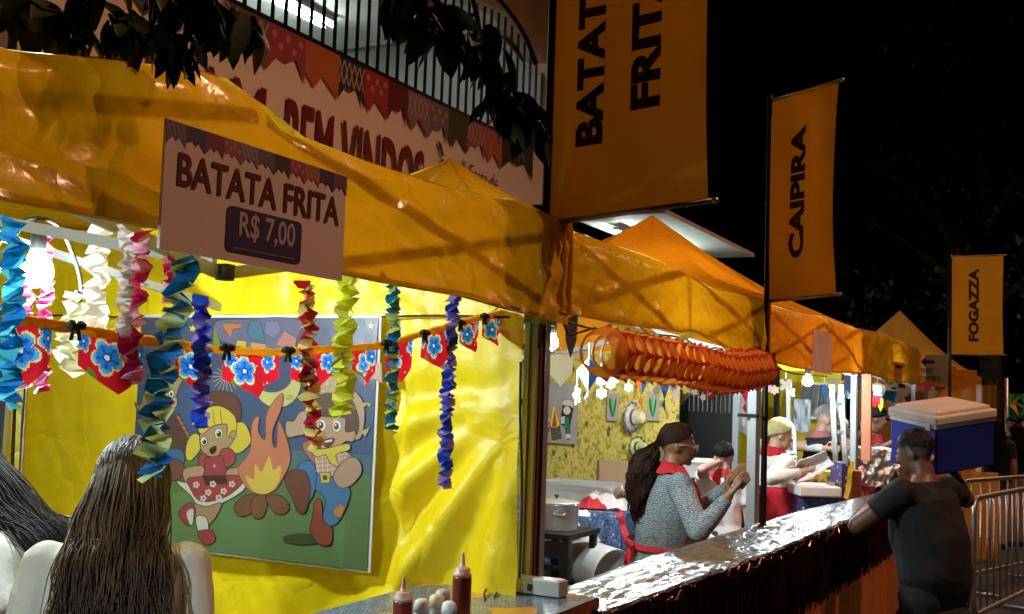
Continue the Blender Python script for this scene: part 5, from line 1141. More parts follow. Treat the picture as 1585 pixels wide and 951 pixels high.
# ---------------------------------------------------------------- back of the second and third stalls
def bluefloral(name, c1, c2, sc_):
    m = bpy.data.materials.new(name); m.use_nodes = True; nt = m.node_tree; N = nt.nodes; L = nt.links; b_ = N['Principled BSDF']; b_.inputs['Roughness'].default_value = .6
    tc = N.new('ShaderNodeTexCoord'); v = N.new('ShaderNodeTexVoronoi'); v.inputs['Scale'].default_value = sc_; n_ = N.new('ShaderNodeTexNoise'); n_.inputs['Scale'].default_value = sc_*1.4; n_.inputs['Distortion'].default_value = 1.5
    L.new(tc.outputs['Object'], v.inputs['Vector']); L.new(tc.outputs['Object'], n_.inputs['Vector'])
    r_ = N.new('ShaderNodeValToRGB'); L.new(n_.outputs[0], r_.inputs[0]); e = r_.color_ramp.elements; e[0].position = .42; e[0].color = (*c1, 1); e[1].position = .52; e[1].color = (*c2, 1)
    r2 = N.new('ShaderNodeValToRGB'); L.new(v.outputs['Distance'], r2.inputs[0]); e = r2.color_ramp.elements; e[0].position = .2; e[0].color = (1, 1, 1, 1); e[1].position = .3; e[1].color = (0, 0, 0, 1)
    mx = N.new('ShaderNodeMixRGB'); L.new(r2.outputs[0], mx.inputs[0]); L.new(r_.outputs[0], mx.inputs[1]); cr = N.new('ShaderNodeValToRGB'); e = cr.color_ramp.elements; e[0].color = (.7, .6, .55, 1); e[1].color = (.5, .08, .1, 1); e[0].position = .4; e[1].position = .5; L.new(v.outputs['Color'], cr.inputs[0]); L.new(cr.outputs[0], mx.inputs[2]); L.new(mx.outputs[0], b_.inputs['Base Color']); return m
M['blue_floral'] = bluefloral('blue_floral', (.035, .06, .22), (.12, .24, .48), 26)
M['navy_stars'] = bluefloral('navy_stars', (.02, .03, .13), (.05, .06, .2), 20)
k0 = P(962, 797, z=.92); tx0, tx1, ty0, ty1 = k0.x-1.25, k0.x, k0.y, k0.y+.75
t = thing('cloth_table', 'work table under a blue flowered cloth in front of the floral wall', 'table', ((tx0+tx1)/2, (ty0+ty1)/2, 0))
bm = BM(); grid(bm, 20, 12, lambda u, v: V((tx0+(tx1-tx0)*u, ty0+(ty1-ty0)*v, .92+.003*nz(u*5, v*5, 1)))); obj('cloth_top', bm, M['blue_floral'], t, True)
bm = BM(); grid(bm, 50, 10, lambda u, v: V((tx0+(tx1-tx0)*u, ty0-.002-(.02+.022*math.sin(u*22))*v, .918-.88*v))); obj('cloth_front', bm, M['blue_floral'], t, True)
bm = BM(); grid(bm, 40, 10, lambda u, v: V((tx1+.002+(.02+.02*math.sin(u*16))*v, ty0+(ty1-ty0)*u, .918-.88*v))); obj('cloth_side', bm, M['blue_floral'], t, True)
bm = BM(); box(bm, ((tx0+tx1)/2, (ty0+ty1)/2, .895), (tx1-tx0-.02, ty1-ty0-.02, .04)); obj('table_board', bm, M['chipboard'], t)
mk('red_cloth', (.52, .02, .035), .65, 0, .1, 40, .12, 8); mk('white_cloth', (.78, .77, .74), .8, 0, .15, 40, .05, 10)
def drape(name, c, sx, sy, h, m, label, cat, seed, rot=0, sag=0, mi=None):
    bm = BM(); c = V(c); R_ = Matrix.Rotation(rot, 3, 'Z')
    def fn(u, v):
        a, b_ = u-.5, v-.5; e = max(0, 1-(abs(a)*2)**3)*max(0, 1-(abs(b_)*2)**3); z = h*e*(.55+.6*nz(a*5, b_*5, seed))+.012*nz(a*14, b_*14, seed+1)*e+.004
        return c+R_ @ V((sx*a*(1+.25*nz(a*3, b_*3, seed+7)), sy*b_*(1+.25*nz(a*3, b_*3, seed+9)), max(.003, z)))
    grid(bm, 26, 20, fn); o = obj(name, bm, m, None, True); tag(o, label, cat); return o
drape('white_cloth', P(938, 786, z=.925), .40, .28, .19, M['white_cloth'], 'crumpled white cloth heaped on the blue flowered table', 'cloth', 3)
drape('red_cloth', P(915, 786, z=.93), .24, .22, .11, M['red_cloth'], 'crumpled red cloth at the left of the white heap on the table', 'cloth', 8, .4)
drape('paper_napkins', P(893, 797, z=.925), .2, .2, .05, M['white_cloth'], 'loose white napkins between the big pot and the red cloth', 'napkins', 12, .2)
t = thing('red_apron_strap', 'red apron hanging over the corner of the blue flowered table', 'apron', k0)
def ribbon(bm, pts, wd, n_=None):
    q = spline(pts, 8); pr = None
    for i, c in enumerate(q):
        d = (q[min(i+1, len(q)-1)]-q[max(i-1, 0)]).normalized(); s = d.cross(V((-.45, .89, 0))).normalized()*wd/2; s = s if s.length > 1e-6 else V((wd/2, 0, 0)); r_ = (bm.verts.new(c-s), bm.verts.new(c+s))
        if pr: bm.faces.new((pr[0], pr[1], r_[1], r_[0]))
        pr = r_
kk = k0+V((.06, -.05, 0)); bm = BM(); ribbon(bm, [P(945, 790, z=.95), P(958, 793, D=8.0), P(964, 815, D=7.95), P(972, 838, D=7.9), P(982, 868, D=7.9)], .045); ribbon(bm, [P(971, 834, D=7.88), P(985, 828, D=7.6), P(1000, 820, D=7.2)], .04); obj('strap', bm, M['red_cloth'], t, True)
t = thing('plastic_tub', 'clear plastic storage tub on the table before the floral wall', 'tub', P(905, 782, y=ty0+.45))
a, c = P(852, 782, y=ty0+.4), P(958, 752, y=ty0+.4); mk('milky_plastic', (.55, .58, .58), .25, alpha=.55, spec=.6)
bm = BM(); q = []
for zz, ex in ((.925, -.03), (c.z, .02)): q.append([bm.verts.new(v_) for v_ in ((a.x-ex, ty0+.28-ex, zz), (c.x+ex, ty0+.28-ex, zz), (c.x+ex, ty0+.62+ex, zz), (a.x-ex, ty0+.62+ex, zz))])
bm.faces.new(q[0][::-1])
for k in range(4): bm.faces.new((q[0][k], q[0][(k+1) % 4], q[1][(k+1) % 4], q[1][k]))
obj('wall', bm, M['milky_plastic'], t)
bm = BM(); e = .035; zz = c.z; pr = [(a.x-e, ty0+.28-e), (c.x+e, ty0+.28-e), (c.x+e, ty0+.62+e), (a.x-e, ty0+.62+e)]
for k in range(4): bar(bm, (*pr[k], zz), (*pr[(k+1) % 4], zz), .02)
obj('rim', bm, M['milky_plastic'], t)
mk('cardboard', (.42, .27, .16), .85, 0, .08, 30, .08, 4)
a, c = P(926, 762, y=ty0+.68), P(992, 716, y=ty0+.68); t = thing('cardboard_sheet', 'brown cardboard leaning on the floral wall behind the table', 'cardboard', ((a.x+c.x)/2, ty0+.68, .92))
bm = BM(); box(bm, ((a.x+c.x)/2, ty0+.70, (.93+c.z)/2), (c.x-a.x, .02, c.z-.93)); obj('sheet', bm, M['cardboard'], t)
bm = BM(); box(bm, (a.x-.012, ty0+.70, (.93+c.z)/2), (.02, .035, c.z-.93)); obj('edge_strip', bm, mat('wood_strip', (.16, .09, .04), .7), t)
# black side table, pot, bucket
sz = .86; a, c = P(820, 823, z=sz), P(909, 822, z=sz); sy0 = a.y
t = thing('black_side_table', 'low black square table carrying the big aluminium pot', 'table', ((a.x+c.x)/2-.1, sy0+.25, 0)); x0_, x1_ = c.x-.62, c.x
bm = BM(); box(bm, ((x0_+x1_)/2, sy0+.27, sz-.02), (x1_-x0_, .56, .04), bev=.004); obj('top', bm, M['black_plastic'], t)
bm = BM(); box(bm, ((x0_+x1_)/2, sy0+.03, sz-.11), (x1_-x0_-.06, .025, .11)); obj('apron_board', bm, M['black_plastic'], t)
bm = BM(); box(bm, ((x0_+x1_)/2, sy0+.03, sz-.23), (x1_-x0_-.06, .025, .035)); obj('rail', bm, M['black_plastic'], t)
for lx in (x0_+.03, x1_-.03, x1_-.32):
    for ly in (sy0+.03, sy0+.5): bm = BM(); box(bm, (lx, ly, (sz-.04)/2), (.045, .045, sz-.04)); obj('leg', bm, M['black_plastic'], t)
mk('pot_aluminium', (.72, .72, .72), .28, .6, .03, 30, .08, 10)
pa, pb = P(829, 806, y=sy0+.26), P(893, 806, y=sy0+.26); pr_ = (pb.x-pa.x)/2; pc = V(((pa.x+pb.x)/2, sy0+.26, sz)); ph = .175
t = thing('cooking_pot', 'wide aluminium cooking pot with lid on the black side table', 'pot', pc)
bm = BM(); lathe(bm, pc, [(pr_*.95, .0), (pr_*.985, .01), (pr_*.99, ph-.01), (pr_*1.03, ph), (pr_*1.03, ph+.006)], 40); obj('body', bm, M['pot_aluminium'], t, True)
bm = BM(); lathe(bm, pc, [(pr_*1.04, ph+.007), (pr_*1.04, ph+.014), (pr_*.9, ph+.022), (pr_*.4, ph+.034), (.02, ph+.036)], 40); ld_ = obj('lid', bm, M['pot_aluminium'], t, True); bm = BM(); lathe(bm, pc+V((0, 0, ph+.034)), [(.008, 0), (.008, .012), (.018, .018), (.016, .028), (.004, .03)], 14); obj('knob', bm, M['black_plastic'], ld_, True)
for s in (-1, 1):
    bm = BM(); e = pc+V((s*pr_*.55, -pr_*.84, ph*.72)); tube(bm, spline([e+V((-.035, .005, 0)), e+V((-.03, -.03, -.01)), e+V((.03, -.03, -.01)), e+V((.035, .005, 0))]), .005, 6); obj('handle', bm, M['pot_aluminium'], t, True)
bm = BM(); bc_ = P(925, 868, D=8.1); ax = Matrix.Rotation(R(100), 3, 'Y') @ Matrix.Identity(3); ax = Matrix.Rotation(R(-25), 3, 'Z') @ ax
lathe(bm, bc_+V((-.15, 0, 0)), [(.13, -.02), (.15, 0), (.165, .1), (.18, .34), (.185, .36), (.17, .36), (.15, .2)], 28, axis=ax); t = thing('white_bucket', 'white plastic bucket lying on its side beside the black table', 'bucket', bc_-V((0, 0, .18)))
obj('body', bm, M['white_plastic'], t, True)
bm = BM(); e = P(884, 860, D=8.0); tube(bm, spline([e+V((0, 0, .06)), e+V((-.05, -.03, .02)), e+V((-.03, -.03, -.05)), e+V((.03, 0, -.06))]), .008, 7); obj('handle', bm, M['white_plastic'], t, True)
bm = BM(); box(bm, bc_+V((.03, .03, -.18-(bc_.z-.18)/2)), (.5, .4, bc_.z-.18)); tag(obj('dark_crate', bm, mat('crate_dark', (.03, .035, .05), .7)), 'dark crate under the fallen white bucket', 'crate')
drape('white_bag', P(895, 838, D=8.35), .3, .25, .16, M['white_cloth'], 'white plastic bag slumped behind the bucket', 'bag', 21)
bm = BM(); wp = P(1082, 742, D=8.6); lathe(bm, wp, [(.2, 0), (.215, .02), (.22, .13), (.235, .14), (.235, .15), (.2, .15), (.19, .1)], 32); t = thing('white_basin', 'big white steaming basin left of the boy in the white shirt', 'basin', wp); obj('body', bm, M['white_plastic'], t, True)
bm = BM(); lathe(bm, wp, [(.19, .098), (.1, .102)], 24); obj('water', bm, mat('water', (.3, .32, .32), .1), t)
bm = BM(); box(bm, (wp.x, wp.y, wp.z/2-.003), (.6, .5, wp.z-.006)); tag(obj('stove_box', bm, mat('stove', (.12, .12, .13), .45, .4)), 'dark stove carrying the white basin', 'stove')
# stack of trays, lid, ribbons near the third stall corner
def slab(name, pa, pb, D_, dp, m, label, cat, bev=.0, parent=None, zb=None):
    a, c = P(*pa, D=D_), P(*pb, D=D_); z0_ = min(a.z, c.z) if zb is None else zb; dx = V((c.x-a.x, c.y-a.y, 0)); n_ = V((-.446, .895, 0)); mid = (a+c)/2; hh = max(a.z, c.z)-z0_
    xa = V((.895, .446, 0)); W_ = abs(dx.dot(xa)); rt = Matrix((xa, n_, V((0, 0, 1)))).transposed(); cc = V((mid.x, mid.y, z0_+hh/2))+n_*dp/2
    bm = BM(); box(bm, cc, (W_, dp, hh), rt, bev=bev); o = obj(name, bm, m, parent)
    if not parent: tag(o, label, cat)
    return o
slab('star_cloth_box', (1242, 789), (1303, 769), 8.2, .4, M['navy_stars'], 'navy starry box under the white foam lid', 'box', .004, zb=.02)
slab('foam_lid', (1238, 769), (1304, 755), 8.15, .42, M['white_plastic'], 'white foam lid on the navy starry box behind the counter', 'lid', .012)
slab('floral_tray', (1236, 756), (1304, 731), 8.75, .25, M['floral'], 'yellow flowered box behind the white foam lid', 'box', .004, zb=.6)
slab('foil_piece', (1286, 754), (1303, 747), 8.3, .14, M['foil_fine'], 'small crumpled piece of foil on the foam lid', 'foil', .003)
slab('starry_board', (1302, 772), (1313, 718), 8.3, .3, M['navy_stars'], 'upright navy starry panel left of the yellow ribbon', 'board', zb=.3)
slab('upright_board', (1318, 765), (1334, 730), 8.5, .22, mat('brown_panel', (.24, .07, .03), .6, 0, .1, 30, .1), 'upright reddish brown panel right of the yellow ribbon', 'board', zb=.3)
bm = BM(); ribbon(bm, [P(1321, 715, D=8.25), P(1316, 730, D=8.2), P(1314, 750, D=8.2), P(1309, 772, D=8.15)], .035); tag(obj('yellow_ribbon', bm, mat('yellow_ribbon', (.75, .55, .02), .5), smooth=True), 'bright yellow ribbon hanging between the navy and the brown panels', 'ribbon')
M['foil_bright'] = foilmat('foil_bright', 24, .42, .9, (.85, .86, .88)); bm = BM(); a, c = P(1312, 752, D=10.0), P(1392, 697, D=10.0); xa = V((.895, .446, 0))
grid(bm, 60, 40, lambda u, v: a+xa*((c.x-a.x)/xa.x*u)+V((-.446, .895, 0))*(0 if v < .6 else (v-.6)*1.2)+V((0, 0, (c.z-a.z)*min(1, v/.6)+.016*nz(u*12, v*9, 2)+.01*nz(u*25, v*22, 4)))+V((.446, -.895, 0))*.03*nz(u*9, v*8, 8))
o = obj('foil_heap', bm, M['foil_bright'], None, True); tag(o, 'foil covered table edge at the fourth stall behind the man with the cool box', 'foil')
# ladders
t = thing('aluminium_ladder', 'narrow aluminium ladder standing in front of the grey haired man', 'ladder', P(1302, 728, D=9.4)); rails = []
for (pa, pb) in (((1288, 596), (1297, 790)), ((1302, 596), (1312, 790))):
    a, c = P(*pa, D=9.4), P(*pb, D=9.3); c = a+(c-a)*(a.z/(a.z-c.z)); rails.append((a, c)); bm = BM(); bar(bm, a, c, .022, .04); obj('rail', bm, M['galvanised'], t)
for f in (.08, .2, .33, .46, .6, .74, .88): bm = BM(); bar(bm, rails[0][0].lerp(rails[0][1], f), rails[1][0].lerp(rails[1][1], f), .026); obj('rung', bm, M['aluminium'], t)
t = thing('step_ladder', 'white step ladder with a rounded top behind the woman in the headscarf', 'ladder', P(1215, 760, D=9.3))
bm = BM(); q = [P(1200, 790, D=9.4), P(1198, 700, D=9.4), P(1196, 664, D=9.4), P(1203, 653, D=9.4), P(1215, 652, D=9.4), P(1225, 658, D=9.4), P(1229, 672, D=9.4), P(1231, 720, D=9.4), P(1233, 800, D=9.4)]
tube(bm, spline(q), .018, 8); obj('hoop', bm, M['white_paint'], t, True)
for px in (1220,): bm = BM(); bar(bm, P(px, 598, D=9.9), P(px+2, 705, D=9.9), .045, .03); obj('rail', bm, M['white_paint'], t)
for py in (700, 707, 757): bm = BM(); bar(bm, P(1205, py, D=9.42), P(1231, py, D=9.42), .09, .022); obj('step', bm, M['white_paint'], t)
for px in (1202, 1233): a = P(px, 785, D=9.4); bm = BM(); bar(bm, a, (a.x, a.y, 0), .035); obj('leg', bm, M['white_paint'], t)
# hung white sheets and pale window behind the third stall
def hung(px0, py0, px1, py1, y, m, label, cat='sheet', seed=0):
    a, c = P(px0, py0, y=y), P(px1, py1, y=y); bm = BM(); grid(bm, 16, 14, lambda u, v: V((a.x+(c.x-a.x)*u, y+.03*nz(u*4, v*3, seed), a.z+(c.z-a.z)*v+.02*math.sin(u*5+seed)*v))); o = obj('hung_sheet', bm, m, None, True); tag(o, label, cat); return o
hung(1143, 606, 1166, 672, 10.6, M['paper_white'], 'white paper sheet hanging left of the middle flag pole', seed=1)
hung(1229, 618, 1254, 668, 11.9, mat('blue_grey_paper', (.55, .6, .66), .8, 0, .2, 8), 'pale blue grey sheet hanging left of the grey haired man', seed=2)
hung(1240, 592, 1300, 648, 12.1, M['paper_white'], 'white board behind the dark hanging strips', 'board', 3)
t = thing('hanging_strips', 'dark strips hanging in front of the white board behind the grey haired man', 'strips', P(1268, 640, y=12.0)); rn = random.Random(4)
for k in range(9): px = 1246+k*6+rn.uniform(-1.5, 1.5); bm = BM(); ribbon(bm, [P(px, 596, y=12.02), P(px-3+rn.uniform(-2, 2), 615, y=12.0), P(px-5, 628+rn.uniform(0, 14), y=12.0)], rn.uniform(.02, .05)); obj('strip', bm, mat('strip_dark', (.05, .05, .06), .6) if k == 0 else bpy.data.materials['strip_dark'], t, True)
strapped('thin_dark_post', P(1321, 640, y=12.5).x, 12.5, .07, 0, 2.2, M['black_iron'], 'dark post left of the orange post, behind the aproned woman')

# ---------------------------------------------------------------- crowd barriers, far flag
def barrier(pa, pb, label, hz=1.1):
    a, c = V(pa), V(pb); d = (c-a).normalized(); t = thing('crowd_barrier', label, 'barrier', ((a.x+c.x)/2, (a.y+c.y)/2, 0), 'metal crowd barriers'); L_ = (c-a).length; r_ = .12; up = V((0, 0, 1)); lo = .2
    q = []
    for cx, cz, a0 in ((r_, hz-r_, PI), (L_-r_, hz-r_, PI/2), (L_-r_, lo+r_, 0), (r_, lo+r_, -PI/2)): q += [a+d*(cx+r_*math.cos(a0-k*PI/12))+up*(cz+r_*math.sin(a0-k*PI/12)-a.z) for k in range(7)]
    bm = BM(); tube(bm, q+[q[0]], .021, 10, cap=False); obj('frame', bm, M['galvanised'], t, True); n = int(L_/.2)
    for k in range(1, n): bm = BM(); e = a+d*(L_*k/n); tube(bm, [V((e.x, e.y, lo)), V((e.x, e.y, hz))], .009, 7); obj('bar', bm, M['galvanised'], t, True)
    nn = V((-d.y, d.x, 0))
    for f in (.12, .88): bm = BM(); e = a+d*L_*f; tube(bm, [V((e.x, e.y, lo))-nn*0, V((e.x, e.y, .03))], .018, 8); tube(bm, [V((e.x, e.y, .025))-nn*.26, V((e.x, e.y, .025))+nn*.26], .018, 8); obj('foot', bm, M['galvanised'], t, True)
a, c = P(1507, 772, z=1.1), P(1585, 757, z=1.1); barrier(a, a+(c-a).normalized()*2.0, 'nearer metal crowd barrier with a rounded corner at the right edge')
a, c = P(1489, 745, z=1.1), P(1585, 738, z=1.1); barrier(a, a+(c-a).normalized()*2.0, 'farther metal crowd barrier behind the rounded one')
t = thing('green_flag', 'green flag with yellow diamond and blue disc at the right edge', 'flag', P(1572, 650, D=18))
a, c = P(1560, 646, D=18), P(1592, 610, D=18); W_, H_ = (c.x-a.x)/.895, c.z-a.z; xa = V((.895, .446, 0))
fw_ = lambda u, v: a+xa*W_*u+V((0, 0, H_*v))+V((-.446, .895, 0))*.03*math.sin(u*7)
bm = BM(); grid(bm, 16, 8, lambda u, v: fw_(u, v)); M['green_cloth'] = mat('green_cloth', (.02, .34, .10), .7); obj('cloth', bm, M['green_cloth'], t, True)
p = Picture(lambda u, v: fw_(u, v), (.446, -.895, 0), .0008); p.k = 10
p.poly([(.08, .5), (.5, .9), (.92, .5), (.5, .1)], 'e0c838'); p.poly([(.5+.2*math.cos(k*PI/12), .5+.27*math.sin(k*PI/12)) for k in range(24)], '10388c'); p.stroke([(.31, .56), (.5, .56), (.68, .44)], .06, 'e8e8e8'); p.done('emblem', M['print'], t)
bm = BM(); q = P(1558, 600, D=18); tube(bm, [(q.x, q.y, 0), (q.x, q.y, q.z+.15)], .03, 8); obj('pole', bm, M['galvanised'], t, True)

# ================================================================ people
mk('eye_white', (.7, .68, .64), .3); mk('eye_dark', (.02, .012, .008), .2); mk('lip', (.32, .1, .08), .5)
def hairmat(n, c, c2): M[n] = mat(n, c, .52, 0, .2, 70, 0, 9, col2=c2, detail=6, spec=.12 if sum(c) < .03 else .3)
hairmat('hair_black', (.007, .006, .006), (.014, .011, .010)); hairmat('hair_brown', (.022, .012, .008), (.062, .030, .019)); hairmat('hair_curly', (.016, .007, .006), (.038, .016, .012)); hairmat('hair_grey', (.32, .31, .30), (.5, .48, .46)); hairmat('hair_white', (.6, .58, .54), (.75, .73, .7)); hairmat('hair_cropped', (.012, .01, .009), (.03, .022, .018))
def fabric(n, c, **k): kw = dict(rough=.85, bump=.12, bscale=70, var=.12, vscale=5); kw.update(k); M[n] = mat(n, c, **kw)
fabric('tee_white', (.74, .80, .82)); fabric('tee_grey', (.42, .41, .39)); fabric('tee_black', (.014, .014, .016)); fabric('tee_navy', (.005, .006, .009)); fabric('jeans', (.03, .045, .09)); fabric('trousers_dark', (.018, .02, .022)); fabric('trousers_tan', (.45, .25, .16)); fabric('cream_knit', (.72, .74, .68)); fabric('tee_red', (.38, .02, .03)); fabric('apron_red', (.52, .012, .03)); fabric('apron_black', (.015, .015, .02)); fabric('dark_top', (.02, .016, .016)); fabric('pink_top', (.6, .22, .24)); fabric('off_white', (.66, .62, .55)); fabric('scarf_print', (.55, .5, .22), col2=(.35, .36, .2), vscale=40)
def striped(n, c1, c2, sc_, ax='Z', dist=6, rough=.9):
    m = bpy.data.materials.new(n); m.use_nodes = True; N = m.node_tree.nodes; L = m.node_tree.links; b_ = N['Principled BSDF']; b_.inputs['Roughness'].default_value = rough
    tc = N.new('ShaderNodeTexCoord'); wv = N.new('ShaderNodeTexWave'); wv.bands_direction = ax; wv.inputs['Scale'].default_value = sc_; wv.inputs['Distortion'].default_value = dist; wv.inputs['Detail'].default_value = 4; wv.inputs['Detail Scale'].default_value = 3.5
    L.new(tc.outputs['Object'], wv.inputs[0]); r_ = N.new('ShaderNodeValToRGB'); L.new(wv.outputs[0], r_.inputs[0]); r_.color_ramp.elements[0].position = .35; r_.color_ramp.elements[1].position = .65; r_.color_ramp.elements[0].color = (*c1, 1); r_.color_ramp.elements[1].color = (*c2, 1); L.new(r_.outputs[0], b_.inputs['Base Color']); M[n] = m
striped('melange', (.06, .08, .105), (.30, .345, .39), 30, dist=8); striped('breton', (.03, .03, .035), (.5, .46, .42), 14, dist=0)
def skin(n, c): M[n] = mat(n, c, .5, 0, .08, 60, .08, 14, sss=.15)
skin('skin_tan', (.42, .20, .12)); skin('skin_brown', (.26, .115, .065)); skin('skin_light', (.58, .34, .25)); skin('skin_dark', (.15, .065, .04))

def sweep(bm, secs, n=20):
    "closed loft of ellipses: (z, x, y, rx, ry) in body coordinates"
    rings = [[bm.verts.new((x+rx*math.cos(2*PI*k/n), y+ry*math.sin(2*PI*k/n), z)) for k in range(n)] for (z, x, y, rx, ry) in secs]
    for a, b_ in zip(rings, rings[1:]):
        for k in range(n): bm.faces.new((a[k], a[(k+1) % n], b_[(k+1) % n], b_[k]))
    bm.faces.new(rings[0][::-1]); bm.faces.new(rings[-1])
def capsule(bm, p0, p1, r0, r1, n=14, flat=1.0):
    p0, p1 = V(p0), V(p1); d = (p1-p0).normalized(); pts = []; rs = []
    for k in range(1, 4): a = k*PI/8; pts.append(p0-d*r0*math.cos(a)); rs.append(r0*math.sin(a))
    for k in range(7): f = k/6; pts.append(p0.lerp(p1, f)); rs.append(r0+(r1-r0)*f)
    for k in range(3, 0, -1): a = k*PI/8; pts.append(p1+d*r1*math.cos(a)); rs.append(r1*math.sin(a))
    tube(bm, pts, rs, n, flat=flat)
def person(label, loc, rz, H=1.7, sk='skin_tan', top='tee_white', legs='jeans', hair='short', hairm='hair_black', arms=None, lean=0, head=(0, 0), sleeve='short', build=1.0, vox=.0095, face=True, group=None, hem=.80, extra=None, female=False, untuck=0):
    loc = V(loc); t = thing('person', label, 'person', (loc.x, loc.y, 0), group, rz); s = H/1.7; t.scale = (s, s, s)
    inv = Matrix.Rotation(-rz, 3, 'Z')
    def L(p): return inv @ (V(p)-V((loc.x, loc.y, 0)))/s          # world point -> body coordinates
    ln = R(lean); piv = V((0, 0, .93))
    def bend(p):
        p = V(p)
        if p.z <= .93: return p
        f = min(1, (p.z-.93)/.22); return piv+Matrix.Rotation(-ln*f, 3, 'X') @ (p-piv)
    B = build; bw = 1+(B-1)*.9
    sec = [(.80, 0, .0, .10*B, .09*B), (.86, 0, -.008, .155*B, .115*B), (.93, 0, -.012, .168*B, .122*B), (1.03, 0, 0, (.138 if female else .148)*B, .105*B*B), (1.13, 0, .006, .150*B, .115*B*B), (1.25, 0, .004, .168*bw, .120*B), (1.33, 0, -.004, .172*bw, .108*bw), (1.385, 0, -.012, .155, .088), (1.425, 0, -.016, .10, .068), (1.46, 0, -.012, .060, .058), (1.54, 0, .004, .053, .055)]
    shl = [bend((-.168*bw, -.008, 1.372)), bend((.168*bw, -.008, 1.372))]
    if arms is None: arms = {}
    ar = []
    for i, sd in enumerate('LR'):
        sg = -1 if i == 0 else 1
        if sd in arms: e, w_ = arms[sd]; e, w_ = V(e), V(w_)
        else: e = bend((sg*.215*bw, -.02, 1.09)); w_ = V((sg*.225*bw, .06, .86)) if lean == 0 else bend((sg*.2, .14, .92))
        # keep the limb's real lengths
        ue = (e-shl[i]); e = shl[i]+ue.normalized()*.29; fw2 = (w_-e); w_ = e+fw2.normalized()*.245; ar.append((shl[i], e, w_))
    yaw, pit = R(head[0]), R(head[1]); hp = bend((0, .0, 1.475)); HM = Matrix.Translation(hp) @ (Matrix.Rotation(-ln*.5, 4, 'X') @ Matrix.Rotation(yaw, 4, 'Z') @ Matrix.Rotation(pit, 4, 'X'))
    h = lambda *p: HM @ V(p)
    HR = HM.to_3x3()
    bm = BM(); sweep(bm, sec)
    for v in bm.verts: v.co = bend(v.co)
    for sg in (-1, 1):
        x = .088*B
        capsule(bm, (sg*x, -.005, .84), (sg*.085, .0, .49), .083*B, .056); capsule(bm, (sg*.085, .0, .48), (sg*.08, -.02, .30), .055, .05); capsule(bm, (sg*.08, -.02, .30), (sg*.08, -.02, .09), .05, .036); capsule(bm, (sg*.08, -.03, .045), (sg*.09, .12, .03), .038, .03)
    for i, (a, e, w_) in enumerate(ar):
        sg = -1 if i == 0 else 1; bb = 1+(B-1)*.7
        ball(bm, a, .05*bb, 2); capsule(bm, a, e, .049*bb, .040*bb); capsule(bm, e, w_, .041*bb, .027)
        d = (w_-e).normalized(); sx, sy = frame_of(d); th = V((0, 0, 1))-d*d.z; th = th.normalized() if th.length > .2 else sx; lat = d.cross(th).normalized()
        pc_ = w_+d*.05; capsule(bm, w_+d*.01, w_+d*.085, .026, .030, 10, .6)
        for k in range(4):      # four fingers across the palm, each bent at the knuckle
            o_ = th*(.027-.018*k); ln_ = (.062, .072, .066, .05)[k]; b0 = w_+d*.092+o_; cu = lat*(-.35 if i == 0 else .35); m_ = b0+(d+cu*.6).normalized()*ln_*.5; capsule(bm, b0-d*.015, m_, .0098, .0088, 8); capsule(bm, m_, m_+(d*.7+cu*1.7).normalized()*ln_*.55, .0088, .0075, 8)
        b0 = w_+d*.03+th*.024; m_ = b0+(d*.6+th*.8).normalized()*.038; capsule(bm, b0, m_, .0125, .0105, 8); capsule(bm, m_, m_+(d*1.0+th*.25).normalized()*.03, .0105, .0085, 8)
    nk = BM()
    def hb(c, r_, sub=2, rot=None): ball(bm, h(*c), r_, sub, rot=HR if rot is None else HR @ rot)
    hb((0, -.005, .135), (.075, .094, .098), 3); hb((0, .045, .10), (.060, .056, .085), 3); hb((0, .040, .052), (.052, .054, .048), 3); hb((0, .083, .022), (.024, .020, .018)); hb((0, .108, .088), (.0135, .019, .013)); capsule(bm, h(0, .098, .128), h(0, .113, .092), .008, .011, 8)
    hb((0, .086, .132), (.045, .014, .010)); hb((0, .098, .050), (.022, .010, .010))
    for sg in (-1, 1): hb((sg*.030, .084, .088), (.020, .016, .016)); hb((sg*.074, -.008, .095), (.010, .020, .031))
    capsule(bm, bend((0, -.016, 1.42)), h(0, -.008, .07), .056, .052)
    me = remeshed(bm, vox, 3); me.name = 'body'; me.materials.append(M[sk]); link('body', me, t)
    if face:
        for sg in (-1, 1):
            bm = BM(); ball(bm, h(sg*.030, .093, .112), (.0125, .009, .0075), 2, rot=HR); ball(bm, h(sg*.030, .099, .112), (.006, .005, .0062), 1, mi=1, rot=HR); e = link('eye', bpy.data.meshes.new('eye'), t); bm.to_mesh(e.data); bm.free(); e.data.materials.append(M['eye_white']); e.data.materials.append(M['eye_dark'])
            bm = BM(); tube(bm, [h(sg*.014, .103, .131), h(sg*.03, .102, .137), h(sg*.047, .090, .131)], [.003, .004, .002], 5); obj('brow', bm, M[hairm], t, local=True)
        bm = BM(); tube(bm, [h(-.021, .098, .050), h(-.01, .108, .052), h(0, .109, .049), h(.01, .108, .052), h(.021, .098, .050)], [.002, .0045, .005, .0045, .002], 6); obj('mouth', bm, M['lip'], t, local=True)
    # clothes
    def inflate(q, d): return [(z, x, y, rx+d, ry+d) for (z, x, y, rx, ry) in q]
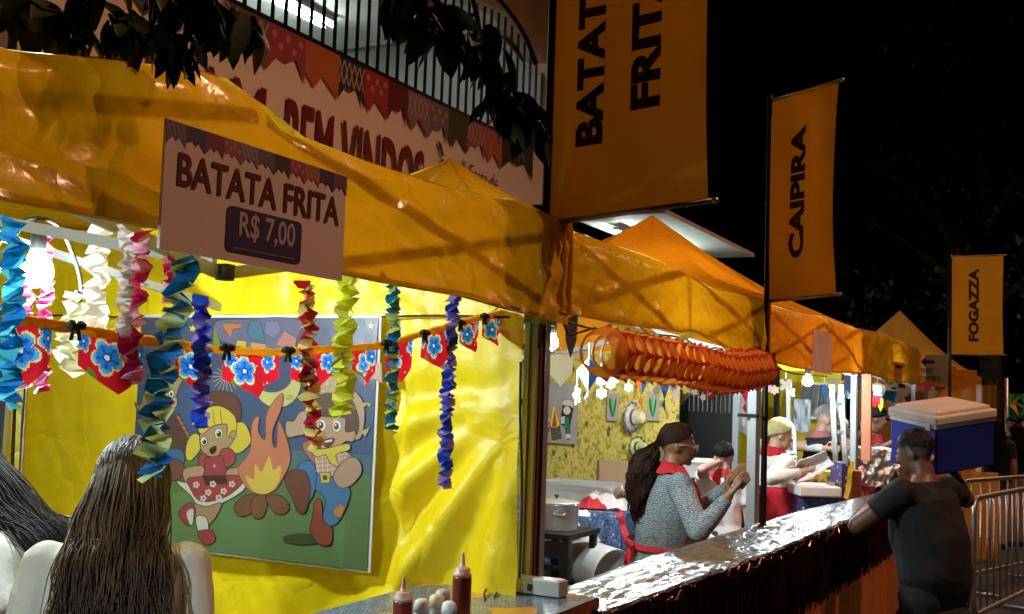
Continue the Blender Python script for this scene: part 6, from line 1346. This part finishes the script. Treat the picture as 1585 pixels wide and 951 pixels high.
    if top:
        bm = BM(); hz = hem; q = [r_ for r_ in sec if hz+.02 < r_[0] <= 1.43]; r0 = sec[2]; q = [(hz, 0, -.012, r0[3]+untuck, r0[4]+untuck)]+q; sweep(bm, inflate(q, .013))
        for v in bm.verts: v.co = bend(v.co)
        bb = 1+(B-1)*.7
        for i, (a, e, w_) in enumerate(ar):
            ball(bm, a, .068*bb, 2)
            if sleeve == 'long': capsule(bm, a, e, .064*bb, .054*bb); capsule(bm, e, e.lerp(w_, .86), .054*bb, .038)
            elif sleeve == 'short': tube(bm, [a, a.lerp(e, .3), a.lerp(e, .62)], [.064*bb, .061*bb, .060*bb], 14)
        for v in bm.verts: v.co += V((nz(v.co.x*7, v.co.y*7, v.co.z*5), nz(v.co.y*7, v.co.z*5, v.co.x*7), 0))*.006
        me = remeshed(bm, vox*1.05, 3); me.name = 'shirt'
        NN = [v.normal.copy() for v in me.vertices]; CO = [v.co.copy() for v in me.vertices]; flat_ = []
        for q_, n__ in zip(CO, NN):
            f_ = .5-abs(nz(q_.x*6+q_.z*5, q_.y*6-q_.z*3, q_.z*7+q_.x*3+len(label))); g_ = nz(q_.x*15, q_.y*15, q_.z*9+len(label)); flat_ += list(q_+n__*(.011*f_-.004+.003*g_))
        me.vertices.foreach_set('co', flat_); me.materials.append(M[top]); link('shirt', me, t)
    bm = BM(); sweep(bm, inflate([(.78, 0, 0, .10*B, .10*B)]+sec[1:3]+[(.99, 0, -.006, .15*B, .11*B)], .008))
    for v in bm.verts: v.co = bend(v.co)
    for sg in (-1, 1): capsule(bm, (sg*.088*B, -.005, .83), (sg*.085, 0, .48), .096*B, .070); tube(bm, [(sg*.085, 0, .50), (sg*.082, -.015, .28), (sg*.082, -.02, .07)], [.071, .066, .062], 14)
    me = remeshed(bm, .012, 3); me.name = 'trousers'; me.materials.append(M[legs]); link('trousers', me, t)
    for sg in (-1, 1):
        bm = BM(); capsule(bm, (sg*.082, -.035, .05), (sg*.092, .13, .04), .048, .040); 
        for v in bm.verts: v.co.z = max(.002, v.co.z)
        obj('shoe', bm, M['black_plastic'], t, True, local=True)
    # hair
    def cap(name, m, sc_=1.07, front=62, side=98, back=122, lump=.004, yo=-.010, zo=.135):
        bm = BM(); nu, nv = 36, 12; rows = []
        for j in range(nv+1):
            row = []
            for k in range(nu):
                a = 2*PI*k/nu; fr_ = math.sin(a); lim = (front if fr_ > 0 else back)*abs(fr_)**1.2+side*(1-abs(fr_)**1.2); th = R(lim)*j/nv; rr = sc_+(0 if j < nv else -.05)
                q = V((.077*rr*math.sin(th)*math.cos(a), yo+.098*rr*math.sin(th)*math.sin(a), zo+.099*rr*math.cos(th))); q += (q-V((0, yo, zo))).normalized()*lump*nz(q.x*60, q.y*60, q.z*60+len(label)); row.append(bm.verts.new(h(*q)))
            rows.append(row)
        for a, b_ in zip(rows[1:], rows[2:]):
            for k in range(nu): bm.faces.new((a[k], a[(k+1) % nu], b_[(k+1) % nu], b_[k]))
        for k in range(nu): bm.faces.new((rows[0][0], rows[1][k], rows[1][(k+1) % nu]))
        bmesh.ops.remove_doubles(bm, verts=[v for v in bm.verts if not v.link_faces], dist=0)
        o = obj(name, bm, M[m], t, True, local=True); md = o.modifiers.new('solid', 'SOLIDIFY'); md.thickness = .008 if sc_ > 1.03 else .003; md.offset = 0; return o
    def strands(n, fn, rad, seed, m=hairm, nm='hair_strands', ns=5):
        bm = BM(); rn = random.Random(seed)
        for k in range(n): pts = fn(rn, k/n); q = spline(pts, 5); N_ = len(q); tube(bm, q, [rad*(1-.75*(i/(N_-1))**2)*rn.uniform(.9, 1.1) for i in range(N_)], ns, cap=False)
        o = obj(nm, bm, M[m], t, True, local=True); o['kind'] = 'stuff'; return o
    def comb(n, mode, seed, rad=.0032, sc_=1.06, m=hairm, lim=(62, 98, 122)):
        def sk_(th, a, rr): return V((.077*rr*math.sin(th)*math.cos(a), -.010+.098*rr*math.sin(th)*math.sin(a), .135+.099*rr*math.cos(th)))
        tie = V((0, -.112, .105))
        def fn(rn, f):
            a = rn.uniform(0, 2*PI); fr_ = math.sin(a); L_ = R((lim[0] if fr_ > 0 else lim[2])*abs(fr_)**1.2+lim[1]*(1-abs(fr_)**1.2)); pts = []
            if mode == 'down':
                t0 = L_*rn.uniform(.02, .6); t1 = min(L_*1.06, t0+rn.uniform(.5, 1.0)); sw = rn.gauss(0, .22)
                for k in range(6): f_ = k/5; pts.append(h(*sk_(t0+(t1-t0)*f_, a+sw*f_, sc_+.03*math.sin(PI*f_)+rn.uniform(0, .03)+.03*f_)))
            else:
                t0 = L_*rn.uniform(.75, 1.0); q0 = sk_(t0, a, sc_)
                for k in range(7):
                    f_ = k/6; q = q0.lerp(tie, f_); d = V((q.x/.077, (q.y+.010)/.098, (q.z-.135)/.099)); q = V((0, -.010, .135))+V((d.x*.077, d.y*.098, d.z*.099))*((sc_+.03*rn.random())/max(.2, d.length)) if f_ < .85 else tie+V((rn.gauss(0, .008), 0, rn.gauss(0, .008))); pts.append(h(*q))
            return pts
        strands(n, fn, rad, seed, m)
    if hair == 'short': cap('hair', hairm, 1.05, 54, 88, 112, .006); comb(620, 'down', 2, .0028, lim=(64, 100, 124))
    elif hair == 'cropped': cap('hair', hairm, 1.012, 52, 84, 108, .0); comb(1100, 'down', 12, .0017, .995, lim=(60, 95, 122))
    elif hair == 'balding': comb(520, 'down', 4, .0020, 1.01, lim=(34, 92, 118))
    elif hair == 'long':
        cap('hair', hairm, 1.10, 64, 112, 140, .003); comb(1000, 'down', 6, .0018, 1.09, lim=(64, 112, 140))
        def fn(rn, f):
            a = PI+PI*(f*1.16-.08); th = R(rn.uniform(35, 108)); rr = 1.10; p0 = V((.077*rr*math.sin(th)*math.cos(a), -.010+.098*rr*math.sin(th)*math.sin(a), .135+.099*rr*math.cos(th))); w0 = h(*p0); x = p0.x
            e = rn.uniform(1.0, 1.20); sp_ = rn.uniform(.7, 1.2); m1 = bend((x*1.12+rn.gauss(0, .008), -.085+.05*abs(x/.08)+rn.gauss(0, .01), 1.46)); m2 = bend((x*1.4*sp_*.8+rn.gauss(0, .015), -.125+rn.gauss(0, .012)+.02*abs(x/.08), 1.36)); m3 = bend((x*1.35*sp_+rn.gauss(0, .03), -.150+rn.gauss(0, .012), e)); return [w0, w0.lerp(m1, .5)+h(*p0)*0+V((0, -.012, 0)), m1, m2, m2.lerp(m3, .5), m3]
        strands(1500, fn, .0019, 3, ns=4)
    elif hair == 'pony':
        cap('hair', hairm, 1.03, 46, 84, 112, .003); comb(620, 'back', 8, .0034, 1.03, lim=(56, 95, 122))
        def fn(rn, f):
            a = rn.uniform(0, 2*PI); r_ = rn.uniform(0, 1)**.5; root = h(.01*math.cos(a), -.115, .10+.015*math.sin(a)); pts = [root]; lng = rn.uniform(.30, .46)
            for k in range(1, 10): q = k/9; wd = .022+.075*math.sin(PI*min(1, q*.8+.15)); pts.append(root+V((wd*r_*math.cos(a)+.012*math.sin(q*22+a*3), -.035-.05*math.sin(q*2.2)+wd*.8*r_*math.sin(a)+.012*math.cos(q*22+a*5), -lng*q)))
            return pts
        strands(900, fn, .0030, 5, ns=4)
        bm = BM(); lathe(bm, h(0, -.108, .10), [(.02, -.012), (.028, -.004), (.028, .004), (.02, .012)], 14, axis=HR @ Matrix.Rotation(R(90), 3, 'X')); obj('hair_tie', bm, M['hair_black'], t, True, local=True)
    elif hair == 'bun':
        cap('hair', hairm, 1.03, 48, 86, 114, .003); comb(460, 'back', 9, .0034, 1.03, lim=(58, 98, 122)); bm = BM(); ball(bm, h(0, -.115, .13), (.045, .04, .045), 3)
        for v in bm.verts: v.co += V((1, 1, 1))*.004*nz(v.co.x*60, v.co.y*60, v.co.z*60)
        obj('bun', bm, M[hairm], t, True, local=True)
    elif hair == 'headscarf':
        cap('headscarf', 'scarf_print', 1.13, 60, 100, 128, .004); bm = BM(); ball(bm, h(0, -.112, .06), (.03, .025, .03), 2); tube(bm, [h(0, -.115, .06), h(.02, -.14, .0), h(.03, -.13, -.06)], [.014, .02, .004], 7); obj('scarf_knot', bm, M['scarf_print'], t, True, local=True)
    elif hair == 'cap':
        cap('hair', hairm, 1.04, 60, 98, 122, .003); cap('cap', 'tee_black', 1.12, 72, 80, 84, .001, zo=.14); bm = BM(); grid(bm, 10, 5, lambda u, v: h(.07*math.sin((u-.5)*2.4), .075+.075*v*math.cos((u-.5)*2.2)+.02*math.cos((u-.5)*2.4), .158-.018*v)); o = obj('visor', bm, M['tee_black'], t, True, local=True); o.modifiers.new('solid', 'SOLIDIFY').thickness = .004
    # apron, scarf, glasses
    ex = extra or {}
    def front_sheet(z0, z1, hw0, hw1, off=.022):
        def pt(u, v):
            z = z0+(z1-z0)*v; hw = hw0+(hw1-hw0)*v; k = [r_ for r_ in sec if r_[0] <= max(z, .86)][-1]; k2 = [r_ for r_ in sec if r_[0] >= min(max(z, .86), 1.5)][0]; f = 0 if k2[0] == k[0] else (max(z, .86)-k[0])/(k2[0]-k[0]); rx, ry = k[3]+(k2[3]-k[3])*f+off, k[4]+(k2[4]-k[4])*f+off; a = (u-.5)*2*hw; q = V((rx*math.sin(a), ry*math.cos(a)+k[2], z)); q.y += .012*math.sin(a*9)*(max(0, .9-z)); return bend(q)
        return pt
    if 'apron' in ex:
        m = M[ex['apron']]; bm = BM(); grid(bm, 20, 18, front_sheet(.45, ex.get('tie', 1.02), ex.get('wrap', 1.5), ex.get('wrap', 1.5)+.2)); grid(bm, 14, 14, front_sheet(ex.get('tie', 1.02), 1.32, 1.0, .55, .024)); o = obj('apron', bm, m, t, True, local=True); o.modifiers.new('solid', 'SOLIDIFY').thickness = .004
        bm = BM(); tz = ex.get('tie', 1.02); f1 = front_sheet(tz-.015, tz+.01, 3.1, 3.1, .018); grid(bm, 40, 1, f1); bk = bend((0, -.128*B*B, tz))
        for sg in (-1, 1): ball(bm, bk+V((sg*.04, -.012, .008)), (.042, .012, .022), 2); tube(bm, [bk, bk+V((sg*.025, -.02, -.06)), bk+V((sg*.05, -.018, -.13))], [.008, .014, .012], 6)
        obj('waist_tie', bm, m, t, True, local=True)
        bm = BM(); tube(bm, spline([bend((-.10, .112*B, 1.32)), bend((-.085, .05, 1.425)), bend((-.06, -.06, 1.46)), bend((0, -.085, 1.455)), bend((.06, -.06, 1.46)), bend((.085, .05, 1.425)), bend((.10, .112*B, 1.32))]), .009, 6); obj('neck_strap', bm, m, t, True, local=True)
    if 'scarf' in ex:
        m = M[ex['scarf']]; bm = BM()
        def sf(u, v):
            a = 2*PI*u; fr_ = math.sin(a); dn = (.05+.075*max(0, fr_)**3+(.10*max(0, -fr_)**3 if ex.get('backtail') else .02*max(0, -fr_)))*v
            rx, ry = .058+.062*v**.8, .062+(.055+.02*max(0, fr_))*v**.9; z = 1.478-.012*fr_-dn+.006*math.sin(a*7+v*4)*v
            return bend((rx*math.cos(a)*(1+.04*math.sin(a*5)), -.008+ry*fr_*(1+.05*math.sin(a*6+2)), z))
        grid(bm, 44, 8, sf)
        for sg in (-1, 1): tube(bm, spline([bend((sg*.004, .112, 1.40)), bend((sg*.03, .135, 1.37)), bend((sg*.04, .145, 1.31))]), [.010]*8+[.017]*8+[.004], 6, flat=.5)
        ball(bm, bend((0, .118, 1.40)), .015, 1)
        o = obj('neck_scarf', bm, m, t, True, local=True); o.modifiers.new('solid', 'SOLIDIFY').thickness = .004
    if 'glasses' in ex:
        bm = BM()
        for sg in (-1, 1):
            c = h(sg*.031, .112, .112); tube(bm, [c+HR @ V((.024*math.cos(a), 0, .017*math.sin(a))) for a in [2*PI*k/16 for k in range(17)]], .002, 5, cap=False); tube(bm, [h(sg*.055, .108, .116), h(sg*.078, .03, .118), h(sg*.079, -.01, .108)], .0028, 5)
        tube(bm, [h(-.008, .116, .114), h(.008, .116, .114)], .002, 5); obj('glasses', bm, M['white_plastic'], t, True, local=True)
    if 'bandage' in ex:
        a, e, w_ = ar[1 if ex['bandage'] == 'R' else 0]; bm = BM(); tube(bm, [e.lerp(w_, .45), e.lerp(w_, .7), e.lerp(w_, 1.0)], [.042, .040, .034], 12); obj('bandage', bm, M['paper_white'], t, True, local=True)
    if 'watch' in ex:
        a, e, w_ = ar[0]; d = (w_-e).normalized(); x, y = frame_of(d); rt = Matrix((x, y, d)).transposed(); bm = BM(); lathe(bm, e.lerp(w_, .93), [(.03, -.01), (.034, -.008), (.034, .008), (.03, .01)], 14, axis=rt); obj('watch', bm, mat('watch_green', (.05, .18, .10), .3), t, True, local=True)
    t['_pose'] = 0; del t['_pose']
    PEOPLE.append((t, ar, h, bend, s)); return t
PEOPLE = []
def wl(loc, rz, H, p):      # world -> body coordinates of a person standing at loc
    return Matrix.Rotation(-rz, 3, 'Z') @ (V(p)-V((loc[0], loc[1], 0)))/(H/1.7)

# foreground, inside the nearest stall
q = P(178, 850, D=2.5); rz = R(42)
person('woman with long dark hair over a white tee shirt, seen from behind', q, rz, 1.71, 'skin_brown', 'tee_grey', 'jeans', 'long', 'hair_brown', vox=.008, face=False, female=True, head=(-10, -50), build=.9, lean=14)
q = P(68, 850, D=2.62); q = P(140, 900, D=2.9); rz = R(104)
person('person in white shirt bending left with black hair, at the bottom left corner', q, rz, 1.74, 'skin_tan', 'tee_grey', 'trousers_dark', 'long', 'hair_black', lean=30, head=(-20, -50), vox=.009, build=1.05, arms={})
# second stall
q = P(1030, 800, D=6.1); rz = R(-56); Hc = 1.66; f_ = lambda p: wl(q, rz, Hc, p)
person('woman with curly ponytail, glasses, grey mottled jumper and red apron', q, rz, Hc, 'skin_brown', 'melange', 'trousers_dark', 'pony', 'hair_curly', arms={'R': (f_(P(1072, 800, D=5.8)), f_(P(1128, 768, D=5.75))), 'L': (f_(P(1075, 795, D=6.2)), f_(P(1118, 758, D=6.15)))}, build=1.22, vox=.008, sleeve='long', extra={'apron': 'apron_red', 'scarf': 'apron_red', 'glasses': 1}, female=True, hem=.74, lean=4, head=(-4, -6))
q = P(1118, 800, D=8.2); rz = R(14); Hd = 1.48; f_ = lambda p: wl(q, rz, Hd, p)
person('boy in white tee shirt and red neck scarf scratching his head, seen from behind', q, rz, Hd, 'skin_light', 'tee_white', 'jeans', 'short', 'hair_black', arms={'L': (f_(P(1087, 738, D=8.15)), f_(P(1116, 714, D=8.2)))}, extra={'scarf': 'apron_red', 'backtail': 1}, face=False, head=(0, -12), hem=.86)
q = P(1200, 760, D=8.7); rz = R(-52); He = 1.66; f_ = lambda p: wl(q, rz, He, p)
person('woman in patterned headscarf, cream jumper and red apron passing a white packet', q, rz, He, 'skin_light', 'cream_knit', 'trousers_dark', 'headscarf', 'hair_grey', arms={'R': (f_(P(1206, 726, D=8.45)), f_(P(1250, 728, D=8.3))), 'L': (f_(P(1200, 735, D=8.9)), f_(P(1244, 730, D=8.6)))}, build=1.12, sleeve='long', extra={'tie': 1.17, 'wrap': 2.75, 'apron': 'apron_red', 'scarf': 'apron_red'}, female=True, head=(-5, -14))
c = P(1256, 718, D=8.28); bm = BM(); xa = (P(1286, 703, D=8.2)-P(1228, 732, D=8.3)); x_, y_ = xa.normalized(), V((-.446, .895, 0)); z_ = x_.cross(y_)
grid(bm, 24, 14, lambda u, v: P(1226, 738, D=8.3)+xa*u*1.02+z_*(.16*(v-.5)*(1-.5*abs(u-.45))*1.0+.014*nz(u*7, v*7, 2))+y_*(.05*math.sin(v*PI)+.02*nz(u*9, v*9, 5)))
o = obj('paper_packet', bm, M['paper_white'], None, True); o.modifiers.new('solid', 'SOLIDIFY').thickness = .006; tag(o, 'white folded paper packet in the hands of the woman in the headscarf', 'packet')
q = P(1058, 800, D=7.2); rz = R(100); Hn = 1.5; f_ = lambda p: wl(q, rz, Hn, p)
person('person mostly hidden behind the ponytail, a watch on the arm reaching to the table', q, rz, Hn, 'skin_light', 'pink_top', 'jeans', 'short', 'hair_grey', arms={'L': (f_(P(978, 762, D=7.2)), f_(P(946, 768, D=7.7)))}, lean=10, head=(0, -20), extra={'watch': 1})
# farther stalls
q = P(1272, 720, D=9.9); rz = R(-58); Hf = 1.78; f_ = lambda p: wl(q, rz, Hf, p)
person('grey haired man in black tee shirt and red apron with a bandaged forearm', q, rz, Hf, 'skin_light', 'tee_black', 'trousers_dark', 'balding', 'hair_grey', arms={'R': (f_(P(1266, 690, D=9.75)), f_(P(1298, 696, D=9.6))), 'L': (f_(P(1272, 700, D=10.2)), f_(P(1305, 690, D=10.0)))}, build=1.18, extra={'apron': 'apron_red', 'scarf': 'pink_top', 'bandage': 'R'}, head=(-4, -20))
q = P(1293, 720, D=10.8); rz = R(-55)
person('white haired woman just beyond the grey haired man', q, rz, 1.67, 'skin_light', 'off_white', 'trousers_dark', 'short', 'hair_white', extra={'apron': 'apron_black'}, head=(0, -12), female=True)
q = P(1314, 720, D=10.9); rz = R(-55); f_ = lambda p: wl(q, rz, 1.64, p)
person('woman in white shirt and black apron with dark bun, left of the orange post', q, rz, 1.64, 'skin_light', 'tee_white', 'trousers_dark', 'bun', 'hair_black', extra={'apron': 'apron_black'}, head=(-5, -14), female=True, arms={'L': (f_(P(1304, 700, D=11.0)), f_(P(1318, 690, D=10.8)))})
q = P(1350, 720, D=11.7); rz = R(-62); f_ = lambda p: wl(q, rz, 1.78, p)
person('man in black cap and red shirt right of the orange post', q, rz, 1.78, 'skin_brown', 'tee_red', 'trousers_dark', 'cap', 'hair_black', extra={'apron': 'apron_black'}, head=(-8, -16), arms={'R': (f_(P(1358, 690, D=11.4)), f_(P(1392, 680, D=11.2))), 'L': (f_(P(1362, 695, D=11.9)), f_(P(1390, 684, D=11.7)))}, build=1.05)
# customers in the street
q = P(1446, 760, D=5.9); rz = R(64); Hj = 1.68; f_ = lambda p: wl(q, rz, Hj, p)
person('man in dark tee shirt at the counter, a blue box on his shoulder', q, rz, Hj, 'skin_dark', 'tee_navy', 'trousers_dark', 'cropped', 'hair_cropped', arms={'L': (f_(P(1356, 792, D=5.85)), f_(P(1388, 742, D=6.0))), 'R': (f_(P(1492, 772, D=6.25)), f_(P(1470, 725, D=6.4)))}, build=1.3, vox=.0085, head=(8, -14), hem=.72, untuck=.02, lean=8)
# the cool box on his shoulder
k1 = P(1449, 737, D=6.12); fv = V((-.103, .9947, 0)); rv = V((.9947, .103, 0)); xa, ya = (fv-rv).normalized(), (fv+rv).normalized(); La, Lb = .345, .43; zc = .272
t = thing('cool_box', 'blue cool box with white lid on the shoulder of a man in dark clothes', 'cool box', k1+(xa*La+ya*Lb)/2)
rt = Matrix((ya, xa, V((0, 0, 1)))).transposed(); sw = (Lb, La); tilt_ = Matrix.Rotation(R(11), 3, rv); rt = tilt_ @ rt; xa, ya = tilt_ @ xa, tilt_ @ ya; zu = tilt_ @ V((0, 0, 1)); cc = k1+(xa*La+ya*Lb)/2
mk('cool_blue', (.014, .035, .36), .45, 0, .05, 60, .08); mk('cool_white', (.78, .78, .76), .5, 0, .05, 40, .08, 8); mk('cool_bottom', (.45, .4, .36), .6)
bm = BM(); box(bm, cc+zu*zc*.5, (sw[0], sw[1], zc), rt, bev=.012); obj('body', bm, M['cool_blue'], t)
bm = BM(); box(bm, cc+zu*(zc+.028), (sw[0]+.022, sw[1]+.022, .05), rt, bev=.010); box(bm, cc+zu*(zc+.062), (sw[0]-.03, sw[1]-.03, .024), rt, bev=.008); lid_ = obj('lid', bm, M['cool_white'], t)
bm = BM(); box(bm, cc+zu*(zc-.006), (sw[0]+.006, sw[1]+.006, .022), rt, bev=.003); obj('rim', bm, M['cool_white'], t)
bm = BM(); tube(bm, spline([k1+xa*La*.06-ya*.002+zu*zc*.42, k1+xa*La*.06-ya*.03+zu*zc*.30, k1+xa*La*.30-ya*.03+zu*zc*.30, k1+xa*La*.30-ya*.002+zu*zc*.42]), .011, 8); obj('handle', bm, M['cool_white'], t, True)
bm = BM(); box(bm, k1+xa*La*.16-ya*.004+zu*zc*.97, (.012, .035, .04), rt, bev=.003); obj('latch', bm, M['cool_white'], lid_)
q = P(1543, 760, D=14.6); person('dark haired person in dark top and tan trousers beyond the crowd barriers', q, R(10), 1.66, 'skin_tan', 'dark_top', 'trousers_tan', 'long', 'hair_black', face=False, vox=.012)
q = P(1574, 760, D=14.9); person('person in striped top at the right edge beyond the crowd barriers', q, R(35), 1.6, 'skin_tan', 'breton', 'trousers_tan', 'long', 'hair_black', face=False, vox=.012)
q = P(1566, 760, D=17.0); person('person in dark clothes farther back under the green flag', q, R(160), 1.68, 'skin_tan', 'dark_top', 'trousers_dark', 'short', 'hair_black', vox=.012)
q = P(1588, 760, D=17.6); person('person with dark hair half cut by the right edge under the green flag', q, R(190), 1.7, 'skin_light', 'pink_top', 'trousers_dark', 'long', 'hair_black', vox=.012)
